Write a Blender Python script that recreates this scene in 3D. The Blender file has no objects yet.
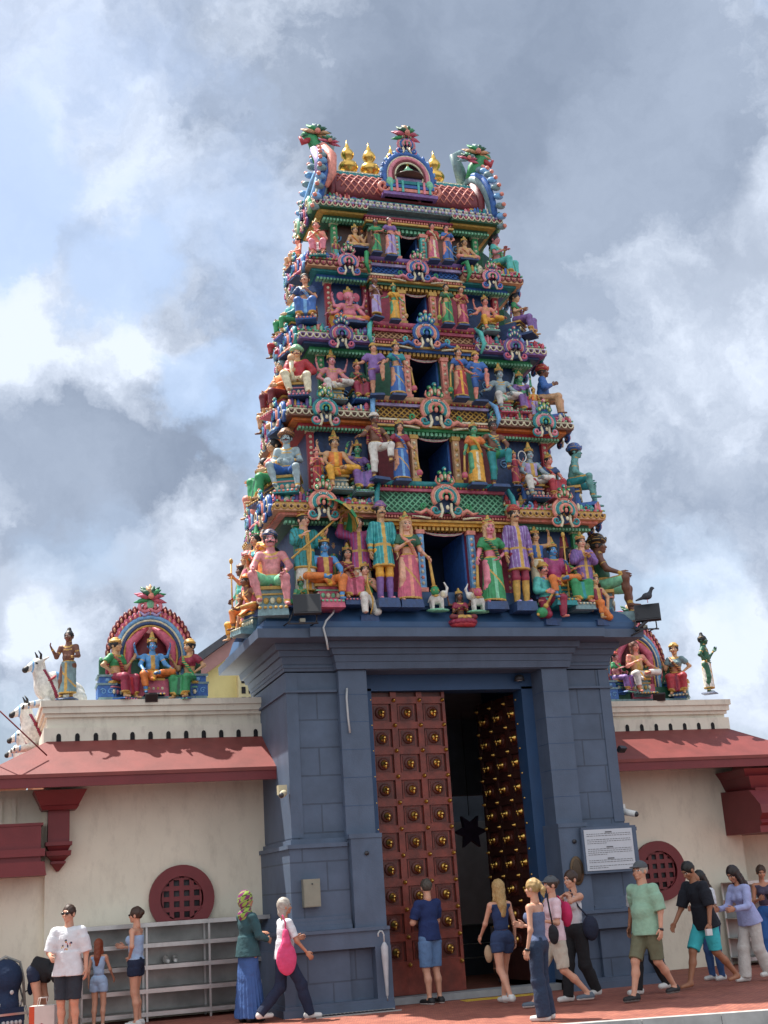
import bpy, math, random
import numpy as np
from mathutils import Vector, Matrix
R = math.radians
random.seed(7); rng = np.random.RandomState(11)
sc = bpy.context.scene
col = sc.collection

# ------------------------------------------------------------------ camera
cam_d = bpy.data.cameras.new('camera'); cam = bpy.data.objects.new('camera', cam_d); col.objects.link(cam)
PITCH, YAW, ROLL = R(16.7), R(18.5), R(3.75)
s_, c_ = math.sin(YAW), math.cos(YAW)
fw = Vector((s_*math.cos(PITCH), c_*math.cos(PITCH), math.sin(PITCH)))
r0 = Vector((c_, -s_, 0)); u0 = r0.cross(fw)
rr = r0*math.cos(ROLL)-u0*math.sin(ROLL); uu = u0*math.cos(ROLL)+r0*math.sin(ROLL)
M = Matrix((rr, uu, -fw)).transposed().to_4x4(); M.translation = Vector((-7.2, -18.5, 1.65))
cam.matrix_world = M
cam_d.sensor_fit = 'VERTICAL'; cam_d.sensor_height = 36; cam_d.sensor_width = 27
cam_d.lens = 36*1255/1024; cam_d.clip_start = .1; cam_d.clip_end = 5000
sc.camera = cam

# ------------------------------------------------------------------ light
SUNDIR = Vector((-.33, .33, 1)).normalized()          # towards the sun
sl = bpy.data.lights.new('sun', 'SUN'); sl.energy = 5.0; sl.angle = R(.6); sl.color = (1, .95, .88)
so = bpy.data.objects.new('sun', sl); col.objects.link(so)
so.rotation_euler = SUNDIR.to_track_quat('Z', 'Y').to_euler()
sc.view_settings.view_transform = 'Standard'; sc.view_settings.look = 'None'
sc.view_settings.gamma = 1; sc.view_settings.use_curve_mapping = False
sc.view_settings.exposure = 0.68

# ------------------------------------------------------------------ world: Nishita sky behind procedural clouds (by direction)
w = bpy.data.worlds.new('World'); sc.world = w; w.use_nodes = True
nt = w.node_tree; N = nt.nodes; Lk = nt.links
for n in list(N): N.remove(n)
def nd(t, **k):
    n = N.new(t)
    for a, b in k.items(): setattr(n, a, b)
    return n
def vl(n, i, v):
    if hasattr(v, 'links') or isinstance(v, bpy.types.NodeSocket): Lk.new(v, n.inputs[i])
    else: n.inputs[i].default_value = v
def mth(op, a, b=0., c=None, clamp=False):
    n = nd('ShaderNodeMath', operation=op, use_clamp=clamp); vl(n, 0, a); vl(n, 1, b)
    if c is not None: vl(n, 2, c)
    return n.outputs[0]
def vmt(op, a, b=None, s=None):
    n = nd('ShaderNodeVectorMath', operation=op); vl(n, 0, a)
    if b is not None: vl(n, 1, b)
    if s is not None: vl(n, 3, s)
    return n.outputs['Value'] if op in ('DISTANCE', 'DOT_PRODUCT') else n.outputs['Vector']
def sstep(v, a, b, o0=0., o1=1.):
    n = nd('ShaderNodeMapRange', interpolation_type='SMOOTHSTEP'); vl(n, 0, v); vl(n, 1, a); vl(n, 2, b); vl(n, 3, o0); vl(n, 4, o1)
    return n.outputs[0]
def wmix(f, a, b):
    n = nd('ShaderNodeMix', data_type='RGBA'); vl(n, 0, f); vl(n, 6, a); vl(n, 7, b); return n.outputs[2]
def wnoise(v, sc_, det=6, rough=.55, off=(0, 0, 0)):
    a = vmt('ADD', v, off); n = nd('ShaderNodeTexNoise'); vl(n, 'Vector', a) if False else Lk.new(a, n.inputs['Vector'])
    n.inputs['Scale'].default_value = sc_; n.inputs['Detail'].default_value = det; n.inputs['Roughness'].default_value = rough
    return n
tc = nd('ShaderNodeTexCoord'); D0 = tc.outputs['Generated']
wn = wnoise(D0, 5.0, 7, .6)
warp = vmt('SUBTRACT', wn.outputs['Color'], (.5, .5, .5))
D1 = vmt('ADD', D0, vmt('SCALE', warp, s=.16))
wn2 = wnoise(D0, 17.0, 6, .6, (3, 1, 2)); warp2 = vmt('SUBTRACT', wn2.outputs['Color'], (.5, .5, .5))
D1 = vmt('ADD', D1, vmt('SCALE', warp2, s=.06))
wn3 = wnoise(D0, 55.0, 5, .6, (1, 7, 2)); D1 = vmt('ADD', D1, vmt('SCALE', vmt('SUBTRACT', wn3.outputs['Color'], (.5, .5, .5)), s=.018))
BL_COVER = [((0.3609, 0.7387, 0.5693), 0.263, 1.00), ((0.069, 0.9299, 0.3612), 0.183, 0.80), ((0.0577, 0.9682, 0.2434), 0.135, 0.60), ((0.511, 0.7926, 0.3327), 0.207, 0.70), ((0.5528, 0.8138, 0.1796), 0.096, 0.80), ((0.1329, 0.957, 0.2577), 0.096, 0.50), ((0.5123, 0.6922, 0.5083), 0.159, 0.50)]
BL_GAP = [((0.0225, 0.8576, 0.5139), 0.088, 0.80), ((0.1172, 0.8818, 0.4568), 0.056, 0.80), ((0.1707, 0.9092, 0.3798), 0.040, 0.70), ((0.057, 0.9613, 0.2695), 0.048, 0.30), ((0.0271, 0.8719, 0.489), 0.048, 0.60), ((0.5279, 0.8182, 0.2278), 0.056, 0.35), ((0.489, 0.8465, 0.2104), 0.048, 0.40), ((0.094, 0.953, 0.2882), 0.048, 0.20)]
BL_WHITE = [((0.0818, 0.9063, 0.4147), 0.088, 0.50), ((0.0261, 0.9075, 0.4193), 0.072, 0.40), ((0.1361, 0.9134, 0.3836), 0.056, 0.45), ((0.0824, 0.8361, 0.5423), 0.072, 0.50), ((0.1248, 0.9539, 0.2729), 0.064, 0.40), ((0.0359, 0.9729, 0.2286), 0.064, 0.50), ((0.5343, 0.822, 0.1971), 0.064, 0.55), ((0.555, 0.8183, 0.1496), 0.064, 0.45), ((0.4506, 0.758, 0.4717), 0.072, 0.25), ((0.512, 0.737, 0.4412), 0.096, 0.35), ((0.5269, 0.6922, 0.4933), 0.056, 0.25), ((0.4196, 0.6823, 0.5987), 0.056, 0.45), ((0.0216, 0.7905, 0.6121), 0.072, 0.40), ((0.0588, 0.9783, 0.1985), 0.048, 0.40), ((0.5416, 0.7682, 0.3413), 0.072, 0.30), ((0.1361, 0.8475, 0.513), 0.064, 0.35), ((0.1991, 0.7638, 0.6139), 0.064, 0.30)]
BL_DARK = [((0.3838, 0.7381, 0.5549), 0.199, 0.80), ((0.3088, 0.7447, 0.5917), 0.159, 0.45), ((0.4618, 0.7194, 0.5188), 0.088, 0.30), ((0.0545, 0.9365, 0.3465), 0.080, 0.60), ((0.1224, 0.9297, 0.3473), 0.072, 0.50), ((0.4184, 0.781, 0.4637), 0.088, 0.22), ((0.2398, 0.7792, 0.5791), 0.112, 0.18)]
def blobsum(lst):
    acc = None
    for (d, r, a) in lst:
        dist = vmt('DISTANCE', D1, d)
        v = sstep(dist, r, r*(.35 if r > .1 else .5), 0., a)
        acc = v if acc is None else mth('ADD', acc, v)
    return acc
sky = nd('ShaderNodeTexSky', sky_type='NISHITA'); sky.sun_disc = False
sky.sun_elevation = R(65); sky.sun_rotation = math.atan2(SUNDIR.x, SUNDIR.y); sky.air_density = 1.2; sky.dust_density = 2.5
f1 = wnoise(D1, 3.2, 8, .55).outputs['Fac']
f2 = mth('ADD', mth('MULTIPLY', wnoise(D1, 7.5, 8, .62, (5, 2, 1)).outputs['Fac'], .7), mth('MULTIPLY', wnoise(D1, 19., 7, .62, (2, 6, 1)).outputs['Fac'], .3))
alpha = mth('ADD', sstep(f1, .30, .62, 0., .85), blobsum(BL_COVER), clamp=True)
gap = blobsum(BL_GAP)
alpha = mth('MAXIMUM', mth('SUBTRACT', alpha, gap), .12, clamp=True)
white = mth('ADD', mth('ADD', sstep(f2, .39, .64, -.04, .60), blobsum(BL_WHITE)), mth('MULTIPLY', blobsum(BL_DARK), -1.), clamp=True)
shade = wmix(sstep(wnoise(D1, 4.3, 8, .6, (9, 3, 4)).outputs['Fac'], .3, .7), (1.75, 2.15, 2.9, 1), (2.75, 3.25, 4.15, 1))
ccol = wmix(white, shade, (5.5, 6.05, 7.0, 1))
skyc = vmt('SCALE', sky.outputs[0], s=.85)
skyc = vmt('ADD', skyc, (1.1, 1.4, 1.85))
fin = wmix(alpha, skyc, ccol)
# added fill: unseen sky behind the viewer is brightened for the shaded front
back = sstep(vmt('DOT_PRODUCT', D0, (s_, c_, .25)), .35, -.3)
fin = wmix(mth('MULTIPLY', back, .8), fin, (7.2, 7.4, 7.8, 1))
bg = nd('ShaderNodeBackground'); Lk.new(fin, bg.inputs[0]); bg.inputs[1].default_value = .1
wo = nd('ShaderNodeOutputWorld'); Lk.new(bg.outputs[0], wo.inputs[0])

# ------------------------------------------------------------------ materials
MATS = {}
def s2l(c):
    return tuple((x/12.92 if x <= .04045 else ((x+.055)/1.055)**2.4) for x in c)
def hexc(h): return s2l(tuple(int(h[i:i+2], 16)/255 for i in (0, 2, 4)))
def mk(name, rgb, rough=.5, metal=0., var=.12, nscale=9., bump=.0, bscale=60., dirt=0., sub=0., dcol=(.05, .045, .04), tex='noise'):
    if name in MATS: return MATS[name]
    m = bpy.data.materials.new(name); m.use_nodes = True; t = m.node_tree; b = t.nodes['Principled BSDF']
    tcn = t.nodes.new('ShaderNodeTexCoord'); gm = t.nodes.new('ShaderNodeNewGeometry')
    n = t.nodes.new('ShaderNodeTexNoise'); n.inputs['Scale'].default_value = nscale; n.inputs['Detail'].default_value = 5
    t.links.new(gm.outputs['Position'], n.inputs['Vector'])
    mr = t.nodes.new('ShaderNodeMapRange'); mr.inputs[1].default_value = .3; mr.inputs[2].default_value = .7
    mr.inputs[3].default_value = 1-var; mr.inputs[4].default_value = 1+var
    t.links.new(n.outputs['Fac'], mr.inputs[0])
    sc1 = t.nodes.new('ShaderNodeVectorMath'); sc1.operation = 'SCALE'; sc1.inputs[0].default_value = rgb[:3]
    t.links.new(mr.outputs[0], sc1.inputs[3]); out = sc1.outputs[0]
    if dirt > 0:
        n2 = t.nodes.new('ShaderNodeTexNoise'); n2.inputs['Scale'].default_value = 3.1 if not name.startswith('paint_') else 7.; n2.inputs['Detail'].default_value = 9; n2.inputs['Roughness'].default_value = .7
        mp = t.nodes.new('ShaderNodeMapping'); mp.inputs['Scale'].default_value = (1.4, 1.4, .55)
        t.links.new(gm.outputs['Position'], mp.inputs[0]); t.links.new(mp.outputs[0], n2.inputs['Vector'])
        m2 = t.nodes.new('ShaderNodeMapRange'); m2.inputs[1].default_value = .5; m2.inputs[2].default_value = .78; m2.inputs[4].default_value = dirt
        t.links.new(n2.outputs['Fac'], m2.inputs[0])
        mx = t.nodes.new('ShaderNodeMix'); mx.data_type = 'RGBA'; mx.inputs[7].default_value = (*dcol, 1)
        t.links.new(m2.outputs[0], mx.inputs[0]); t.links.new(out, mx.inputs[6]); out = mx.outputs[2]
    t.links.new(out, b.inputs['Base Color'])
    b.inputs['Roughness'].default_value = rough; b.inputs['Metallic'].default_value = metal
    if sub: b.inputs['Subsurface Weight'].default_value = sub; b.inputs['Subsurface Radius'].default_value = (.02, .008, .004)
    if bump:
        n3 = t.nodes.new('ShaderNodeTexNoise'); n3.inputs['Scale'].default_value = bscale; n3.inputs['Detail'].default_value = 4
        t.links.new(gm.outputs['Position'], n3.inputs['Vector'])
        bp = t.nodes.new('ShaderNodeBump'); bp.inputs['Strength'].default_value = bump; bp.inputs['Distance'].default_value = .01 if not name.startswith('cloth_') else .018
        t.links.new(n3.outputs['Fac'], bp.inputs['Height']); t.links.new(bp.outputs[0], b.inputs['Normal'])
    MATS[name] = m; return m
PAL = dict(
 white='d6d3ca', cream='d9cfae', gold='c49a45', yellow='dca02a', orange='d9782e', red='a92a35', maroon='6e2029', crimson='8f2340',
 pink='d9808f', rose='c45a72', salmon='dd8a78', magenta='a53a72', purple='7f5c9c', lilac='a99ac6', violet='5c4a88',
 blue='2f62a8', navy='2a4570', sky='6da2cf', teal='1d8a8e', aqua='4fb5ab', green='2f8f57', dgreen='1f5a40', mint='7cc29a', lime='8aa84a',
 grey='8a8f90', slate='6f8c90', black='151517', brown='6f4532', dbrown='4a2e24', tan='c79a70', skin='c88f70', fair='dba386', bluesk='4b8fc6', greysk='8fa3a8', greensk='4f9c72', pinksk='c97f82', seagreen='5f9a95')
def pt(k):      # weathered enamel paint on plaster
    c = hexc(PAL[k]); l = sum(c)/3; c = tuple(min((x*.96+l*.04)*1.16+.006, .85) for x in c)
    return mk('paint_'+k, c, .5, 0, .22, 18, .35, 55, .55)
def gold(): return mk('gilded_brass', (.78, .5, .13), .28, 1., .1, 8, .1, 30)
def cloth(k, hx): return mk('cloth_'+k, hexc(hx), .9, 0, .07, 16, .7, 22)
def skinm(k, hx): return mk('skin_'+k, hexc(hx), .55, 0, .06, 20, 0, 60, 0, .08)

# ------------------------------------------------------------------ mesh helpers
def link_mesh(name, V, F, mats, mi=None, smooth=False, parent=None, fl=None):
    me = bpy.data.meshes.new(name)
    if isinstance(F, np.ndarray):
        nv, nf = len(V), len(F)
        me.vertices.add(nv); me.vertices.foreach_set('co', np.asarray(V, np.float32).ravel())
        me.loops.add(nf*4); me.loops.foreach_set('vertex_index', F.astype(np.int32).ravel())
        me.polygons.add(nf); me.polygons.foreach_set('loop_start', np.arange(nf, dtype=np.int32)*4)
        me.polygons.foreach_set('loop_total', np.full(nf, 4, np.int32))
    else:
        me.from_pydata([tuple(v) for v in V], [], F)
    for m in mats: me.materials.append(m)
    if mi is not None: me.polygons.foreach_set('material_index', np.asarray(mi, np.int32))
    if smooth is True: me.polygons.foreach_set('use_smooth', np.ones(len(me.polygons), bool))
    elif fl is not None: me.polygons.foreach_set('use_smooth', np.asarray(fl, bool))
    me.update(calc_edges=True); me.validate()
    o = bpy.data.objects.new(name, me); col.objects.link(o)
    if parent is not None: o.parent = parent
    return o
class MB:
    def __init__(s): s.v = []; s.f = []; s.m = []; s.s = []; s.mats = []; s.T = None
    def mi(s, m):
        if m not in s.mats: s.mats.append(m)
        return s.mats.index(m)
    def add(s, V, F, m, smooth=False):
        if s.T is not None: V = [s.T @ Vector(v) for v in V]
        b = len(s.v); s.v += [tuple(v) for v in V]; k = s.mi(m)
        for f in F: s.f.append(tuple(b+i for i in f)); s.m.append(k); s.s.append(smooth)
        return s
    def box(s, x0, x1, y0, y1, z0, z1, m, tp=0, ty=0):
        V = [(x0, y0, z0), (x1, y0, z0), (x1, y1, z0), (x0, y1, z0), (x0+tp, y0+ty, z1), (x1-tp, y0+ty, z1), (x1-tp, y1-ty, z1), (x0+tp, y1-ty, z1)]
        return s.add(V, [(0, 3, 2, 1), (4, 5, 6, 7), (0, 1, 5, 4), (1, 2, 6, 5), (2, 3, 7, 6), (3, 0, 4, 7)], m)
    def prism(s, poly, x0, x1, m, axis='x', smooth=False):   # poly of (a,b) extruded along the axis
        n = len(poly)
        def P(t, a, b): return (t, a, b) if axis == 'x' else ((a, t, b) if axis == 'y' else (a, b, t))
        V = [P(x0, *p) for p in poly]+[P(x1, *p) for p in poly]
        F = [(i, (i+1) % n, n+(i+1) % n, n+i) for i in range(n)]
        s.add(V, F, m, smooth); s.add(V, [tuple(range(n))[::-1], tuple(range(n, 2*n))], m); return s
    def tube(s, pts, r, m, n=7, cap=True):
        pts = [Vector(p) for p in pts]; L = len(pts); V = []; F = []
        rs = r if isinstance(r, (list, tuple)) else [r]*L
        up = Vector((0, 1, 0))
        for i, p in enumerate(pts):
            t = (pts[min(i+1, L-1)]-pts[max(i-1, 0)]); t = t.normalized() if t.length > 1e-9 else Vector((0, 0, 1))
            a = t.cross(up)
            if a.length < .1: a = t.cross(Vector((1, 0, 0)))
            a.normalize(); b = t.cross(a)
            for k in range(n):
                q = 2*math.pi*k/n; V.append(p+(a*math.cos(q)+b*math.sin(q))*rs[i])
        for i in range(L-1):
            for k in range(n):
                F.append((i*n+k, i*n+(k+1) % n, (i+1)*n+(k+1) % n, (i+1)*n+k))
        if cap: F.append(tuple(range(n))[::-1]); F.append(tuple((L-1)*n+k for k in range(n)))
        return s.add(V, F, m, True)
    def ball(s, c, r, m, n=8, q=6):
        rx, ry, rz = (r, r, r) if not isinstance(r, (tuple, list)) else r; V = []; F = []
        for i in range(q+1):
            a = math.pi*i/q
            for k in range(n):
                b = 2*math.pi*k/n; V.append((c[0]+rx*math.sin(a)*math.cos(b), c[1]+ry*math.sin(a)*math.sin(b), c[2]+rz*math.cos(a)))
        for i in range(q):
            for k in range(n): F.append((i*n+k, (i+1)*n+k, (i+1)*n+(k+1) % n, i*n+(k+1) % n))
        return s.add(V, F, m, True)
    def lathe(s, prof, c, m, n=16, sx=1, sy=1):
        V = []; F = []
        for (r, z) in prof:
            for k in range(n):
                b = 2*math.pi*k/n; V.append((c[0]+r*sx*math.cos(b), c[1]+r*sy*math.sin(b), c[2]+z))
        for i in range(len(prof)-1):
            for k in range(n): F.append((i*n+k, i*n+(k+1) % n, (i+1)*n+(k+1) % n, (i+1)*n+k))
        F.append(tuple(range(n))[::-1]); F.append(tuple((len(prof)-1)*n+k for k in range(n)))
        return s.add(V, F, m, True)
    def build(s, name, parent=None):
        o = link_mesh(name, s.v, s.f, s.mats, s.m, False, parent, s.s); return o
def tag(o, label=None, cat=None, group=None, kind=None):
    if label: o['label'] = label
    if cat: o['category'] = cat
    if group: o['group'] = group
    if kind: o['kind'] = kind
    return o
def empty(name, loc=(0, 0, 0), rz=0, sc_=1):
    o = bpy.data.objects.new(name, None); col.objects.link(o); o.location = loc; o.rotation_euler = (0, 0, rz); o.empty_display_size = .2
    o.scale = (sc_,)*3
    return o
def copy_tree(o, parent=None):
    c = o.copy(); col.objects.link(c); c.parent = parent
    for ch in list(o.children): copy_tree(ch, c)
    return c

# ------------------------------------------------------------------ implicit-surface figures
def v3(*a): return np.array(a, float)
def cone(a, b, ra, rb):
    a = np.asarray(a, float); b = np.asarray(b, float); d = b-a; L = max(d@d, 1e-9)
    def fn(P):
        t = np.clip(((P-a)@d)/L, 0, 1)
        return np.linalg.norm(P-a-t[..., None]*d, axis=-1)-(ra+t*(rb-ra))
    return fn, np.minimum(a-ra, b-rb), np.maximum(a+ra, b+rb)
def ell(c, r, Rm=None):
    c = np.asarray(c, float); r = np.asarray(r, float)
    def fn(P):
        q = P-c
        if Rm is not None: q = q@Rm
        k0 = np.linalg.norm(q/r, axis=-1); k1 = np.linalg.norm(q/(r*r), axis=-1)+1e-9
        return k0*(k0-1)/k1
    e = r if Rm is None else np.abs(Rm)@r
    return fn, c-e, c+e
def fcone(a, b, ra, rb, sx=1., sy=1., pl=0, pamp=0., frame=None):
    # flat-ended cone; sx, sy scale its cross-section; pl pleats round it
    a = np.asarray(a, float); b = np.asarray(b, float); d = b-a; L = np.linalg.norm(d); dz = d/L
    rx = np.cross((0, 1, 0), dz) if abs(dz[1]) < .95 else np.cross((1, 0, 0), dz)
    rx = rx/np.linalg.norm(rx); ry = np.cross(dz, rx)
    if sy < 0: rx, ry = ry, rx; sy = -sy
    def fn(P):
        q = P-a; t = (q@dz)/L; u = (q@rx)/sx; v = (q@ry)/sy; rad = np.hypot(u, v); tc_ = np.clip(t, 0, 1)
        R_ = ra+tc_*(rb-ra)
        if pl: R_ = R_*(1+pamp*np.sin(pl*np.arctan2(v, u)+tc_*2)*tc_)
        return np.maximum((rad-R_)*min(sx, sy, 1), np.maximum(-t, t-1)*L)
    rm = max(ra, rb)*max(sx, sy)*1.1
    return fn, np.minimum(a, b)-rm, np.maximum(a, b)+rm
def snet(F, o, h):
    S = F < 0; nx, ny, nz = F.shape
    cs = [(i, j, k) for i in (0, 1) for j in (0, 1) for k in (0, 1)]
    sub = lambda A, c: A[c[0]:nx-1+c[0], c[1]:ny-1+c[1], c[2]:nz-1+c[2]]
    n = sum(sub(S, c).astype(np.int8) for c in cs); act = (n > 0) & (n < 8)
    ids = -np.ones(act.shape, np.int64); ids[act] = np.arange(act.sum())
    Fc = {c: sub(F, c)[act] for c in cs}; pos = np.zeros((act.sum(), 3)); cnt = np.zeros(act.sum())
    for c in cs:
        for ax in range(3):
            if c[ax] == 0:
                d = list(c); d[ax] = 1; d = tuple(d); fa, fb = Fc[c], Fc[d]; m = (fa < 0) != (fb < 0)
                t = fa[m]/(fa[m]-fb[m]); p = np.tile(np.array(c, float), (m.sum(), 1)); p[:, ax] = t
                pos[m] += p; cnt[m] += 1
    V = o+h*(np.argwhere(act)+pos/cnt[:, None]); Q = []
    for ax in range(3):
        A = np.moveaxis(S, ax, 0); I = np.moveaxis(ids, ax, 0)
        if ax == 1: A = A.transpose(0, 2, 1); I = I.transpose(0, 2, 1)   # (y, z, x)
        a0 = A[:-1, 1:-1, 1:-1]; a1 = A[1:, 1:-1, 1:-1]; e = np.argwhere(a0 != a1)
        if not len(e): continue
        i, j, k = e[:, 0], e[:, 1]+1, e[:, 2]+1
        q = np.stack([I[i, j-1, k-1], I[i, j, k-1], I[i, j, k], I[i, j-1, k]], 1)
        flip = ~a0[e[:, 0], e[:, 1], e[:, 2]]; q[flip] = q[flip][:, ::-1]; Q.append(q)
    return V, np.concatenate(Q) if Q else np.zeros((0, 4), int)
def surf(prims, h, k=.03, minus=(), cuts=(), disp=None):
    lo = np.min([p[1] for p in prims], 0)-2*h-.01; hi = np.max([p[2] for p in prims], 0)+2*h+.01
    n = np.ceil((hi-lo)/h).astype(int)+1
    ax = [lo[i]+h*np.arange(n[i]) for i in range(3)]
    F = np.full(n, 1., np.float64)
    def region(p, m):
        a = np.clip(np.floor((p[1]-m-lo)/h).astype(int), 0, n-1); b = np.clip(np.ceil((p[2]+m-lo)/h).astype(int)+1, 1, n)
        sl_ = tuple(slice(a[i], b[i]) for i in range(3))
        G = np.stack(np.meshgrid(ax[0][sl_[0]], ax[1][sl_[1]], ax[2][sl_[2]], indexing='ij'), -1)
        return sl_, G
    for p in prims:
        sl_, G = region(p, k+2*h)
        d = p[0](G); f = F[sl_]; e = np.maximum(k-np.abs(f-d), 0)/k; F[sl_] = np.minimum(f, d)-e*e*k*.25
    if disp is not None:
        G = np.stack(np.meshgrid(*ax, indexing='ij'), -1); F += disp(G)
    for p in minus:
        sl_, G = region(p, 2*h+.01)
        if 0 in F[sl_].shape: continue
        F[sl_] = np.maximum(F[sl_], -p[0](G))
    for (c, nrm) in cuts:
        G = np.stack(np.meshgrid(*ax, indexing='ij'), -1); nn = np.asarray(nrm, float); F = np.maximum(F, (G-np.asarray(c, float))@(nn/np.linalg.norm(nn)))
    F[0] = F[-1] = 1; F[:, 0] = F[:, -1] = 1; F[:, :, 0] = F[:, :, -1] = 1
    V, Q = snet(F, lo, h)
    return V, Q
def fcen(V, Q): return V[Q].mean(1)
def rotm(yaw=0, pitch=0, roll=0):   # pitch>0 looks down (facing -y)
    cy, sy = math.cos(yaw), math.sin(yaw); cp, sp = math.cos(pitch), math.sin(pitch); cr, sr = math.cos(roll), math.sin(roll)
    Rz = np.array([[cy, -sy, 0], [sy, cy, 0], [0, 0, 1]]); Rx = np.array([[1, 0, 0], [0, cp, -sp], [0, sp, cp]]); Ry = np.array([[cr, 0, sr], [0, 1, 0], [-sr, 0, cr]])
    return Rz@Rx@Ry
UP = v3(0, 0, 1)
def skeleton(pose, fem=False, lean=0., slean=0., stride=.28, hy=0., hp=0., hr=0., over=None):
    """joints of a 1.75 m figure that faces -y; its base is at z = 0"""
    J = {}; sw = .16 if fem else .185; hw = .092
    kn = {}; an = {}; toe = {-1: v3(-.1, -1, 0), 1: v3(.1, -1, 0)}
    if pose == 'stand':
        P = v3(0, 0, .93)
        for s in (-1, 1): kn[s] = v3(s*.095, -.02, .50); an[s] = v3(s*.10, .02, .09)
    elif pose == 'contra':
        P = v3(.03, 0, .92)
        kn[-1] = v3(-.12, -.07, .5); an[-1] = v3(-.14, -.02, .09); kn[1] = v3(.10, -.01, .5); an[1] = v3(.09, .02, .09)
    elif pose == 'walk':
        P = v3(0, 0, .91)
        kn[-1] = v3(-.09, -.6*stride-.02, .50); an[-1] = v3(-.09, -stride, .10)
        kn[1] = v3(.09, .12*stride, .48); an[1] = v3(.09, stride*1.05, .15)
    elif pose == 'legup':
        P = v3(-.02, 0, .92); kn[-1] = v3(-.09, 0, .5); an[-1] = v3(-.1, .03, .09)
        kn[1] = v3(.16, -.36, .86); an[1] = v3(.16, -.33, .44)
    elif pose == 'sit':
        P = v3(0, 0, .58)
        for s in (-1, 1): kn[s] = v3(s*.17, -.42, .53); an[s] = v3(s*.15, -.43, .10)
    elif pose == 'sitwide':
        P = v3(0, 0, .58)
        kn[-1] = v3(-.30, -.38, .62); an[-1] = v3(-.20, -.42, .18); kn[1] = v3(.20, -.42, .54); an[1] = v3(.22, -.44, .10)
    elif pose == 'lalita':
        P = v3(0, 0, .58); kn[-1] = v3(-.24, -.40, .54); an[-1] = v3(-.20, -.42, .10)
        kn[1] = v3(.42, -.26, .60); an[1] = v3(.02, -.42, .56)
    elif pose == 'lalitam':
        P = v3(0, 0, .58); kn[1] = v3(.24, -.40, .54); an[1] = v3(.20, -.42, .10)
        kn[-1] = v3(-.42, -.26, .60); an[-1] = v3(-.02, -.42, .56)
    elif pose == 'cross':
        P = v3(0, 0, .12); toe = {-1: v3(.9, -.3, 0), 1: v3(-.9, -.3, 0)}
        for s in (-1, 1): kn[s] = v3(s*.36, -.24, .12); an[s] = v3(-s*.10, -.36, .07)
    elif pose == 'kneel':
        P = v3(0, .02, .50); kn[-1] = v3(-.16, -.36, .50); an[-1] = v3(-.15, -.34, .09)
        kn[1] = v3(.17, -.22, .11); an[1] = v3(.15, .16, .10)
    elif pose == 'kneelm':
        P = v3(0, .02, .50); kn[1] = v3(.16, -.36, .50); an[1] = v3(.15, -.34, .09)
        kn[-1] = v3(-.17, -.22, .11); an[-1] = v3(-.15, .16, .10)
    elif pose == 'bend':
        P = v3(0, .05, .90); lean = 1.75
        for s in (-1, 1): kn[s] = v3(s*.10, -.03, .50); an[s] = v3(s*.12, .02, .09)
    u = v3(math.sin(slean), -math.sin(lean), math.cos(lean)*math.cos(slean)); u /= np.linalg.norm(u)
    side = v3(1, 0, 0)-u*u[0]; side /= np.linalg.norm(side)
    J.update(P=P, u=u, side=side, fwd=np.cross(side, u)*-1)
    J['fwd'] = -np.cross(u, side)              # for an upright figure this is -y
    J['C'] = P+u*.34; J['N'] = P+u*.545
    for s in (-1, 1):
        J['S', s] = P+u*.485+side*s*sw; J['H', s] = P+side*s*hw-UP*.02; J['K', s] = kn[s]; J['A', s] = an[s]; J['T', s] = toe[s]/np.linalg.norm(toe[s])
    hd = rotm(hy, hp, hr); base = J['N']+u*.02
    nd_ = u*.5+(hd@UP)*.5; nd_ /= np.linalg.norm(nd_)
    J['Hd'] = base+nd_*.155; J['HR'] = hd
    if over: J.update({k: (v3(*v) if not isinstance(v, np.ndarray) else v) for k, v in over.items()})
    return J
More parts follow.
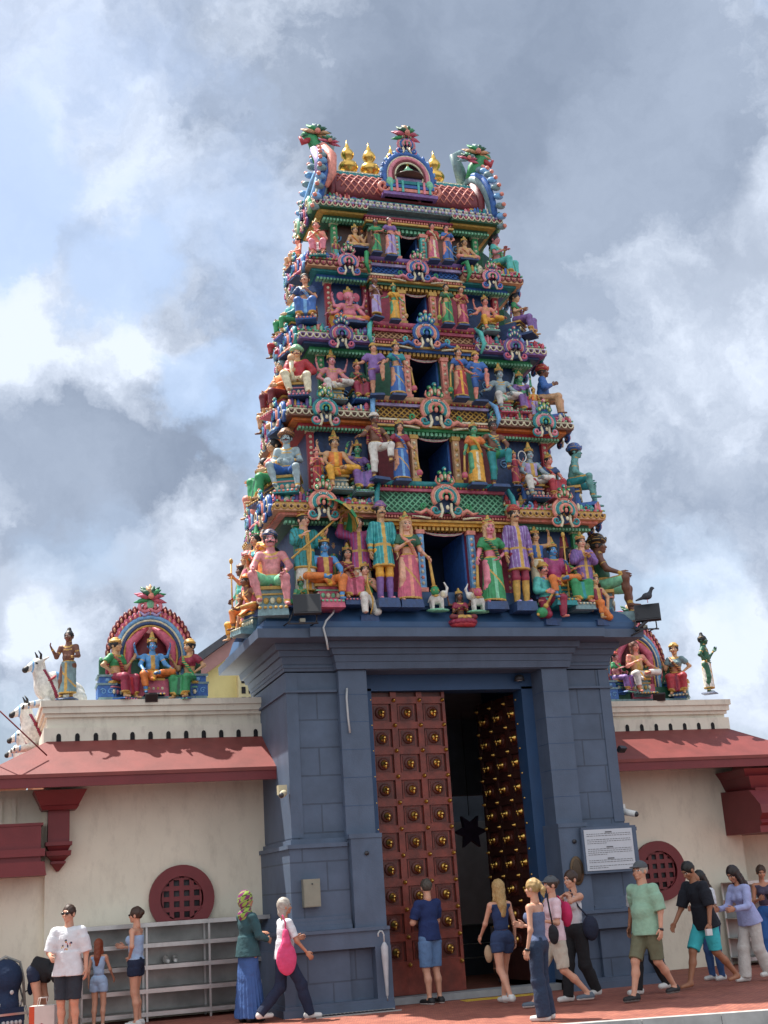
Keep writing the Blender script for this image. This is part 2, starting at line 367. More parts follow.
def armpos(J, s, kind):
    S = J['S', s]; sd, u, f = J['side'], J['u'], J['fwd']
    def o(b, x, y, z): return b+sd*s*x+f*y+u*z
    dn = -UP
    if kind == 'down': E = S+sd*s*.06+dn*.28+f*-.02; H = E+dn*.24+f*.06+sd*s*.02
    elif kind == 'swingf': E = S+sd*s*.05+dn*.26+f*.10; H = E+dn*.18+f*.17
    elif kind == 'swingb': E = S+sd*s*.06+dn*.25+f*-.13; H = E+dn*.24+f*-.03
    elif kind == 'hip': E = o(S, .17, -.06, -.22); H = o(S, -.03, .06, -.40)
    elif kind == 'chest': E = o(S, .07, .03, -.27); H = o(S, -.09, .21, -.17)
    elif kind == 'cross': E = o(S, .06, .08, -.26); H = o(S, -.20, .20, -.23)
    elif kind == 'pray': E = o(S, .08, .06, -.26); H = J['P']+u*.36+f*.24+sd*s*.025
    elif kind == 'up': E = o(S, .10, .03, -.26); H = o(E, .06, .14, .20)
    elif kind == 'raised': E = o(S, .17, .02, .04); H = o(E, -.03, .08, .25)
    elif kind == 'mace': E = o(S, .09, 0, -.27); H = o(E, .09, .12, -.18)
    elif kind == 'knee': E = o(S, .10, .10, -.24); H = J['K', s]+v3(0, .06, .10)
    elif kind == 'side': E = o(S, .15, .0, -.22); H = o(E, .20, .10, -.10)
    elif kind == 'pole': E = o(S, .06, .10, -.25); H = o(S, -.02, .27, -.14)
    elif kind == 'phone': E = o(S, .04, .03, -.28); H = o(E, -.06, .23, .05)
    elif kind == 'lap': E = o(S, .07, .05, -.27); H = o(E, -.10, .22, -.06)
    elif kind == 'neck': E = o(S, .03, .24, -.06); H = o(S, -.10, .12, .02)
    elif kind == 'reach': E = o(S, .05, .15, -.24); H = o(E, -.04, .25, .05)
    elif kind == 'hang': E = S+dn*.27+f*.05; H = E+dn*.25+f*.06
    elif kind == 'back': E = o(S, .12, -.12, -.24); H = o(S, -.12, -.20, -.38)
    return E, H
def hand_prims(side):
    # palm and fingers in a frame: +z runs to the finger tips, +x is the thumb side, y is the palm's thickness
    pr = [ell((0, 0, .045), (.040, .017, .052))]
    for i, (x, l) in enumerate([(.029, .066), (.010, .075), (-.009, .070), (-.027, .054)]):
        b = v3(x, 0, .082); m = b+v3(x*.15, -.010, l*.5); t = m+v3(0, -.024, l*.42)
        pr += [cone(b, m, .0105, .0095), cone(m, t, .0095, .0078)]
    m = v3(.050, -.012, .055); pr += [cone((.026, -.004, .022), m, .014, .011), cone(m, m+v3(.010, -.014, .032), .011, .009)]
    return pr
HANDC = {}
def hand_mesh(E, H, s, h, handk=1.):
    key = round(h, 4)
    if key not in HANDC: HANDC[key] = surf(hand_prims(1), h, .006)
    V, Q = HANDC[key]; d = H-E; d = d/np.linalg.norm(d); d2 = d
    x = v3(0, -1, .15) if abs(d2[1]) < .8 else v3(0, 0, 1)
    x = x-d2*(x@d2); x /= np.linalg.norm(x); y = np.cross(d2, x)*1.0
    V2 = V*handk; 
    if y[0]*s < 0: V2[:, 1] *= -1; Q2 = Q[:, ::-1]
    else: Q2 = Q
    Rm = np.stack([x, y, d2], 1)
    if np.linalg.det(Rm) < 0: Q2 = Q2[:, ::-1]
    return (V2@Rm.T)+H-d2*.02, Q2
HEADC = {}
def head_mesh(h, fem=False):
    key = (round(h, 4), fem)
    if key not in HEADC:
        pr = [ell((0, .012, .025), (.077, .093, .098)), ell((0, -.018, -.045), (.056, .068, .072)), cone((0, -.086, .005), (0, -.106, -.026), .009, .013),
              ell((0, -.072, -.088), (.022, .018, .018)), ell((-.038, -.058, -.025), (.026, .026, .024)), ell((.038, -.058, -.025), (.026, .026, .024)),
              ell((0, -.087, -.056), (.024, .012, .010)), ell((0, -.078, .030), (.052, .015, .012)), ell((-.080, .012, -.012), (.010, .021, .030)), ell((.080, .012, -.012), (.010, .021, .030)),
              cone((0, .018, -.07), (0, .028, -.165), .050 if not fem else .043, .056 if not fem else .047)]
        V, Q = surf(pr, h, .02, minus=[ell((-.031, -.098, .006), (.017, .016, .009)), ell((.031, -.098, .006), (.017, .016, .009))]) 
        HEADC[key] = (V, Q)
    return HEADC[key]
def head_paint(C, stache=False, lips=True, mark=False, beard=False):
    """material index per face: 0 skin, 1 eye white, 2 dark, 3 lips, 4 mark"""
    x, y, z = C.T; m = np.zeros(len(C), int); fr = y < -.05
    ax_ = np.abs(x)
    m[fr & (((ax_-.031)/.019)**2+((z-.006)/.010)**2 < 1)] = 1
    m[fr & (((ax_-.031)/.0085)**2+((z-.006)/.0095)**2 < 1)] = 2
    m[fr & (np.abs(z-.032+(ax_-.03)**2*8) < .005) & (ax_ > .012) & (ax_ < .052)] = 2
    if lips: m[fr & ((x/.022)**2+((z+.057)/.008)**2 < 1)] = 3
    if stache: m[fr & (np.abs(z+.043+ax_*.12) < .010) & (ax_ < .045)] = 2
    if beard: m[(y < -.02) & (z < -.06)] = 2
    if mark: m[fr & (ax_ < .005) & (z > .035) & (z < .062)] = 4
    return m
def hair_prims(kind):
    sk = lambda e: ell((0, .016, .030), (.080+e, .095+e, .098+e))
    face = ell((0, -.125, -.045), (.072, .085, .125))
    if kind == 'short': return [sk(.007)], [face, ell((0, -.05, -.13), (.2, .2, .10)), ell((0, .1, -.15), (.2, .2, .09))]
    if kind == 'bun': return [sk(.010), ell((0, .11, .04), (.042, .038, .042))], [face, ell((0, -.05, -.13), (.2, .2, .10))]
    if kind == 'tail': return [sk(.010), cone((0, .105, .06), (0, .15, -.02), .030, .034), cone((0, .15, -.02), (0, .13, -.17), .034, .018)], [face, ell((0, -.05, -.13), (.2, .2, .10))]
    if kind == 'long': return [sk(.013), cone((0, .04, .0), (0, .075, -.24), .085, .072), cone((0, .075, -.24), (0, .08, -.38), .07, .045), cone((-.06, .0, 0), (-.075, .0, -.16), .034, .03), cone((.06, .0, 0), (.075, .0, -.16), .034, .03)], [face]
    if kind == 'bob': return [sk(.014), cone((0, .035, .0), (0, .045, -.09), .085, .066)], [face]
    if kind == 'scarf': return [sk(.016), ell((0, .05, -.02), (.085, .085, .10)), cone((0, .0, -.12), (0, .02, -.2), .072, .115)], [ell((0, -.115, -.02), (.056, .075, .075))]
    return [sk(.008)], [face, ell((0, -.05, -.13), (.2, .2, .10))]
def ripple(seed, amp, sc_=26.):
    r = np.random.RandomState(seed); a = r.uniform(-1, 1, (3, 3)); a /= np.linalg.norm(a, axis=1)[:, None]; ph = r.uniform(0, 6, 3)
    def f(G): return amp*(np.sin(G@a[0]*sc_+ph[0]+1.5*np.sin(G@a[1]*sc_*.6+ph[1]))*.6+np.sin(G@a[2]*sc_*1.7+ph[2])*.4)
    return f
def torso(J, fem, inf=0., belly=0., lo=True, bust=True):
    P, u, f, sd = J['P'], J['u'], J['fwd'], J['side']; Rm = np.stack([sd, -f, u], 1); i = inf
    pr = [ell(P+u*.36, (.142+i-(.015 if fem else 0), .098+i, .165+i), Rm), ell(P+u*.20+f*belly*.5, (.125+i-(.02 if fem else 0)+belly*.5, .092+i+belly, .13+i), Rm), ell(P+u*.02, (.152+i+(.01 if fem else 0), .108+i, .12+i), Rm),
          cone(P+u*.475-sd*.13, P+u*.475+sd*.13, .058+i*.7, .058+i*.7)]
    if fem and bust: pr += [ell(P+u*.36+f*.085+sd*s*.06, (.056+i*.5, .05+i*.5, .056+i*.5), Rm) for s in (-1, 1)]
    return pr
def figure(name, H=1.75, pose='stand', rot=0., arms=('down', 'down'), fem=False, skin=None, top=None, bot=None, hair='short', hairm=None, hat=None, hatm=None,
           shoe=None, stache=False, statue=False, vox=.012, lean=0., slean=0., stride=.28, hy=0., hp=0., hr=0., belly=0., over=None, extra=None, loc=(0, 0, 0), x4=False,
           mark=False, base=None, hs=None, ls=None, fit=True, belt=None, jewel=True, glasses=None, scale=None, headkind='man', trim=None, beard=False, wig=None):
    J = skeleton(pose, fem, lean, slean, stride, hy, hp, hr, over); J['fem'] = fem
    hs = hs or (1.30 if statue else 1.0); ls = ls or (1.32 if statue else 1.0)
    J['Hd'] = J['Hd']+J['u']*.035*(hs-1)/.3
    topz = J['Hd'][2]+.125*hs; ex = {'crown': .17, 'tallcrown': .22, 'turban': .06, 'topknot': .10, 'bigturban': .12}.get(hat, 0)
    s = scale or H/(topz+ex*hs)
    h = max(vox/s, .0095)
    hh = max(vox*.6/s, .0065)
    root = empty(name, loc, rot)
    def emit(nm, V, Q, mats, mi=None):
        return link_mesh(nm, V*s, Q, mats, mi, True, root)
    A = {}
    for i, sd in enumerate((-1, 1)):
        k = arms[i]; A[sd] = armpos(J, sd, k) if isinstance(k, str) else (v3(*k[0]), v3(*k[1]))
    sk = skin
    # ---- body: one continuous skin surface, with finer head and hands grown into it
    pr = torso(J, fem, .012 if statue else 0, belly)
    uf = (.82 if fem else 1.)*ls
    for sd in (-1, 1):
        E, Hn = A[sd]; S = J['S', sd]
        pr += [cone(S, E, .050*uf, .039*uf), cone(E, Hn, .038*uf, .025*uf)]
        K, An = J['K', sd], J['A', sd]; Hp = J['H', sd]
        cf = An+(K-An)*.62
        back = v3(0, .018, 0) if An[2] < K[2]-.2 else v3(0, 0, 0)
        pr += [cone(Hp, K, .088*(1+(ls-1)*.6), .054*ls), cone(K, cf+back, .052*ls, .052*ls), cone(cf+back, An, .050*ls, .033*ls), cone(An+v3(0, .02, -.03), An+J['T', sd]*.15-UP*(.055 if An[2] < .3 else .02), .036, .026)]
    if x4:
        for sd in (-1, 1):
            S = J['S', sd]; E2 = S+v3(sd*.16, .03, -.02); H2 = E2+v3(sd*.06, -.04, .24); pr += [cone(S, E2, .042, .036), cone(E2, H2, .035, .026)]; A['x', sd] = (E2, H2)
    pr += [cone(J['N']-J['u']*.03, J['Hd']-J['HR']@UP*.08, .055*uf, .05*uf)]
    V, Q = surf(pr, h, .035)
    mats = [sk]; mi = np.zeros(len(Q), int)
    C = fcen(V, Q)
    if statue and jewel:
        mats.append(pt('gold') if jewel is True else jewel)
        for sd in (-1, 1):
            E, Hn = A[sd]; S = J['S', sd]
            mi[np.linalg.norm(C-Hn, axis=1) < .055] = 1
            mi[(np.linalg.norm(C-(S*.45+E*.55), axis=1) < .058)] = 1
            An = J['A', sd]; mi[(np.abs(C[:, 2]-An[2]-.02) < .022) & (np.linalg.norm(C-An, axis=1) < .08)] = 1
        q = C-J['N']; fr = (q@J['fwd']) > .0; d = np.linalg.norm(q-J['fwd']*.02, axis=1)
        mi[fr & (((d > .09) & (d < .125)) | ((d > .165) & (d < .19) & (np.abs(q@J['side']) < .1)))] = 1
    hv, hq = head_mesh(hh, fem); cpaint = head_paint(fcen(hv, hq), stache, statue or fem, mark, beard)
    hv2 = hs*(hv@J['HR'].T)+J['Hd']
    b0 = len(mats)
    lipm = pt('red') if statue else mk('lips', hexc('b06a60'), .5, 0, .03)
    whm = pt('white') if statue else mk('eye_white', hexc('cfc8c0'), .3, 0, .02)
    dk = pt('black') if (statue or stache) else mk('brow_hair', hexc('3a2a20'), .7)
    mats += [whm, dk, lipm, pt('red')]
    hm = np.where(cpaint == 0, 0, cpaint+b0-1)
    parts = [(V, Q, mi), (hv2, hq, hm)]
    for sd in (-1, 1):
        E, Hn = A[sd]; a, b = hand_mesh(E, Hn, sd, max(.0065, hh), ls); parts.append((a, b, np.zeros(len(b), int)))
        if x4: E, Hn = A['x', sd]; a, b = hand_mesh(E, Hn, sd, max(.0065, hh)); parts.append((a, b, np.zeros(len(b), int)))
    off = 0; VV = []; QQ = []; MM = []
    for (a, b, c) in parts: VV.append(a); QQ.append(b+off); MM.append(c); off += len(a)
    emit('body', np.concatenate(VV), np.concatenate(QQ), mats, np.concatenate(MM))
    # ---- clothes
    P, u, f, sd_ = J['P'], J['u'], J['fwd'], J['side']
    tr = trim or (pt('gold') if statue else None)
    def nearfwd(C, wdt, p0=P): q = C-p0; return (np.abs(q@sd_) < wdt) & ((q@f) > .02)
    if top:
        kind, m1 = top[0], top[1]; m2 = top[2] if len(top) > 2 else m1
        i = {'tee': .022, 'bigtee': .030, 'shirt': .020, 'tank': .010, 'strapless': .022, 'coat': .022, 'vest': .016, 'blouse': .010, 'cami': .008, 'loose': .034}[kind]
        i += .012*statue*(ls > 1.1)
        pr = torso(J, fem, i, belly)
        hem = {'tee': -.04, 'bigtee': -.10, 'shirt': -.06, 'tank': .13, 'strapless': .06, 'coat': -.30, 'vest': .10, 'blouse': .24, 'cami': .06, 'loose': -.02}[kind]
        if hem < 0 and pose in ('stand', 'walk', 'contra', 'legup', 'bend'):
            pr.append(fcone(P+u*.22, P+u*hem, .125+i, .150+i+(.03 if kind in ('coat', 'bigtee', 'shirt') else .0), 1.08, .86))
        cuts = [(P+u*hem, -u)]
        if kind in ('tank', 'strapless', 'vest', 'cami'):
            mn = [ell(J['S', q]+sd_*q*.045+u*.0, (.05, .10, .08)) for q in (-1, 1)]
            cuts.append((P+u*(.42 if kind == 'strapless' else .50), u))
            if kind in ('tank', 'cami'): mn += [ell(J['N']-u*.02, (.085, .11, .09))]
        else: mn = [ell(J['N']+u*.035+f*.01, (.068, .078, .055))]
        fr = {'tee': .80, 'bigtee': 1.0, 'shirt': 2., 'coat': 2., 'blouse': .62, 'loose': .85}.get(kind, 0)
        if fr:
            for q in (-1, 1):
                E, Hn = A[q]; S = J['S', q]; ri = .055*uf+i*.65
                wd = 1.12 if kind in ('bigtee', 'loose') else 1.02
                pr.append(cone(S, S+(E-S)*min(fr, 1)*.5, ri, ri*wd*.98)); pr.append(fcone(S+(E-S)*.3, S+(E-S)*min(fr, 1), ri*wd*.98, ri*wd))
                if fr > 1: pr += [cone(E, E, ri*.92, ri*.92), fcone(E, E+(Hn-E)*.93, ri*.92, .036+i*.35)]
        V, Q = surf(pr, h, .03, mn, cuts, ripple(len(name)*7+int(H*1000) % 97, .0035 if not statue else .002, 30.))
        C = fcen(V, Q); mi = np.zeros(len(Q), int); mats = [m1]
        if statue:
            mats += [m2, tr]; q = C-P; hz = q@u; xs = q@sd_
            fm = (q@f) > 0
            if kind == 'coat':
                mi[fm & (np.abs(xs) < .035)] = 2; mi[np.abs(hz-.10) < .024] = 2; mi[hz < hem+.035] = 2
                mi[(np.abs((np.abs(xs) % .06)-.045) < .006) & (mi == 0)] = 1
                for q_ in (-1, 1):
                    mi[np.linalg.norm(C-A[q_][1], axis=1) < .075] = 2
            elif kind == 'vest': mi[fm & (np.abs(xs) < .05)] = 1; mi[hz < hem+.03] = 2
            else: mi[hz < hem+.02] = 2; mi[np.linalg.norm(C-J['N'], axis=1) < .12] = 2
        elif len(top) > 2:
            mats += list(top[2:]); q = C-P; 
            if top[-1] is not m1 and kind == 'bigtee':
                r2 = np.random.RandomState(3)
                for n_ in range(16):
                    cx, cz, rr_ = r2.uniform(-.08, .08), r2.uniform(.25, .38), r2.uniform(.007, .016)
                    mi[((q@f) > .03) & (np.hypot(q@sd_-cx, q@u-cz) < rr_)] = 1+n_ % (len(mats)-1)
        emit({'coat': 'coat', 'shirt': 'shirt', 'tee': 'shirt', 'bigtee': 'shirt', 'blouse': 'blouse', 'vest': 'vest'}.get(kind, 'top'), V, Q, mats, mi)
    if bot:
        kind, m1 = bot[0], bot[1]; m2 = bot[2] if len(bot) > 2 else m1; waist = .13
        i = .016+.02*(ls-1); pr = [ell(P+u*.03, (.158+i, .112+i+belly*.3, .125), np.stack([sd_, -f, u], 1))]
        mid = v3(0, 0, 0)
        nm = 'trousers'
        if kind in ('shorts', 'hotpants', 'romper'):
            nm = 'shorts'; fr = {'shorts': .95, 'hotpants': .38, 'romper': .45}[kind]
            for q in (-1, 1):
                Hp, K = J['H', q], J['K', q]; d = K-Hp
                pr += [cone(Hp, Hp+d*fr*.6, .100, .090), fcone(Hp+d*.1, Hp+d*fr, .104, .092 if kind == 'shorts' else .1)]
        elif kind in ('pants', 'wide', 'slim'):
            w1, w2 = {'pants': (.084, .070), 'wide': (.088, .095), 'slim': (.066, .050)}[kind]; w1 *= 1+(ls-1)*1.15; w2 *= 1+(ls-1)*1.3; pr += [cone(J['A', q]+(J['K', q]-J['A', q])*.62+v3(0, .018, 0), J['A', q]+(J['K', q]-J['A', q])*.3, w1*.92, w2*.9) for q in (-1, 1)]
            for q in (-1, 1):
                Hp, K, An = J['H', q], J['K', q], J['A', q]
                pr += [cone(Hp, K, .101, w1), cone(K, K, w1, w1), fcone(K, An-(K-An)*.09, w1, w2)]
        elif kind in ('skirt', 'sari', 'dhoti'):
            nm = {'skirt': 'skirt', 'sari': 'sari', 'dhoti': 'dhoti'}[kind]
            if pose in ('stand', 'contra', 'walk'):
                bt = .06 if kind != 'dhoti' else .16
                pr.append(fcone(P-u*.02, v3(P[0]*.3, -.01, bt), .150+.05*(ls-1), (.205 if kind == 'sari' else .185) if kind != 'skirt' else .24, 1.12, .80, 22, .06))
            else:
                for q in (-1, 1):
                    Hp, K, An = J['H', q], J['K', q], J['A', q]; e_ = An+(K-An)*(.12 if kind != 'dhoti' else .25)
                    pr += [cone(Hp, K, .112, .086), cone(K, K, .086, .086), fcone(K, e_, .088, .084 if kind != 'dhoti' else .072)]
                if kind != 'dhoti' and pose in ('sit', 'sitwide', 'lalita', 'lalitam'):
                    pr.append(fcone((J['K', -1]+J['K', 1])/2+v3(0, .04, 0), (J['A', -1]+J['A', 1])/2, .13, .15, 1.1, .55, 14, .08))
                elif pose not in ('kneel', 'kneelm', 'cross', 'legup'):
                    pr.append(fcone((J['H', -1]+J['H', 1])/2+v3(0, -.12, .03), (J['A', -1]*.75+J['K', -1]*.25)*.5+(J['A', 1]*.75+J['K', 1]*.25)*.5+v3(0, .05, 0), .07, .06, 1.3, .7, 9, .1))
        V, Q = surf(pr, h, .035, (), [(P+u*waist, u)], ripple(int(H*999) % 89+5, .004 if not statue else .003, 30))
        C = fcen(V, Q); mi = np.zeros(len(Q), int); mats = [m1]
        if statue:
            mats += [m2, tr]; q = C-P; hz = q@u
            mi[hz > waist-.05] = 2
            if kind in ('sari', 'skirt', 'dhoti'):
                mi[(np.abs(C[:, 0]-P[0]*.6) < .035) & (C[:, 1] < P[1]-.03) & (hz < .05)] = 1
                if pose in ('stand', 'contra'): mi[(C[:, 2] < .11 if kind != 'dhoti' else C[:, 2] < .20)] = 2; mi[np.abs((C[:, 0]*1.3+C[:, 2]-.62)) < .03] = 2
                else:
                    for q_ in (-1, 1): mi[(np.linalg.norm(C-J['A', q_], axis=1) < .12)] = 2
            if kind in ('slim', 'pants'):
                z_ = C[:, 2]
                if bot[-1] is not m1 and pose in ('stand', 'contra'): mi[(z_ < .44)] = 1
        emit(nm, V, Q, mats, mi)
    if kind_sash(top, bot, statue) and len(kind_sash(top, bot, statue)) > 0:
        m = kind_sash(top, bot, statue)[0]
        pr = []; pts = [P+sd_*.13+f*.08+u*.06, P+sd_*.03+f*.125+u*.26, P-sd_*.06+f*.115+u*.38, P-sd_*.135+f*.03+u*.515, P-sd_*.15-f*.08+u*.40, P-sd_*.15-f*.12+u*.1]
        if fem: pts[1] += f*.02; pts[2] += f*.035
        for a, b in zip(pts[:-1], pts[1:]): pr.append(cone(a, b, .036, .036))
        V, Q = surf(pr, h, .02); emit('sash', V, Q, [m, tr], (np.sin((fcen(V, Q)@u)*120) > .75).astype(int))
    # ---- shoes
    if shoe:
        s2 = shoe if isinstance(shoe, tuple) else (shoe, shoe)
        for q in (-1, 1):
            An = J['A', q]; T = J['T', q]; 
            lift = An[2]-.09
            a = An+v3(0, 0, -.045)-T*.045; b = An+T*.16+v3(0, 0, -.055)
            V, Q = surf([cone(a, b, .046, .036), cone(An-T*.02, a, .042, .046)], max(h*.8, .008), .02, (), [(An+v3(0, 0, -.09), (0, 0, -1)), (An+v3(0, 0, .01), (0, 0, 1))])
            C = fcen(V, Q); link_mesh('shoe', V*s, Q, [s2[0], s2[1]], ((C[:, 2]-An[2]) < -.066).astype(int), True, root)
    # ---- hair and headgear, in the head's own frame
    def hemit(nm, pr, mats, minus=(), cuts=(), k=.015, rule=None, disp=None):
        V, Q = surf(pr, max(hh, .0075), k, minus, cuts, disp); C = fcen(V, Q); mi = rule(C) if rule else np.zeros(len(Q), int)
        emit(nm, hs*(V@J['HR'].T)+J['Hd'], Q, mats, mi)
    if hair:
        a, b = hair_prims(hair)
        if hair == 'scarf': hemit('headscarf', a, list(hairm) if isinstance(hairm, (list, tuple)) else [hairm], b, rule=lambda C: ((np.sin(C[:, 0]*70)+np.sin(C[:, 1]*60+C[:, 2]*55)) > .5).astype(int)+((np.sin(C[:, 2]*80+C[:, 0]*50)) > .8).astype(int))
        else: hemit('hair', a, [hairm], b, disp=ripple(5, .0045, 85))
    if hat in ('crown', 'tallcrown'):
        t = .19 if hat == 'crown' else .24
        cr = [fcone((0, .012, .060), (0, .016, .095), .094, .088), cone((0, .016, .09), (0, .018, t), .070, .030), ell((0, .018, t+.03), (.022, .022, .026)),
              ell((0, -.066, .125), (.028, .016, .040)), ell((-.075, .01, .12), (.016, .03, .034)), ell((.075, .01, .12), (.016, .03, .034))]
        hemit('crown', cr, [hatm or pt('gold'), pt('red'), pt('green')], rule=lambda C: np.where(np.abs(C[:, 2]-.10) < .006, 1, np.where((np.abs(C[:, 2]-.15) < .007), 2, 0)))
    elif hat in ('turban', 'bigturban'):
        e = 0 if hat == 'turban' else .03
        cr = [ell((0, .015, .075), (.100+e, .108+e, .052+e*.5)), ell((0, .018, .115), (.070+e, .078+e, .048+e)), ell((0, -.085-e, .105), (.016, .012, .022))]
        hemit('turban', cr, [hatm or pt('blue'), tr or hatm], rule=lambda C: (np.abs(np.sin(C[:, 2]*90+C[:, 0]*30)) < .22).astype(int))
    elif hat == 'topknot':
        hemit('topknot', [ell((0, .02, .10), (.062, .062, .05)), ell((0, .025, .155), (.040, .040, .052)), fcone((0, .02, .07), (0, .02, .082), .088, .088)], [pt('black'), tr], rule=lambda C: (np.abs(C[:, 2]-.078) < .012).astype(int))
    elif hat == 'cap':
        hemit('cap', [ell((0, .012, .045), (.093, .108, .092)), ell((0, -.115, .052), (.062, .075, .012))], [hatm], cuts=[((0, 0, .036), (0, 0, -1))])
    if glasses:
        hemit('sunglasses', [ell((-.033, -.098, .006), (.030, .010, .019)), ell((.033, -.098, .006), (.030, .010, .019)), cone((-.06, -.09, .012), (-.085, .0, .008), .006, .005), cone((.06, -.09, .012), (.085, .0, .008), .006, .005)], [glasses])
    J['A_'] = A; J['s'] = s; J['root'] = root; J['rot'] = rot; J['loc'] = loc
    if extra: extra(root, J, A, s)
    return root, J
def kind_sash(top, bot, statue):
    if bot and len(bot) > 3 and statue: return [bot[-1]]
    return []
def at_fig(J, p):       # a point of the figure's frame in world space
    p = np.asarray(p)*J['s']; c, s = math.cos(J['rot']), math.sin(J['rot'])
    return (J['loc'][0]+p[0]*c-p[1]*s, J['loc'][1]+p[0]*s+p[1]*c, J['loc'][2]+p[2])
# ------------------------------------------------------------------ ground, road
def brickmat(name, c1, c2, mort, sx, rough=.8, w_=.5, h_=.25, msz=.02, rot=0., bump=.3):
    m = bpy.data.materials.new(name); m.use_nodes = True; t = m.node_tree; b = t.nodes['Principled BSDF']
    g = t.nodes.new('ShaderNodeNewGeometry'); mp = t.nodes.new('ShaderNodeMapping'); mp.inputs['Rotation'].default_value = rot if isinstance(rot, tuple) else (0, 0, rot)
    t.links.new(g.outputs['Position'], mp.inputs[0])
    br = t.nodes.new('ShaderNodeTexBrick'); t.links.new(mp.outputs[0], br.inputs['Vector'])
    br.inputs['Color1'].default_value = (*c1, 1); br.inputs['Color2'].default_value = (*c2, 1); br.inputs['Mortar'].default_value = (*mort, 1)
    br.inputs['Scale'].default_value = sx; br.inputs['Brick Width'].default_value = w_; br.inputs['Row Height'].default_value = h_; br.inputs['Mortar Size'].default_value = msz
    n = t.nodes.new('ShaderNodeTexNoise'); n.inputs['Scale'].default_value = 1.7; n.inputs['Detail'].default_value = 9; n.inputs['Roughness'].default_value = .65
    t.links.new(g.outputs['Position'], n.inputs['Vector'])
    mr = t.nodes.new('ShaderNodeMapRange'); mr.inputs[1].default_value = .3; mr.inputs[2].default_value = .7; mr.inputs[3].default_value = .78; mr.inputs[4].default_value = 1.16
    t.links.new(n.outputs['Fac'], mr.inputs[0])
    sc1 = t.nodes.new('ShaderNodeVectorMath'); sc1.operation = 'SCALE'; t.links.new(br.outputs['Color'], sc1.inputs[0]); t.links.new(mr.outputs[0], sc1.inputs[3])
    t.links.new(sc1.outputs[0], b.inputs['Base Color']); b.inputs['Roughness'].default_value = rough
    bp = t.nodes.new('ShaderNodeBump'); bp.inputs['Strength'].default_value = bump; bp.inputs['Distance'].default_value = .01; bp.invert = True
    t.links.new(br.outputs['Fac'], bp.inputs['Height']); t.links.new(bp.outputs[0], b.inputs['Normal'])
    return m
m_pave = brickmat('brick_paving', hexc('b26a54'), hexc('955042'), hexc('6a4a40'), 5., msz=.03)
m_asph = mk('asphalt', (.055, .055, .057), .9, 0, .25, 30, .5, 120)
m_kerb = mk('kerb_concrete', (.42, .41, .39), .85, 0, .2, 4, .3, 60, .35)
KA, KB = Vector((-3.2, -6.0)), Vector((4.6, -4.05))     # line of the kerb
m_conc = mk('concrete', (.36, .35, .33), .9, 0, .15, 5, .3, 80, .3)
g = MB(); g.add([(-900, -900, -.14), (900, -900, -.14), (900, 1500, -.14), (-900, 1500, -.14)], [(0, 1, 2, 3)], m_asph); tag(g.build('ground'), kind='structure')
kx0, ky0 = -60, -5.3; kx1, ky1 = 60, -5.3
kd = math.atan2(-4.28+5.08-.0, .02-1.52)                  # kerb runs slightly askew to the gateway
def kerby(x): return -4.27+(x-.02)*(-.80/1.50)*.55
g = MB(); g.add([(-60, kerby(-60)+.15, 0), (60, kerby(60)+.15, 0), (60, 40, 0), (-60, 40, 0)], [(0, 1, 2, 3)], m_pave); tag(g.build('pavement'), kind='structure')
g = MB(); xs = [-60+k*.9 for k in range(134)]
for a in xs:
    b = a+.892; V = [(a, kerby(a), -.14), (b, kerby(b), -.14), (b, kerby(b)+.15, -.14), (a, kerby(a)+.15, -.14), (a, kerby(a)+.01, .012), (b, kerby(b)+.01, .012), (b, kerby(b)+.15, .012), (a, kerby(a)+.15, .012)]
    g.add(V, [(4, 5, 6, 7), (0, 1, 5, 4), (1, 2, 6, 5), (2, 3, 7, 6), (3, 0, 4, 7)], m_kerb)
tag(g.build('kerb'), kind='structure')
g = MB(); m_yel = mk('yellow_tactile', hexc('c9a63a'), .7, 0, .15, 12, .3, 60, .3)
g.box(-.25, 1.1, -.05, .22, .0, .006, m_yel)
for i in range(24):
    for j in range(4): g.ball((-.22+i*.056, -.02+j*.065, .006), (.014, .014, .006), m_yel, 6, 4)
tag(g.build('tactile_strip'), 'yellow studded tactile strip on the ground in front of the open doorway', 'tactile strip')
m_steel = mk('stainless_steel', (.50, .50, .49), .34, .85, .12, 3, .08, 200, .25)
m_dsteel = mk('dark_metal', (.06, .06, .065), .5, .6, .1, 8)
g = MB()
for k in range(20): g.box(-2.6+k*.06, -2.568+k*.06, -.42, -.12, .0, .012, m_dsteel)
g.box(-2.62, -1.38, -.44, -.42, 0, .016, m_conc); g.box(-2.62, -1.38, -.12, -.10, 0, .016, m_conc)
tag(g.build('drain_grate'), 'slotted metal drain grate at the foot of the left gateway pier', 'drain grate')

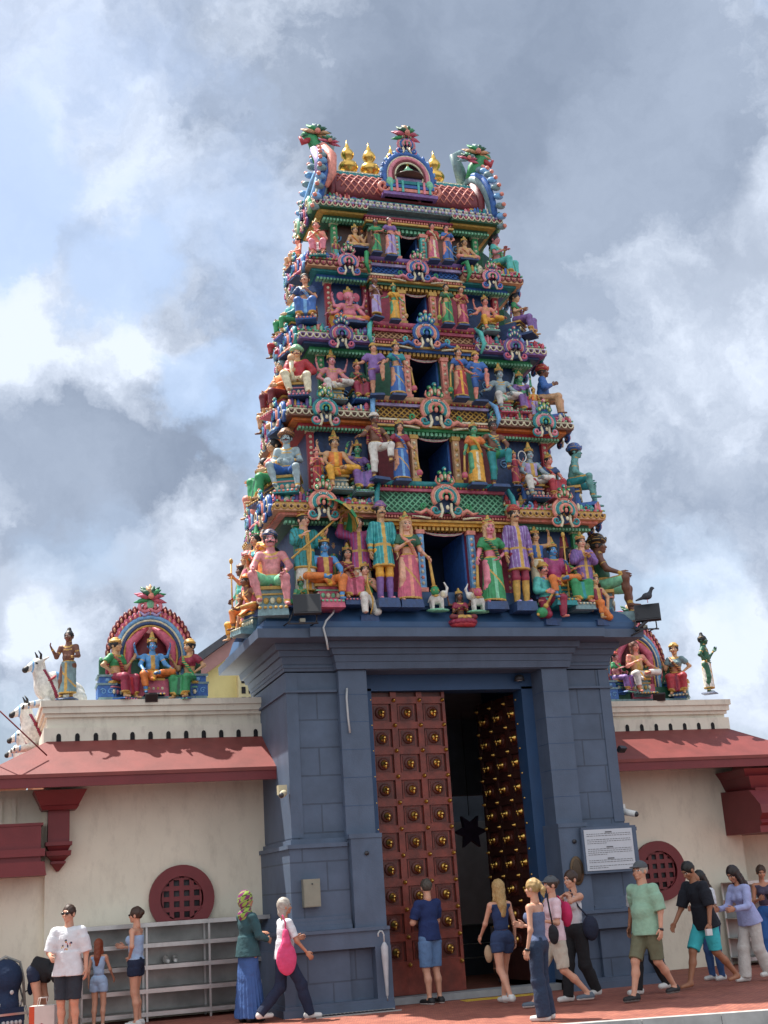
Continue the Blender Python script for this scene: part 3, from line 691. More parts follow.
# ------------------------------------------------------------------ gateway base (blue-grey painted masonry)
def blockwall():
    m = brickmat('blue_grey_masonry', hexc('536277'), hexc('4f5e73'), hexc('424e5f'), 1., .62, .74, .42, .012, (R(90), 0, 0), .55)
    return m
m_bl = blockwall()
m_bl2 = mk('blue_grey_paint', hexc('526176'), .6, 0, .12, 2.5, .2, 40, .45, 0, hexc('3f4858'))
m_bl3 = mk('deep_blue_paint', hexc('2a4a70'), .55, 0, .08, 3, .15, 40, .2)
m_dark = mk('dark_interior_plaster', hexc('6c747e'), .85, 0, .15, 3)
TW = empty('temple_gateway_tower', (0, 0, 0))
tag(TW, 'tall tapering gateway tower with painted storeys above a blue-grey base and wooden doors', 'temple tower')
cx = .06
def pier(sg):
    b = MB(); X = lambda a: cx+sg*a      # a measured outward from the axis
    def bx(a0, a1, y0, y1, z0, z1, m=m_bl2, **k):
        x0, x1 = sorted((X(a0), X(a1))); b.box(x0, x1, y0, y1, z0, z1, m, **k)
    # shaft
    bx(1.50, 2.76, .25, 2.7, 0, 4.93, m_bl); bx(2.58, 2.765, .235, 2.6, 2.46, 4.93)           # corner strip
    bx(1.497, 1.95, .12, .9, 1.10, 4.94); 
    for k in range(6): bx(1.494, 1.953, .117, .5, 2.46+k*.42, 2.466+k*.42, m_bl3)
    for z in (4.62, 5.0): bx(1.96, 2.80, .20, 2.72, z, z+.035)
    # plinths
    bx(1.955, 2.84, .10, 2.75, 1.16, 2.30, m_bl); bx(1.958, 2.87, .07, 2.76, 2.30, 2.36); bx(1.956, 2.80, .16, 2.73, 2.36, 2.43)
    bx(1.452, 1.93, -.02, .8, 1.133, 2.46); bx(1.448, 1.955, -.035, .82, 2.40, 2.462)
    bx(1.96, 2.93, .02, 2.8, 1.14, 1.20); bx(1.962, 2.91, .045, 2.79, 1.20, 1.26); bx(1.964, 2.885, .07, 2.78, 1.26, 1.32)
    bx(1.425, 3.0, -.05, 2.85, .86, 1.135, m_bl2); bx(1.427, 3.04, -.085, 2.87, 1.09, 1.138)
    bx(2.02, 2.92, .06, 2.8, .0, .86, m_bl); bx(1.42, 1.66, -.06, 2.6, 0, .87); bx(1.66, 2.02, .14, 2.6, 0, .861, m_bl)
    bx(2.86, 3.02, -.04, 2.84, 0, .862, m_bl2); bx(1.42, 3.06, -.09, 2.9, 0, .10); bx(1.42, 3.035, -.07, 2.88, .10, .15)
    b.build('pier', TW)
    # small round vents
    v = MB(); v.tube([(X(1.70), -.045, 2.18), (X(1.70), -.02, 2.18)], .035, m_dsteel); v.build('vent', TW)
pier(-1); pier(1)
b = MB()
m_lin = m_bl2
b.box(cx-1.5, cx+1.5, .12, .8, 4.60+.34, 5.2, m_lin)                       # lintel
b.box(cx-1.97, cx+1.97, .10, 1.0, 4.98, 5.06, m_lin); b.box(cx-2.0, cx+2.0, .05, 1.0, 5.06, 5.18, m_lin)
for z0, z1, o in [(4.95, 5.06, .02), (5.06, 5.17, .05), (5.17, 5.26, .10), (5.26, 5.36, .17)]:
    b.box(cx-2.76-o, cx+2.76+o, .25-o, 2.7+o, z0, z1-.002, m_lin, tp=-.02, ty=-.02)
    b.box(cx-1.97-o*.9, cx+1.97+o*.9, .08-o, 2.5, z0+.001, z1-.003, m_lin, tp=-.02, ty=-.02)
b.box(-3.24, 3.24, -.36, 2.9, 5.362, 5.50, m_lin, tp=-.01, ty=-.01); b.box(-2.45, 2.50, -.42, 2.5, 5.366, 5.503, m_lin, ty=-.01)
b.box(-3.16, 3.16, -.33, 2.84, 5.50, 5.545, m_bl3)
b.build('cornice', TW)
b = MB(); m_slab = mk('blue_slab_paint', hexc('37587e'), .5, 0, .12, 4, .2, 40, .25)
b.box(-3.14, 3.14, -.32, 2.8, 5.547, 5.62, m_slab); b.box(-3.10, 3.10, -.32, 2.8, 5.62, 5.86, m_slab, tp=.05, ty=.26)
b.box(-2.9, 2.9, -.04, 2.6, 5.86, 5.92, m_slab); b.box(-1.35, 1.35, -.14, 2.6, 5.858, 6.14, m_slab)
b.box(-.52, .52, -.2, 1, 5.90, 6.02, m_slab)
b.build('platform', TW)
# door frame and passage
b = MB()
b.box(cx-1.47, cx-1.30, .55, .9, .10, 4.72, m_bl3); b.box(cx+1.30, cx+1.50, .55, .9, .10, 4.72, m_bl3); b.box(cx-1.47, cx+1.50, .55, .9, 4.68, 4.945, m_bl3)
b.box(cx-1.50, cx-1.46, .8, 2.7, 0, 4.95, m_bl3); b.box(cx+1.46, cx+1.50, .8, 2.7, 0, 4.95, m_bl3)
b.build('door_frame', TW)
b = MB(); b.box(cx-1.42, cx+1.42, .35, .72, .004, .10, mk('threshold_stone', (.30, .32, .33), .6, 0, .12, 6)); b.build('threshold', TW)
b = MB(); b.box(-1.5, 1.6, .9, 2.69, 4.95, 5.1, m_dark); b.box(-1.9, 4.6, 2.71, 7.9, 4.95, 5.1, m_dark); b.box(-1.9, -1.7, 2.7, 9, 0, 4.95, m_dark); b.box(4.6, 4.8, 2.92, 9, 0, 4.95, m_dark); b.box(-1.9, 4.8, 9, 9.2, 0, 5.05, m_dark)
b.box(-1.7, 4.6, 6.2, 6.5, 3.4, 4.95, m_dark); b.box(2.65, 2.9, 5.2, 5.45, 0, 4.95, m_dark); b.box(2.3, 3.9, 8.8, 8.99, .0, 3.0, mk('pale_plaster', (.45, .46, .46), .8, 0, .12, 3))
b.build('passage', TW)
m_wood = mk('varnished_teak', hexc('753327'), .45, 0, .34, 7, .25, 30, .2)
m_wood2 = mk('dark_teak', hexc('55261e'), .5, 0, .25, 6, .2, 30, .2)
br_ = gold()
def door_leaf(loc, rz, hinge, rows=10, Wd=1.34, Hd=4.56, m_wood=m_wood):
    o = MB(); X0 = 0
    o.box(0, Wd, .03, .07, 0, Hd, m_wood2)
    cw = Wd/3.0; pit = (Hd-.55)/rows; zb = .42
    for i in range(4):
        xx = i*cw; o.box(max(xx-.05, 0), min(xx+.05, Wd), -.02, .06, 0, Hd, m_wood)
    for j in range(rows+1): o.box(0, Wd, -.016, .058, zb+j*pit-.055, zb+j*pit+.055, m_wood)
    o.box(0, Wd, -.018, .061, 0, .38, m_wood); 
    for i in range(3):
        for j in range(rows):
            xc, zc = (i+.5)*cw, zb+(j+.5)*pit
            for a, q in ((.145, .018), (.115, .008)):
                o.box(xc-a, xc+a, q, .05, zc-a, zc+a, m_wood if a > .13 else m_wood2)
    e = o.build('door', TW); e.location = loc; e.rotation_euler = (0, 0, rz)
    bs = None
    for i in range(3):
        for j in range(rows):
            if bs is None:
                q = MB(); q.T = Matrix.Rotation(R(90), 4, 'X'); q.lathe([(.098, -.0), (.095, .018), (.075, .028), (.06, .034)], (0, 0, 0), m_wood2, 14)
                q.lathe([(.058, .02), (.062, .045), (.045, .07), (.022, .082), (.018, .11), (.028, .125), (.012, .14)], (0, 0, 0), br_, 12); q.T = None
                q.tube([(0, -.10, .0), (0, -.105, -.03), (0, -.10, -.075)], [.008, .014, .022], br_); bs = q.build('boss', e); o2 = bs
            else: o2 = bs.copy(); col.objects.link(o2); o2.parent = e
            o2.location = ((i+.5)*cw, .012, zb+(j+.5)*pit)
    st = None
    for i in range(4):
        for j in range(rows+1):
            if st is None:
                q = MB(); q.T = Matrix.Rotation(R(90), 4, 'X'); q.lathe([(.036, 0), (.034, .012), (.02, .022), (.015, .05), (.004, .055)], (0, 0, 0), br_, 9); st = q.build('stud', e); o2 = st
            else: o2 = st.copy(); col.objects.link(o2); o2.parent = e
            o2.location = (min(max(i*cw, .04), Wd-.04), -.02, zb+j*pit)
    return e
door_leaf((cx-1.36, .62, .11), R(3), 0)
dl = door_leaf((cx+1.36, .78, .11), R(97), 0, m_wood=mk('shade_darkened_teak', hexc('3a1c18'), .55, 0, .25, 6, .2, 30, .2))  # right leaf's teak is darkened to paint in the doorway's shade
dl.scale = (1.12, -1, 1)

# ------------------------------------------------------------------ painted ornament builders
def arch_pts(w, h, a0=-40, a1=220, n=18): return [(w*math.cos(R(a0+(a1-a0)*i/n)), 0, h*math.sin(R(a0+(a1-a0)*i/n))) for i in range(n+1)]
def spiral(c, r, turns, sg, n=16, y=0, st=0.):
    return [(c[0]+sg*r*(1-.8*i/n)*math.cos(R(st+turns*360*i/n)), y, c[1]+r*(1-.8*i/n)*math.sin(R(st+turns*360*i/n))) for i in range(n+1)]
KP = [('pink', 'blue', 'cream', 'green'), ('teal', 'pink', 'cream', 'lime'), ('blue', 'salmon', 'cream', 'aqua'), ('salmon', 'teal', 'cream', 'green'), ('violet', 'rose', 'cream', 'teal'), ('sky', 'magenta', 'cream', 'mint')]
def kudu(w, h, pal, wide=False):
    b = MB(); A, B_, C_, D_ = [pt(k) for k in pal]; s = w/2
    # horseshoe of nested bands that flare into scrolls at the foot
    b.T = Matrix.Translation((0, .06, 0)); b.add([(s*.62*math.cos(R(q)), 0, h*.36+s*.62*math.sin(R(q))) for q in range(0, 360, 30)], [tuple(range(12))], pt('navy')); b.T = None
    for i, (m, rr_) in enumerate([(A, 1.), (C_, .84), (B_, .70), (C_, .56), (A, .44), (D_, .32)]):
        P = [(x*s*.74*rr_, -.012*i, h*.42+z*s*.66*rr_) for x, y, z in arch_pts(1, 1, -38, 218, 16)]
        b.tube(P, s*(.105 if i % 2 == 0 else .05), m, 6)
    for sg in (-1, 1):
        for i, (m, rr_) in enumerate([(A, .34), (B_, .22)]):
            b.tube(spiral((sg*s*.62, h*.16), s*rr_, 1.15, sg, 14, -.02*i, 200), [s*.10*(1-.05*k) for k in range(15)], m, 6)
        b.tube([(sg*s*.30, 0, h*.30), (sg*s*.24, -.02, h*.15), (sg*s*.36, -.02, h*.02), (sg*s*.5, 0, h*.04)], [s*.08, s*.09, s*.08, s*.03], C_, 6)
        if wide:
            b.tube([(sg*s*.8, 0, h*.08), (sg*s*1.15, -.01, h*.16), (sg*s*1.45, -.01, h*.09), (sg*s*1.8, 0, h*.13)], [s*.13, s*.12, s*.10, s*.03], A, 6)
            b.tube(spiral((sg*s*1.25, h*.24), s*.2, 1.1, sg, 12, 0, 250), s*.055, D_, 6)
            b.tube([(sg*s*.9, .02, h*.0), (sg*s*1.4, .0, h*.02), (sg*s*1.95, .0, h*.04)], [s*.06, s*.06, s*.02], C_, 6)
        # bulging eyes and horns of the mask
        b.ball((sg*s*.20, -.06, h*.60), s*.085, pt('white'), 8, 6); b.ball((sg*s*.20, -.06-s*.06, h*.60), s*.042, pt('black'), 6, 4)
        b.tube([(sg*s*.32, -.03, h*.66), (sg*s*.52, -.03, h*.74), (sg*s*.46, -.03, h*.84)], [s*.09, s*.07, s*.02], A, 6)
    b.ball((0, -.05, h*.52), (s*.16, s*.16, s*.13), A, 8, 6); b.ball((0, -.05, h*.40), (s*.11, s*.1, s*.15), pt(pal[0]), 8, 6); b.ball((0, -.06, h*.20), (s*.10, s*.08, s*.13), pt('cream'), 8, 6)
    # foliage crown of buds
    for q, r_, z_, kk in [(-62, .26, .74, 3), (-30, .34, .80, 0), (0, .42, .84, 3), (30, .34, .80, 0), (62, .26, .74, 3), (-46, .17, .90, 3), (46, .17, .90, 3), (0, .2, .98, 1)]:
        b.ball((math.sin(R(q))*s*.40, -.04, h*z_), (s*.13, s*.12, s*r_*.62), pt(pal[kk]), 7, 6)
        b.ball((math.sin(R(q))*s*.40, -.04-s*.10, h*(z_-.02)), (s*.06, s*.05, s*r_*.3), C_, 6, 4)
    return b
def beads(b, x0, x1, y, z, r, m, step=None, m2=None):
    n = max(2, int(abs(x1-x0)/(step or r*2.3)))
    for i in range(n+1): b.ball((x0+(x1-x0)*i/n, y, z), r, m if (i % 2 == 0 or m2 is None) else m2, 6, 4)
def dent(b, x0, x1, y0, y1, z0, z1, m, step):
    n = int((x1-x0)/step)
    for i in range(n):
        a = x0+(x1-x0)*(i+.2)/n; b.box(a, a+(x1-x0)/n*.6, y0, y1, z0, z1, m)
def lattice(b, x0, x1, z0, z1, y0, y1, mb_, mf, st=.12, r=.011):
    b.add([(x0, y0+.012, z0), (x1, y0+.012, z0), (x1, y1+.012, z1), (x0, y1+.012, z1)], [(0, 1, 2, 3)], mb_)
    w_ = z1-z0; n = int((x1-x0+w_)/st)+1
    for i in range(-1, n+1):
        for sg in (-1, 1):
            xa = x0+i*st if sg > 0 else x0+i*st; xb = xa+sg*w_
            ta, tb = 0., 1.
            def cl(x): return (x-xa)/(xb-xa)
            lo, hi = sorted((cl(x0), cl(x1))); ta, tb = max(0, lo), min(1, hi)
            if tb-ta < .05: continue
            P = [(xa+(xb-xa)*t, y0+(y1-y0)*t, z0+(z1-z0)*t) for t in (ta, tb)]; b.tube(P, r, mf, 4)
def scallops(b, x0, x1, y, z, w_, m, m2, dz=.09):
    n = max(1, int((x1-x0)/w_))
    for i in range(n):
        c = x0+(x1-x0)*(i+.5)/n; ww = (x1-x0)/n*.5
        b.tube([(c+ww*.9*math.cos(R(q)), y, z-dz*math.sin(R(q))) for q in range(0, 181, 30)], dz*.16, m, 5); b.ball((c, y, z-dz*.35), (ww*.4, .02, dz*.35), m2, 6, 4)
def pilaster(b, x, y, z0, z1, r, m, m2):
    b.box(x-r, x+r, y-r*.6, y+r, z0, z1, m); b.box(x-r*1.35, x+r*1.35, y-r*.9, y+r, z0, z0+.07, m2); b.box(x-r*1.35, x+r*1.35, y-r*.9, y+r, z1-.07, z1, m2)
    n = max(3, int((z1-z0)/.11))
    for i in range(n): b.ball((x, y-r*.6, z0+.1+(z1-z0-.2)*(i+.5)/n), (r*.55, r*.4, .03), m2 if i % 2 else pt('cream'), 6, 4)
# storeys: floor z, corner cornice z, centre floor z, lintel z, half width, front y, back y, door half width
ST = [dict(z0=5.92, zc=7.33, zf=6.16, zl=7.20, zt=8.05, w=2.88, y=-.20, yb=2.25, dw=.39, cwid=1.08, wall='navy', wall2='crimson', pc='sky', lint='yellow', lat=('green', 'mint'), tube='teal', fr='tan'),
      dict(z0=7.72, zc=9.00, zf=8.06, zl=8.90, zt=9.60, w=2.55, y=-.05, yb=2.15, dw=.32, cwid=1.0, wall='navy', wall2='maroon', pc='tan', lint='green', lat=('cream', 'gold'), tube='tan', fr='tan'),
      dict(z0=9.30, zc=10.45, zf=9.62, zl=10.42, zt=11.05, w=2.26, y=.10, yb=2.0, dw=.29, cwid=.92, wall='navy', wall2='dgreen', pc='salmon', lint='blue', lat=('salmon', 'tan'), tube='rose', fr='magenta'),
      dict(z0=10.80, zc=11.91, zf=11.07, zl=11.74, zt=12.38, w=2.02, y=.25, yb=1.85, dw=.235, cwid=.84, wall='navy', wall2='crimson', pc='salmon', lint='dgreen', lat=('sky', 'blue'), tube='purple', fr='cream'),
      dict(z0=12.22, zc=13.18, zf=12.42, zl=12.98, zt=13.38, w=1.80, y=.40, yb=1.70, dw=.2, cwid=.78, wall='dbrown', wall2='brown', pc='aqua', lint='dgreen', lat=('white', 'lilac'), tube='purple', fr='cream')]
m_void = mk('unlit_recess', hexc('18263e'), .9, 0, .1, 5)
for si, S in enumerate(ST):
    w_, y, z0, zc, zf, zl, zt, yb, dw, cw = [S[k] for k in ('w', 'y', 'z0', 'zc', 'zf', 'zl', 'zt', 'yb', 'dw', 'cwid')]
    nx = ST[si+1] if si < 4 else dict(w=1.72, y=.5)
    b = MB(); wl = pt(S['wall']); wl2 = pt(S['wall2'])
    iw = w_-.42; yi = y+.42
    # core with a door opening through the front bay
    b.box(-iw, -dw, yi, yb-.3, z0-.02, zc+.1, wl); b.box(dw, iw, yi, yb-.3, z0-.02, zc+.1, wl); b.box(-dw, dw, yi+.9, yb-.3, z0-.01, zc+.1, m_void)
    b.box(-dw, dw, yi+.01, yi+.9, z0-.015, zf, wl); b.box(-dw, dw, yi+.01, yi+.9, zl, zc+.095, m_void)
    b.box(-dw-.003, -dw+.03, yi-.1, yi+.85, zf, zl, pt('blue')); b.box(dw-.03, dw+.003, yi-.1, yi+.85, zf, zl, pt('blue'))
    b.box(-cw, -dw-.004, y+.22, yi+.02, z0, zl+.1, pt(S['wall2'])); b.box(dw+.004, cw, y+.22, yi+.02, z0, zl+.1, pt(S['wall2']))
    for sg in (-1, 1):     # niche backs, painted with scroll panels
        for k in range(5):
            xx = sg*(cw+.12+k*(iw-cw-.2)/4); b.tube(spiral((xx, (z0+zc)/2+.2*math.sin(k*2)), .09, 1.3, sg, 12, yi-.012, 40*k), .014, pt('sky'), 5)
    b.build('storey_wall', TW)
    for sg in (-1, 1):
        b = MB(); pilaster(b, sg*(dw+.055), y+.16, zf, zl, .055, pt(S['pc']), pt('gold' if si % 2 else 'salmon')); b.build('door_post', TW)
        for xx, cc_, r_ in [(cw+.06, S['wall2'], .05), (iw-.02, 'red' if si in (1, 3) else 'green', .055), (cw*.72, 'tan' if si != 2 else 'violet', .045)]:
            b = MB(); pilaster(b, sg*xx, yi-.07, z0+.02 if xx > cw else zf, zc, r_, pt({'navy': 'purple'}.get(cc_, cc_)), pt('cream' if r_ > .05 else 'orange')); b.build('pilaster', TW)
    # lintel and curtain over the door
    b = MB(); dent(b, -cw, cw, y+.14, y+.3, zl+.0, zl+.06, pt('mint' if si in (1, 4) else 'gold'), .075); b.box(-cw-.04, cw+.04, y+.10, y+.5, zl+.06, zl+.11, pt(S['lint'])); b.box(-cw-.06, cw+.06, y+.05, y+.5, zl+.11, zl+.145, pt('gold'))
    for q in range(7): b.tube([(dw*.9*math.cos(R(a)), y+.20, zl-.0-(.05+.0*q)*math.sin(R(a))*(1+q*.12)) for a in range(0, 181, 30)], .007, pt(('red', 'white', 'blue', 'yellow', 'green', 'white', 'rose')[q]), 4)
    b.build('lintel', TW)
    # central cornice: strips, sloping lattice, round ledge
    h_ = zt-(zl+.145); zz = zl+.147
    b = MB()
    y += .12
    b.box(-cw-.05, cw+.05, y+.02, y+.55, zz, zz+.045, pt('maroon' if si % 2 == 0 else 'purple')); dent(b, -cw-.05, cw+.05, y-.01, y+.1, zz+.048, zz+.085, pt('salmon'), .05)
    b.box(-cw-.07, cw+.07, y-.03, y+.55, zz+.087, zz+.12, pt('cream' if si % 2 else 'crimson'))
    lat0, lat1 = zz+.13, zt-.20
    if si < 4:
        yn = nx['y']
        b.box(-cw-.02, cw+.02, y+.06, y+.6, zz+.12, lat1, pt('dgreen' if si == 0 else 'dbrown')); lattice(b, -cw+.02, cw-.02, lat0, lat1, y-.02, y+.055, pt({'green': 'dgreen', 'cream': 'dbrown', 'salmon': 'brown', 'sky': 'navy'}[S['lat'][0]]), pt(S['lat'][1]), .105 if si < 3 else .09, .013)
        b.box(-cw-.03, cw+.03, y+.0, y+.6, lat1, lat1+.05, pt('rose' if si % 2 == 0 else 'lilac')); beads(b, -cw, cw, y-.01, lat1+.07, .022, pt('gold'), .05, pt('red'))
        b.box(-cw, cw, y+.05, y+.6, lat1+.05, zt-.02, pt('slate'))
        b.tube([(-cw-.06, y+.03, zt-.07), (cw+.06, y+.03, zt-.07)], .055, pt(S['tube']), 10)
    else:
        b.box(-cw-.02, cw+.02, y+.06, y+.6, zz+.12, zt, pt('slate')); 
    b.build('centre_cornice', TW); y -= .12
    # corner bays: projecting slab with scallops, running round the sides
    for sg in (-1, 1):
        b = MB(); xa, xb = (cw+.02, w_) ; 
        def bx(x0, x1, *a, **k):
            lo, hi = sorted((sg*x0, sg*x1)); b.box(lo, hi, *a, **k)
        cc1 = pt(('tan', 'brown', 'purple', 'tan', 'dgreen')[si]); cc2 = pt(('gold', 'cream', 'cream', 'maroon', 'cream')[si])
        bx(xa, w_-.22, y+.22, yb-.2, zc-.02, zc+.05, pt(('dgreen', 'red', 'green', 'blue', 'dgreen')[si])); dent(b, min(sg*xa, sg*(w_-.2)), max(sg*xa, sg*(w_-.2)), y+.18, y+.3, zc-.06, zc-.02, pt('mint'), .06)
        bx(xa, w_-.10, y+.10, yb-.1, zc+.05, zc+.09, pt(('salmon', 'orange', 'navy', 'teal', 'gold')[si]))
        bx(xa, w_, y, yb, zc+.092, zc+.20, cc1, tp=0, ty=.0); bx(xa, w_-.03, y+.03, yb-.03, zc+.20, zc+.24, cc2)
        x0_, x1_ = sorted((sg*xa, sg*w_)); scallops(b, x0_, x1_, y-.008, zc+.19, .11, cc2, pt('dbrown' if si < 3 else 'rose'), .075)
        beads(b, x0_, x1_, y+.02, zc+.255, .02, pt('rose'), .06, pt('mint'))
        Tm = Matrix.Rotation(R(-90), 4, 'Z'); b.T = Matrix.Translation((sg*(w_+.008), 0, 0))@(Matrix.Rotation(R(90*sg), 4, 'Z'))
        scallops(b, *(sorted((sg*y, sg*yb))), 0, zc+.19, .11, cc2, pt('dbrown'), .075); b.T = None
        # curved shoulder brackets next to the centre bay
        if si < 4: b.tube([(sg*(cw+.07), y-.02, zc+.03), (sg*(cw+.13), y-.06, zc+.2), (sg*(cw+.10), y-.02, zc+.42), (sg*(cw+.02), y+.05, zt-.06)], [.02, .04, .045, .02], pt(('teal', 'sky', 'aqua', 'green', 'mint')[si]), 8)
        # roofs of the corner pavilions
        if si < 4:
            zz2 = zc+.24; zn = ST[si+1]['z0']
            bx(cw, w_-.12, y+.14, yb-.12, zz2, zn, pt(('mint', 'navy', 'slate', 'teal')[si]), tp=.10, ty=.1)
            for k in range(5): b.ball((sg*(cw+.2+k*(w_-cw-.45)/4), y+.12, zz2+.07), (.07, .05, .07), pt(('pink', 'sky', 'white', 'rose', 'mint')[(k+si) % 5]), 7, 5)
        b.build('corner_cornice', TW)
    rs = random.Random(50+si); cols = ['pink', 'teal', 'sky', 'salmon', 'green', 'cream', 'violet', 'rose', 'mint', 'gold', 'blue', 'red']
    for sg in (-1, 1):
        for (face, n_) in (('front', 15), ('side', 13)):
            b = MB()
            for lev in (0, 1):
                if lev: b = MB()
                zr = (zc+.245) if lev == 0 else z0-.03
                if face == 'front': lo_, hi_ = sorted((sg*(cw+.03), sg*(w_-.05))); b.box(lo_, hi_, y+.02+.06*lev, y+.16+.06*lev, zr, zr+.025, pt(rs.choice(cols)))
                else: lo_, hi_ = sorted((sg*(w_-.10-.25*lev), sg*(w_-.01-.25*lev))); b.box(lo_, hi_, y+.02, yb-.02, zr, zr+.025, pt(rs.choice(cols)))
                for k in range(n_):
                    t = (k+.5)/n_; zz0 = (zc+.24) if lev == 0 else z0-.02
                    if face == 'front': px_, py_ = sg*(cw+.05+t*(w_-cw-.1)), y+.03+.06*rs.random()+(.06 if lev else 0)
                    else: px_, py_ = sg*(w_-.02-.05*rs.random()-(.25 if lev else 0)), y+t*(yb-y)
                    m1, m2 = pt(rs.choice(cols)), pt(rs.choice(cols)); r_ = rs.uniform(.05, .085); hh_ = rs.uniform(.10, .22)
                    if k % 3 == 0:
                        P = spiral((0, r_), r_, 1.2, rs.choice((-1, 1)), 10, 0, rs.uniform(0, 360)); 
                        P = [(px_+q[0], py_, zz0+q[2]) for q in P] if face == 'front' else [(px_, py_+q[0], zz0+q[2]) for q in P]
                        b.tube(P, [r_*.30*(1-.05*i) for i in range(11)], m1, 6); b.ball((px_, py_-.01, zz0+r_), (r_*.4,)*3, m2, 6, 5)
                    elif k % 3 == 1:
                        b.tube([(px_, py_, zz0), (px_, py_, zz0+hh_*.4), (px_, py_, zz0+hh_*.75), (px_, py_, zz0+hh_)], [r_*.5, r_*.75, r_*.5, r_*.12], m1, 7); b.ball((px_, py_, zz0+hh_*.45), (r_*.8, r_*.8, r_*.2), m2, 7, 4)
                    else:
                        for q in (-1, 0, 1):
                            dx = q*r_*.7; b.ball((px_+(dx if face == 'front' else 0), py_+(0 if face == 'front' else dx), zz0+hh_*(.5-.14*abs(q))), (r_*.42, r_*.42, hh_*.45), m1 if q else m2, 6, 5)
                b.build('scrollwork', TW)
        # large corner volute
        c1, c2 = (('blue', 'cream'), ('blue', 'cream'), ('teal', 'pink'), ('sky', 'rose'), ('mint', 'cream'))[si]
        for yy_, ss_ in ((.30, 1), (1.15, -1)):
            b = MB()
            for (m_, rr2, tk) in ((c1, .20, .045), (c2, .165, .022)): b.tube([(sg*(w_+.01+.03*(m_ == c2)), y+yy_+q[0]*1., zc+.28+q[2]) for q in spiral((0, 0), rr2, 1.3, ss_, 16, 0, 200)], tk, pt(m_), 6)
            b.build('volute', TW)
# ornament arches: centre, corners and sides
def put_kudu(w, h, pal, x, y, z, rz=0, wide=False):
    o = kudu(w, h, KP[pal], wide).build('arch_ornament', TW); o.location = (x, y, z); o.rotation_euler = (0, 0, rz)
for si, (z, h, w_, pal) in enumerate([(7.36, .86, .62, 3), (8.98, .80, .66, 3), (10.50, .70, .60, 2), (11.86, .62, .52, 0)]):
    put_kudu(w_, h, pal, .0, ST[si]['y']+.0, z, 0, True)
for si, L_ in enumerate([[(-2.10, 7.28, .50, .60, 3), (2.10, 7.28, .50, .60, 3)], [(-1.94, 8.93, .46, .60, 1), (1.97, 8.93, .46, .56, 1)], [(-1.55, 10.40, .44, .52, 4), (1.62, 10.40, .44, .52, 4)], [(-1.30, 11.86, .40, .52, 0), (1.38, 11.84, .38, .48, 0)]]):
    for (x, z, w_, h, pal) in L_: put_kudu(w_*1.15, h*1.22, pal, x, ST[si]['y']-.07, z-.04)
    for sg in (-1, 1):
        put_kudu(.55, .6, 2, sg*(ST[si]['w']+.06), ST[si]['y']+.55, ST[si]['zc']+.0, R(-90) if sg < 0 else R(90))
        put_kudu(.6, .66, 5, sg*(ST[si]['w']+.06), (ST[si]['y']+ST[si]['yb'])/2+.3, ST[si]['zc']+.02, R(-90) if sg < 0 else R(90))
# ------------------------------------------------------------------ barrel roof
yr = 1.05; m_tile = pt('maroon')
b = MB(); prof = []
for i in range(15):
    a = R(-12+ (204)*i/14); prof.append((yr-.60*math.cos(a), 13.68+.60*max(math.sin(a), -.3)*(1.0)))
b.prism(prof, -1.36, 1.36, m_tile, 'x', True)
b.box(-1.78, 1.78, .40, 1.72, 13.34, 13.42, pt('slate')); b.box(-1.72, 1.72, .41, 1.7, 13.42, 13.48, pt('cream')); b.box(-1.6, 1.6, .44, 1.6, 13.48, 13.52, pt('teal'))
beads(b, -1.75, 1.75, .385, 13.38, .028, pt('lilac'), .065, pt('white')); beads(b, -1.7, 1.7, .40, 13.455, .022, pt('white'), .06, pt('violet'))
b.build('barrel_roof', TW)
b = MB()   # diamond tile ribs over the front of the barrel
def barrel(x, t): a = R(-4+t*90); return (x, yr-.605*math.cos(a), 13.68+.605*math.sin(a))
for i in range(-8, 26):
    for sg in (-1, 1):
        P = []
        for k in range(9):
            t = k/8; x = -1.34+i*.135+(0 if sg > 0 else .0)+sg*t*.62
            if -1.34 < x < 1.34: P.append(barrel(x, t))
        if len(P) > 2: b.tube(P, .013, pt('salmon'), 4)
b.build('roof_tile_ribs', TW)
b = MB(); b.box(-1.34, 1.34, yr-.14, yr+.14, 14.24, 14.34, pt('aqua')); b.box(-1.30, 1.30, yr-.10, yr+.10, 14.34, 14.40, pt('cream')); beads(b, -1.3, 1.3, yr-.13, 14.32, .035, pt('mint'), .09, pt('pink')); beads(b, -1.3, 1.3, yr-.36, 14.19, .022, pt('teal'), .06, pt('cream'))
b.box(-1.34, 1.34, yr-.40, yr-.30, 14.12, 14.18, pt('teal')); b.build('roof_ridge', TW)
for x in (-.92, -.50, -.06, .36, .80, 1.10):
    if x == 1.10: continue
    b = MB(); b.lathe([(.06, 0), (.07, .03), (.16, .08), (.19, .15), (.16, .23), (.07, .28), (.065, .31), (.115, .37), (.13, .43), (.10, .50), (.045, .56), (.05, .58), (.02, .66), (.004, .74)], (0, 0, 0), gold(), 18)
    o = b.build('finial', TW); o.location = (x, yr, 14.38)
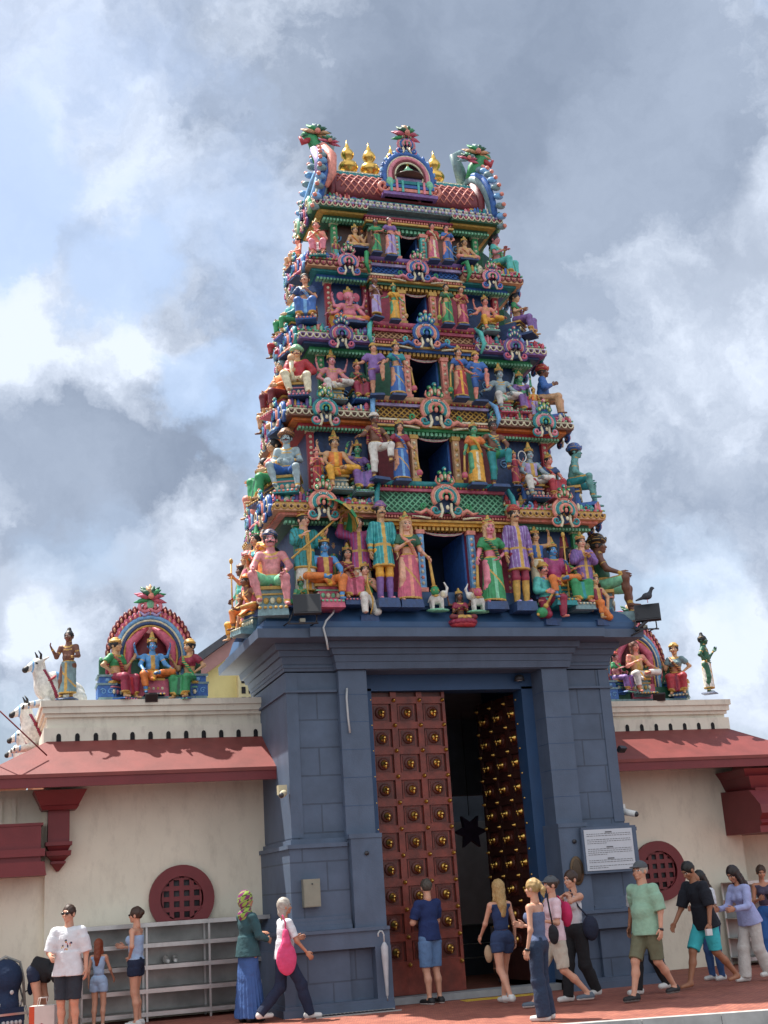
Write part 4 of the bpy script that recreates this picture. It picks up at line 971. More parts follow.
def leafcrest(b, c, r, cols=('green', 'rose', 'dgreen', 'tan', 'dgreen')):
    c = Vector(c)
    for lay, (n, ln, dy, a_) in enumerate([(7, 1., .0, 105), (6, .78, -.05, 85), (4, .55, -.09, 60)]):
        for k in range(n):
            a = R(-a_+2*a_*k/(n-1)); d = Vector((math.sin(a), 0, math.cos(a))); o = c+Vector((0, dy*r*4, lay*.08*r)); m = pt(cols[(k+lay) % len(cols)])
            b.tube([o, o+d*r*ln*.35+Vector((0, -r*.10, 0)), o+d*r*ln*.75+Vector((0, -r*.12, 0)), o+d*r*ln+Vector((math.sin(a)*r*.12, -r*.02, 0))], [r*.09, r*.19, r*.15, r*.02], m, 6)
    b.ball(tuple(c+Vector((0, -r*.5, r*.1))), (r*.22,)*3, pt('salmon'), 7, 5)
# big central dormer arch of the roof
b = MB(); fy = yr-.68
for i, (m, r_, tk) in enumerate([('blue', .46, .05), ('cream', .405, .022), ('pink', .355, .042), ('maroon', .30, .03), ('cream', .265, .018)]):
    b.tube([(x*r_, fy-.01*i, 14.02+z*r_*1.06) for x, y_, z in arch_pts(1, 1, -35, 215, 22)], tk, pt(m), 7)
for k in range(19):
    a = R(-28+236*k/18); b.ball((.51*math.cos(a), fy, 14.02+.54*math.sin(a)), (.035, .03, .05), pt('sky' if k % 2 else 'blue'), 6, 5)
    b.tube([(.47*math.cos(a), fy, 14.02+.5*math.sin(a)), (.55*math.cos(a+.07), fy, 14.02+.585*math.sin(a+.07))], [.03, .012], pt('blue'), 5)
b.box(-.46, .46, fy+.02, yr, 13.60, 14.0, pt('maroon')); b.lathe([(.29, 0), (.29, .02)], (0, fy+.03, 14.0), pt('dbrown'), 16)
b.T = Matrix.Translation((0, fy+.05, 14.05))@Matrix.Rotation(R(90), 4, 'X'); b.lathe([(.40, -.3), (.40, .0)], (0, 0, 0), pt('dbrown'), 20); b.T = None
b.box(-.30, .30, fy-.04, fy+.05, 13.92, 13.98, pt('lilac')); b.box(-.24, .24, fy-.03, fy+.05, 13.98, 14.06, pt('violet')); b.lathe([(.15, 0), (.13, .06), (.05, .14), (.01, .22)], (0, fy-.0, 14.06), pt('mint'), 12); b.lathe([(.03, 0), (.012, .12)], (0, fy, 14.24), gold(), 8)
for z, ww, cc_ in [(13.60, .52, 'purple'), (13.68, .42, 'salmon'), (13.76, .46, 'blue'), (13.84, .38, 'teal')]: b.box(-ww, ww, fy-.08, yr, z, z+.06, pt(cc_))
for sg in (-1, 1):
    for k in range(3): b.box(sg*(.15+k*.11)-.02, sg*(.15+k*.11)+.02, fy-.10, fy, 13.66, 13.90, pt('pink' if k % 2 else 'aqua'))
    b.tube(spiral((sg*.50, 13.78), .12, 1.2, sg, 14, fy-.03, 200), .035, pt('salmon'), 6); b.ball((sg*.38, fy-.06, 13.86), (.08, .05, .1), pt('mint'), 7, 5)
b.build('dormer_arch', TW)
o = kudu(.44, .46, KP[0]).build('arch_ornament', TW); o.location = (0, fy-.02, 14.50)
b = MB()
leafcrest(b, (0, fy, 14.86), .26)
b.build('foliage_crest', TW)
# gable ends: feathered horseshoes with a beast head on top
for sg in (-1, 1):
    b = MB(); gx = sg*1.44
    for i, (m, r_, tk, ox) in enumerate([('slate', .62, .085, 0), ('cream', .60, .03, .08), ('sky', .50, .06, .10), ('blue', .70, .06, .02)]):
        b.tube([(gx+sg*(ox+.16*(1-z)*.9), yr-x*r_*.92, 13.78+z*r_*.92) for x, y_, z in arch_pts(1, 1, -35, 215, 22)], tk, pt(m), 8)
    for k in range(22):
        a = R(-40+260*k/21); ca, sa = math.cos(a), math.sin(a)
        b.ball((gx+sg*(.10+.15*(1-sa)), yr-.80*ca*.92, 13.78+.80*sa*.95), (.10, .05, .06), pt('sky' if k % 2 else 'slate'), 7, 5)
        b.ball((gx+sg*(.15+.15*(1-sa)), yr-.86*ca*.92, 13.80+.84*sa*.95), (.045, .035, .035), pt('salmon'), 6, 4)
    b.T = Matrix.Translation((gx, yr, 13.75))@Matrix.Rotation(R(90), 4, 'Y'); b.lathe([(.55, -.05), (.55, .07)], (0, 0, 0), pt('maroon'), 22); b.T = None
    b.v = [(q[0], yr+(q[1]-yr)*1.1, 13.55+(q[2]-13.55)*1.13) for q in b.v]; o = b.build('gable_arch', TW)
    b = MB()
    b.tube([(gx, yr-.15, 14.35), (gx+sg*.04, yr-.2, 14.55), (gx+sg*.12, yr-.22, 14.72), (gx+sg*.26, yr-.24, 14.78)], [.11, .11, .09, .04], pt('green'), 9)
    b.tube([(gx-sg*.05, yr+.1, 14.35), (gx-sg*.14, yr, 14.62), (gx-sg*.20, yr, 14.86), (gx-sg*.08, yr, 14.95)], [.10, .09, .07, .05], pt('slate'), 8)
    b.tube([(gx+sg*.16, yr-.24, 14.68), (gx+sg*.26, yr-.26, 14.60), (gx+sg*.30, yr-.26, 14.70)], [.05, .05, .02], pt('red'), 7)
    leafcrest(b, (gx+sg*.06, yr-.24, 14.78), .21, ('dgreen', 'tan', 'green', 'slate', 'dgreen')); leafcrest(b, (gx-sg*.10, yr-.30, 14.62), .15, ('slate', 'rose', 'dgreen', 'green', 'dgreen'))
    if sg < 0: b.tube([(gx-.02, yr-.42, 14.5), (gx+.05, yr-.62, 14.2), (gx+.03, yr-.66, 13.85), (gx-.06, yr-.68, 13.6)], [.05, .07, .06, .03], pt('salmon'), 7); b.tube([(gx-.14, yr-.42, 14.4), (gx-.12, yr-.6, 14.1), (gx-.16, yr-.62, 13.8)], [.06, .07, .04], pt('lilac'), 7)
    b.v = [(gx+(q[0]-gx)*1.35+sg*.06, yr+(q[1]-yr)*1.1, 14.2+(q[2]-14.2)*1.15+.10) for q in b.v]; b.build('beast_head', TW)
for sg in (-1, 1):
    put_kudu(.5, .55, 4, sg*1.84, .95, 13.1, R(-90) if sg < 0 else R(90))
# ------------------------------------------------------------------ side walls of the compound
m_cream = mk('limewashed_wall', hexc('e5dfcb'), .85, 0, .07, 1.2, .3, 25, .34, 0, hexc('8f8574'))
m_para = mk('parapet_plaster', hexc('e0dac9'), .85, 0, .07, 2.0, .25, 25, .45, 0, hexc('6f675c'))
m_red = mk('red_roof_paint', hexc('7c3a35'), .62, 0, .16, 3, .2, 30, .25, 0, hexc('8c4a44'))
m_redd = mk('maroon_trim_paint', hexc('742a2e'), .5, 0, .10, 3, .15, 30, .2, 0, hexc('5c2428'))
def window_round(parent, x, z, r, y, cut):
    b = MB(); b.T = Matrix.Translation((x, y, z))@Matrix.Rotation(R(90), 4, 'X')
    def ring(ri, ro, z0, z1, m, n=40):
        V = []; F = []
        for k in range(n):
            q = 2*math.pi*k/n
            for (rr_, zz_) in ((ri, z0), (ro, z0), (ro, z1), (ri, z1)): V.append((rr_*math.cos(q), rr_*math.sin(q), zz_))
        for k in range(n):
            a = k*4; c = ((k+1) % n)*4
            for j in range(4): F.append((a+j, c+j, c+(j+1) % 4, a+(j+1) % 4))
        b.add(V, F, m)
    ring(r*.66, r*1.0, .0, .09, m_redd); ring(r*.62, r*.70, .0, .05, m_redd)
    b.T = None; o = b.build('window_frame', parent)
    b = MB(); b.T = Matrix.Translation((x, y-.012, z))@Matrix.Rotation(R(90), 4, 'X'); b.lathe([(r*.64, -.01), (r*.64, -.004)], (0, 0, 0), mk('window_void', (.05, .05, .055), .7, 0, .1), 32); b.T = None; b.build('pane', o)
    b = MB(); n = 4; st = r*1.24/n
    for k in range(n+1):
        q = -r*.62+k*st; hh_ = math.sqrt(max((r*.66)**2-q*q, .002)); wd = st*.22
        b.box(x+q-wd, x+q+wd, y-.05, y-.02, z-hh_, z+hh_, m_redd); b.box(x-hh_, x+hh_, y-.048, y-.018, z+q-wd, z+q+wd, m_redd)
    b.build('lattice', o)
def sidewall(nm, lab, x0, x1, zt, winx, winz, hipL, hipR, dz=0.):
    W_ = empty(nm, (0, 0, 0)); tag(W_, lab, 'wall')
    b = MB(); b.box(x0, x1, 2.1, 2.9, 0, 3.76+dz, m_cream); b.build('wall', W_)
    b = MB(); pz = 4.11+dz
    b.box(x0, x1, 2.12, 8.0 if hipL else 3.0, pz, zt-.26, m_para); b.box(x0-.05, x1+.05, 2.06, 8.0 if hipL else 3.0, pz-.3, pz+.30, m_para)
    for z0, z1, o in [(zt-.26, zt-.2, .03), (zt-.2, zt-.10, .07), (zt-.10, zt, .10)]: b.box(x0-o, x1+o, 2.1-o, 8.0 if hipL else 3.05, z0, z1-.002, m_para)
    b.build('parapet', W_)
    b = MB(); n = int((x1-x0)/.29)
    for k in range(n):
        xx = x0+.18+k*(x1-x0-.2)/n; b.prism([(xx-.036, pz+.08), (xx+.036, pz+.08), (xx+.036, pz+.17), (xx+.025, pz+.20), (xx, pz+.212), (xx-.025, pz+.20), (xx-.036, pz+.17)], 2.052, 2.058, mk('vent_shadow', (.012, .012, .014), .9), 'y')
    b.build('vent_holes', W_)
    # lean-to roof with hipped end and fascia
    b = MB(); ya, yb_ = 1.08, 2.06; za, zb = 3.60+dz, 4.20+dz
    xl = x0-1.05 if hipL else x0; xr = x1+1.05 if hipR else x1
    b.add([(xl, ya, za), (xr, ya, za), (x1+.0, yb_, zb), (x0, yb_, zb)], [(0, 1, 2, 3)], m_red)
    if hipL: b.add([(xl, ya, za), (x0, yb_, zb), (x0, 12, zb), (xl, 12, za)], [(0, 1, 2, 3)], m_red); b.box(xl-.0, xl+.08, ya+.06, 12, za-.2, za-.004, m_redd)
    if hipR: b.add([(xr, ya, za), (xr, 12, za), (x1, 12, zb), (x1, yb_, zb)], [(0, 1, 2, 3)], m_red); b.box(xr-.08, xr, ya+.06, 12, za-.2, za-.004, m_redd)
    b.box(xl, xr, ya, ya+.08, za-.19, za-.003, m_redd); b.box(xl+.02, xr-.02, ya+.02, 2.12, za-.10, za-.04, m_redd); b.box(xl-.015, xr+.015, ya-.02, ya+.02, za-.05, za+.005, m_red)
    b.build('roof', W_)
    window_round(W_, winx, winz, .51, 2.1, True)
    return W_
WL = sidewall('compound_wall', 'cream compound wall left of the gateway with red lean-to roof and round lattice window', -6.147, -2.5, 4.84, -4.07, 1.71, True, False)
WR = sidewall('compound_wall', 'cream compound wall right of the gateway under a red roof, round window beside the notice board', 2.4, 6.16, 4.66, 4.36, 1.66, False, True, -.08)
# grooved wing wall at far left, with a maroon ledge block
b = MB(); b.box(-14, -6.147, 2.2, 2.9, 0, 3.48, m_cream); 
for k in range(10): b.box(-6.655-k*.2, -6.59-k*.2, 2.17, 2.2, 2.92, 3.36, m_cream)
tag(b.build('wing_wall'), 'plain cream wing wall with upright grooves at the far left edge', 'wall')
b = MB(); b.box(-9, -6.23, 1.67, 2.2, 2.24, 2.90, m_redd); b.box(-9, -6.17, 1.62, 2.2, 2.45, 2.56, m_redd); b.box(-9, -6.15, 1.60, 2.2, 2.17, 2.37, m_redd, tp=.03); b.box(-9, -6.20, 1.65, 2.2, 2.90, 2.94, m_redd)
tag(b.build('wall_ledge'), 'maroon moulded ledge block jutting from the cream wall at far left', 'wall ledge')
b = MB(); cxb = -5.96; TB = Matrix.Translation((cxb*.06, 2.1-3.4*.94, 1.65*.06))@Matrix.Scale(.94, 4); b.T = TB
for w0, w1, z0, z1 in [(.30, .42, 3.28, 3.52), (.27, .31, 3.22, 3.28), (.17, .17, 2.72, 3.22), (.21, .21, 2.66, 2.72), (.15, .19, 2.58, 2.66), (.19, .20, 2.50, 2.58), (.10, .17, 2.42, 2.50), (.12, .12, 2.38, 2.42), (.02, .11, 2.26, 2.38)]:
    b.add([(cxb-w0, 3.4-w0*1.5, z0), (cxb+w0, 3.4-w0*1.5, z0), (cxb+w0, 3.41, z0), (cxb-w0, 3.41, z0), (cxb-w1, 3.4-w1*1.5, z1-.002), (cxb+w1, 3.4-w1*1.5, z1-.002), (cxb+w1, 3.41, z1-.002), (cxb-w1, 3.41, z1-.002)], [(0, 3, 2, 1), (4, 5, 6, 7), (0, 1, 5, 4), (1, 2, 6, 5), (2, 3, 7, 6), (3, 0, 4, 7)], m_redd)
b.T = None; b.build('bracket', WL)
# right end: return wall, maroon bracket and beam
b = MB(); b.box(6.16, 16, 2.6, 3.3, 0, 3.3, m_cream); b.box(6.1, 8.2, 1.72, 2.6, 2.94, 3.32, mk('grey_plaster', hexc('8f8d88'), .85, 0, .1, 4)); tag(b.build('wing_wall'), 'cream wing wall stepping back at the far right edge', 'wall')
b = MB()
b.T = Matrix.Translation((-.12, 2.1-3.4*.94, 1.65*.06-.03))@Matrix.Scale(.94, 4)
for w0, w1, z0, z1 in [(.34, .46, 3.30, 3.44), (.22, .34, 3.08, 3.30), (.16, .2, 2.6, 3.08)]:
    b.add([(6.62-w0*.75, 2.5, z0), (6.62+w0, 2.5, z0), (6.62+w0, 3.41, z0), (6.62-w0*.75, 3.41, z0), (6.62-w1*.75, 2.4, z1-.002), (6.62+w1, 2.4, z1-.002), (6.62+w1, 3.41, z1-.002), (6.62-w1*.75, 3.41, z1-.002)], [(0, 3, 2, 1), (4, 5, 6, 7), (0, 1, 5, 4), (1, 2, 6, 5), (2, 3, 7, 6), (3, 0, 4, 7)], m_redd)
b.T = None; b.build('bracket', WR)
b = MB()
b.prism([(1.0, 2.19), (1.0, 2.30), (.92, 2.35), (.98, 2.41), (.88, 2.51), (.90, 2.66), (1.18, 2.92), (2.6, 2.98), (2.6, 2.19)], 5.84, 10, m_redd, 'x')
tag(b.build('roof_beam'), 'curved maroon moulded roof beam end at the far right under the eave', 'beam')
# hall behind, seen above the left parapet
HB = empty('temple_hall', (0, 0, 0)); tag(HB, 'pale yellow gabled hall with a pink sloping eave behind the left parapet', 'building')
m_yl = mk('pale_yellow_plaster', hexc('cfc58a'), .8, 0, .08, 2, .2, 20, .2)
b = MB(); b.prism([(-3.6, 0), (9.0, 0), (9.0, 6.2), (2.7, 10.2), (-3.6, 5.75)], 9.5, 24, m_yl, 'y'); b.build('wall', HB)
b = MB(); b.prism([(-4.0, 5.72), (2.7, 10.45), (2.7, 10.6), (-4.1, 5.86)], 9.2, 24, mk('dark_roof_edge', hexc('4a4d55'), .6, 0, .1), 'y'); b.prism([(-3.9, 5.42), (2.7, 10.1), (2.7, 10.44), (-4.0, 5.71)], 9.32, 9.6, mk('pink_rake_board', hexc('a07a78'), .7, 0, .12, 4), 'y'); b.prism([(2.7, 10.45), (9.4, 6.1), (9.4, 6.25), (2.7, 10.6)], 9.2, 24, mk('dark_roof_edge', (0, 0, 0)), 'y'); b.build('roof', HB)
b = MB(); vv = mk('vent_shadow', (0, 0, 0))
b.box(-1.62, -.9, 9.30, 9.5, 5.4, 6.75, mk('vent_panel', hexc('c4bb93'), .8, 0, .08, 4))
for i in range(4):
    for j in range(5): b.box(-1.55+i*.16, -1.46+i*.16, 9.285, 9.302, 5.6+j*.23, 5.75+j*.23, vv)
b.build('vent_panel', HB)
b = MB(); b.prism([(10.6, 3.0), (10.8, 3.5), (13.8, 4.9), (17, 3.5), (17, 3.0)], 8, 14, m_red, 'y'); b.box(10.4, 16.5, 8.2, 13.8, 0, 3.2, m_cream); tag(b.build('side_pavilion'), 'small pavilion with an orange-red roof just visible at far right', 'building')
# shoe racks
def rack(x0, x1, label, y0=1.50, y1=1.995):
    K = empty('shoe_rack', (x0, y0, 0)); tag(K, label, 'shoe rack', 'steel shoe racks along the walls'); L = x1-x0; D_ = y1-y0
    b = MB(); b.box(0, L, D_-.01, D_, .05, 1.38, mk('brushed_steel_back', (.27, .27, .26), .42, .75, .35, 1.6, .1, 120, .3)); b.build('back_panel', K)
    for z in (.12, .44, .77, 1.08, 1.375):
        b = MB(); b.box(-.0, L, 0, D_-.012, z, z+.012, m_steel); b.box(0, L, -.012, 0, z-.045, z+.016, m_steel); b.build('shelf', K)
    n = max(1, round(L/.95))
    for i in range(n+1):
        b = MB(); xx = i*L/n
        for yy in (0.01, D_-.04): b.box(xx-.015, xx+.015, yy, yy+.03, 0, 1.37, m_steel)
        b.build('upright', K)
rack(-5.63, -2.80, 'long steel shoe rack under the round window left of the gateway')
rack(5.52, 7.3, 'steel shoe rack against the wall at the far right edge')
# things fixed to the gateway
m_box = mk('beige_metal', hexc('8e8b7c'), .45, .3, .06, 8, .05, 50, .15)
b = MB(); b.box(-2.62, -2.37, -.02, .10, 1.47, 1.86, m_box); b.box(-2.61, -2.38, -.026, -.02, 1.48, 1.80, m_box); b.box(-2.50, -2.48, -.034, -.026, 1.78, 1.80, m_dsteel); tag(b.build('letter_box'), 'flat beige metal box mounted on the left pier plinth', 'metal box')
def bullet(nm, lab, x, y, z, m, r=.05, dr=(-.1, -.25, -.05)):
    b = MB(); b.box(x-.08, x+.05, y, y+.12, z-.02, z+.12, m); d = Vector(dr)
    b.tube([(x, y, z), Vector((x, y, z))+d*.2, Vector((x, y, z))+d], [r, r, r*.9], m, 12); e = Vector((x, y, z))+d; b.ball(tuple(e), (r*.8,)*3, m_dsteel, 10, 8)
    tag(b.build(nm), lab, 'security camera')
bullet('security_camera', 'beige security camera on the corner of the left pier', -2.80, .22, 3.12, mk('beige_plastic', hexc('b8ae90'), .5, 0, .05))
bullet('security_camera', 'white dome security camera on the right pier beside the cream wall', 2.90, .4, 2.62, mk('white_plastic', hexc('d8d8d4'), .4, 0, .03), .055, (.12, -.2, -.06))
def lampbox(lab, x, y, z, w_, h_, tilt, rz=0, m=None, frame=True, nm='floodlight'):
    b = MB(); b.T = Matrix.Translation((x, y, z))@Matrix.Rotation(rz, 4, 'Z')@Matrix.Rotation(tilt, 4, 'X')
    b.box(-w_/2, w_/2, -.03, .03, -h_/2, h_/2, m or m_dsteel); b.box(-w_/2+.02, w_/2-.02, -.036, -.03, -h_/2+.02, h_/2-.02, mk('lamp_glass', (.012, .013, .016), .45))
    for k in range(6): b.box(-w_/2+.03+k*(w_-.06)/5.5, -w_/2+.045+k*(w_-.06)/5.5, .03, .06, -h_/2+.02, h_/2-.02, m_dsteel)
    b.T = None
    if frame:
        for s in (-1, 1): b.tube([(x+s*w_*.4, y+.05, z), (x+s*w_*.5-.08, y-.02, z-h_*.75), (x+s*w_*.5-.12, y+.2, z-h_*.8)], .012, m_dsteel, 5)
        b.tube([(x-w_*.75, y-.05, z-h_*.85), (x+w_*.35, y-.05, z-h_*.82)], .014, m_dsteel, 5); b.box(x-.12, x-.04, y-.02, y+.06, z-h_*.75, z-h_*.6, m_box)
    tag(b.build(nm), lab, 'floodlight')
lampbox('black rectangular floodlight tilted on a frame at the left corner of the cornice', -2.50, -.50, 5.84, .42, .36, R(-25), R(-12))
lampbox('dark blue floodlight with a bird on it at the right corner of the cornice', 3.34, -.40, 5.76, .42, .34, R(-30), R(-30))
b = MB(); b.tube([(3.1, -.38, 5.45), (3.2, -.42, 5.55), (3.35, -.42, 5.66), (3.5, -.4, 5.72)], .03, m_dsteel); b.tube([(3.0, -.38, 5.38), (3.25, -.5, 5.5)], .015, m_dsteel); tag(b.build('lamp_bracket'), 'bent black bracket holding the right corner floodlight', 'lamp bracket')
lampbox('small black spotlight on the ledge below the left blue deity', -4.52, 1.98, 4.86, .2, .14, R(30), 0, None, False)
lampbox('small black spotlight on the ledge below the right shrine arch', 4.75, 1.98, 4.72, .22, .14, R(30), R(-20), None, False)
lampbox('black spotlight fixed to the side of the right pier by the red roof', 2.98, .35, 3.62, .15, .10, R(50), R(20), None, False)
b = MB(); b.lathe([(.0, 0), (.09, .0), (.07, .08), (.02, .1)], (1.30, .45, 4.80), m_dsteel, 12); b.lathe([(.05, -.004), (.05, 0)], (1.30, .45, 4.80), mk('lamp_lens', (.6, .6, .58), .2), 12); tag(b.build('downlight'), 'round downlight under the lintel at the right of the doorway', 'lamp')
m_wh = mk('white_cable', hexc('b9bcbc'), .5, 0, .05)
b = MB(); b.tube([(-2.02, -.30, 5.86), (-2.06, -.38, 5.74), (-2.20, -.45, 5.60), (-2.25, -.46, 5.49), (-2.2, -.43, 5.3), (-2.17, -.38, 5.17)], .016, m_wh, 6); tag(b.build('cable'), 'white cable looping down over the left part of the cornice', 'cable')
b = MB(); b.tube([(-1.77, .09, 4.66), (-1.79, .07, 4.5), (-1.78, .08, 4.2), (-1.76, .09, 3.97)], .016, m_wh, 6); tag(b.build('cable'), 'short white cable hanging on the left pier beside the door', 'cable')
b = MB(); b.lathe([(.01, -.42), (.02, -.40), (.03, -.2), (.05, .1), (.055, .25), (.03, .30), (.012, .32)], (-1.49, -.16, .60), mk('pale_umbrella_cloth', hexc('b7babd'), .7, 0, .08, 14), 9)
b.tube([(-1.49, -.16, .9), (-1.49, -.16, 1.02), (-1.51, -.16, 1.07), (-1.55, -.16, 1.075), (-1.575, -.16, 1.04), (-1.575, -.16, 1.0)], .012, m_wh, 6); b.tube([(-1.49, -.16, .2), (-1.49, -.16, .12)], .008, m_steel, 5)
tag(b.build('umbrella'), 'folded pale umbrella hanging on the left pier beside the red door', 'umbrella')
b = MB(); b.ball((1.75, -.04, 1.74), (.12, .02, .22), mk('bronze_plate', hexc('5d4a35'), .4, .5, .15, 8), 16, 12); b.ball((1.75, -.055, 1.74), (.085, .02, .17), mk('bronze_dark', hexc('4a3c2e'), .4, .5, .15, 8), 14, 10); tag(b.build('oval_plaque'), 'brown oval plaque on the right pier beside the doorway', 'plaque')
# notice board
NB = empty('notice_board', (2.32, -.10, 2.02)); tag(NB, 'white printed notice board on the right pier above the crowd', 'notice board')
m_ink = mk('printed_ink', (.12, .12, .13), .7); m_bd = mk('board_white', hexc('c6cad0'), .5, 0, .03)
b = MB(); b.box(-.46, .50, 0, .05, -.34, .36, m_bl2); b.build('frame', NB)
b = MB(); b.box(-.42, .42, -.012, .0, -.30, .32, m_bd); b.build('panel', NB)
b = MB(); r4 = random.Random(4); z = .285
for row in ['H', 't', 't', '', 't', 't', 's', '', 'H', 't', 't', 't', 's', '', 'H', 't', 't', '', 't', 's']:
    if row == 'H': b.box(-.055, .06, -.016, -.0125, z-.018, z, m_ink)
    elif row:
        x = -.38; xe = .38 if row == 't' else -.05
        while x < xe:
            l = r4.uniform(.02, .055); b.box(x, min(x+l, .385), -.0155, -.0125, z-.0085, z-.001, m_ink); x += l+.012
    else: b.build('lettering', NB); b = MB()
    z -= .0285
b.build('lettering', NB)
# cows on the left parapet
def cow():
    c = empty('cow_statue'); wm = pt('white'); 
    pr = [ell((.35, 0, .34), (.46, .22, .26)), ell((.05, 0, .42), (.26, .2, .28)), cone((-.02, 0, .5), (-.16, 0, .82), .18, .12), ell((-.14, 0, .86), (.13, .10, .12)), cone((-.18, 0, .86), (-.40, 0, .74), .095, .062), cone((-.0, -.16, .12), (-.34, -.15, .06), .07, .05), cone((0, .16, .12), (-.34, .15, .06), .07, .05), ell((.6, -.14, .2), (.2, .12, .18)), ell((.2, 0, .62), (.13, .1, .12)),
          cone((-.08, -.09, .93), (-.02, -.24, .97), .03, .015), cone((-.08, .09, .93), (-.02, .24, .97), .03, .015)]
    V, Q = surf(pr, .016, .06); C = fcen(V, Q); mi = np.zeros(len(Q), int)
    mi[(C[:, 0] < -.36)] = 1; mi[((C[:, 0]+.22)**2+(C[:, 2]-.86)**2 < .0007) & (np.abs(C[:, 1]) > .04)] = 1
    mi[(np.abs(C[:, 0]*1.0+C[:, 2]*.45-.27) < .035) & (C[:, 2] < .75) & (C[:, 0] < .2)] = 2
    mi[(np.abs(C[:, 0]-.35) < .16) & (C[:, 2] > .3)] = 3; mi[(np.abs(C[:, 0]+.27) < .018)] = 3
    link_mesh('body', V, Q, [wm, pt('black'), pt('crimson'), pt('sky')], mi, True, c)
    b = MB()
    for s in (-1, 1): b.tube([(-.12, s*.06, .94), (-.13, s*.11, 1.04), (-.18, s*.09, 1.12)], [.03, .024, .008], pt('black'), 7)
    b.build('horns', c)
    b = MB(); b.tube([(.05+.14*math.cos(q/12*6.283), .2*math.sin(q/12*6.283), .55+.09*math.cos(q/12*6.283)) for q in range(13)], .022, pt('red'), 6); b.build('garland', c)
    return c
c0 = cow()
for i, (x, y, z, sc_, rz, lab) in enumerate([(-6.16, 2.62, 4.80, .84, R(18), 'white reclining cow statue right beside the standing brown figure'), (-6.30, 3.85, 4.24, .86, R(10), 'second white cow statue back along the left parapet'), (-6.30, 5.5, 4.05, .82, R(0), 'third white cow statue back along the left parapet'), (-6.30, 7.3, 4.0, .82, R(-5), 'farthest white cow statue along the left parapet')]):
    o = c0 if i == 0 else copy_tree(c0); o.location = (x, y, z); o.rotation_euler = (0, 0, rz); o.scale = (sc_,)*3; tag(o, lab, 'cow statue', 'white cow statues on the parapet')
b = MB(); b.tube([(-6.92, 1.4, 3.7), (-6.92, 1.4, 4.57), (-6.88, 1.4, 4.6), (-6.17, 1.5, 3.92)], .012, m_redd, 5); tag(b.build('wire_stay'), 'thin reddish pipe and stay rising above the roof at far left', 'pipe')
# shrine arches above both walls
def shrine(x, y, z, s, lab, rz=0):
    q = empty('shrine_arch', (x, y, z), rz, s); tag(q, lab, 'shrine arch')
    b = MB()
    for i, (m, r_, tk) in enumerate([('sky', .62, .045), ('cream', .565, .025), ('navy', .52, .035), ('gold', .475, .02)]):
        b.tube([(px*r_*1.08, -.015*i, .92+pz*r_*1.25) for px, _, pz in arch_pts(1, 1, -25, 205, 24)], tk, pt(m), 8)
        for sg in (-1, 1): b.tube([(sg*r_*.98, -.015*i, .70), (sg*r_*1.0, -.015*i, .1)], tk, pt(m), 8)
    b.build('arch_band', q)
    b = MB()
    for j, (rx, rz_, n) in enumerate([(.71, .86, 29), (.82, .98, 33)]):
        for k in range(n):
            a = R(-24+228*k/(n-1)); b.ball((rx*math.cos(a), .02+.03*j, .92+rz_*math.sin(a)), (.055, .045, .10), pt(('rose', 'maroon')[j]), 7, 5); b.ball((rx*math.cos(a), -.02+.03*j, .91+rz_*math.sin(a)), (.022, .02, .045), pt('salmon' if k % 2 else 'tan'), 6, 4)
    b.build('petal_fringe', q)
    b = MB(); b.T = Matrix.Translation((0, .10, .92))@Matrix.Rotation(R(90), 4, 'X'); b.lathe([(.60, -.04), (.60, .0)], (0, 0, 0), pt('maroon'), 28, 1, 1.2); b.T = None; b.box(-.58, .58, .08, .13, 0, 1.0, pt('maroon'))
    for sg in (-1, 1): b.tube([(sg*.05, .04, 1.50), (sg*.22, .02, 1.36), (sg*.40, .0, 1.16), (sg*.44, .02, .7), (sg*.40, .03, .2)], [.04, .09, .11, .07, .04], pt('rose'), 8)
    b.build('curtain', q)
    b = MB()
    leafcrest(b, (0, -.02, 2.06), .30)

    for sg in (-1, 1): b.tube(spiral((sg*.12, 1.92), .13, 1.2, sg, 14, -.03, 200), .035, pt('pink'), 7); b.tube([(sg*.02, -.03, 1.78), (sg*.12, -.04, 1.72), (sg*.2, -.02, 1.80)], .03, pt('lilac'), 6)
    b.ball((0, -.03, 1.95), (.09, .06, .1), pt('mint')); b.build('foliage_crest', q)
    b = MB()
    b.box(-1.02, 1.02, -.42, .15, 0, .07, pt('slate'))
    for sg in (-1, 1):
        x0, x1 = sorted((sg*.70, sg*1.04)); b.box(x0, x1, -.40, .05, .07, .30, pt('blue')); b.box(x0-.02, x1+.02, -.42, .07, .30, .34, pt('slate')); b.box(x0+.03, x1-.03, -.38, .04, .34, .46, pt('blue')); b.box(x0-.01, x1+.01, -.41, .06, .46, .50, pt('slate'))
        for k in (-1, 1): b.tube(spiral((sg*.87+k*.07, .18), .06, 1.2, k, 10, -.405, 30), .010, pt('sky'), 5)
        b.ball((sg*.86, -.385, .40), (.05, .01, .04), pt('sky'), 6, 4)
    b.box(-.98, .98, .0, .14, .07, .86, pt('dgreen')); beads(b, -.95, .95, -.01, .87, .035, pt('mint'), .08, pt('gold')); b.box(-.3, .3, -.30, .1, .07, .42, pt('rose')); b.box(-.69, -.32, -.25, .1, .07, .36, pt('dgreen')); b.box(.32, .69, -.25, .1, .07, .36, pt('dgreen')); b.build('throne', q)
shrine(-4.46, 2.50, 4.84, .86, 'ornate petal-fringed arch with curtain above the left wall')
shrine(4.60, 2.50, 4.66, .82, 'ornate petal-fringed arch above the right wall, half hidden by the cornice', R(0))
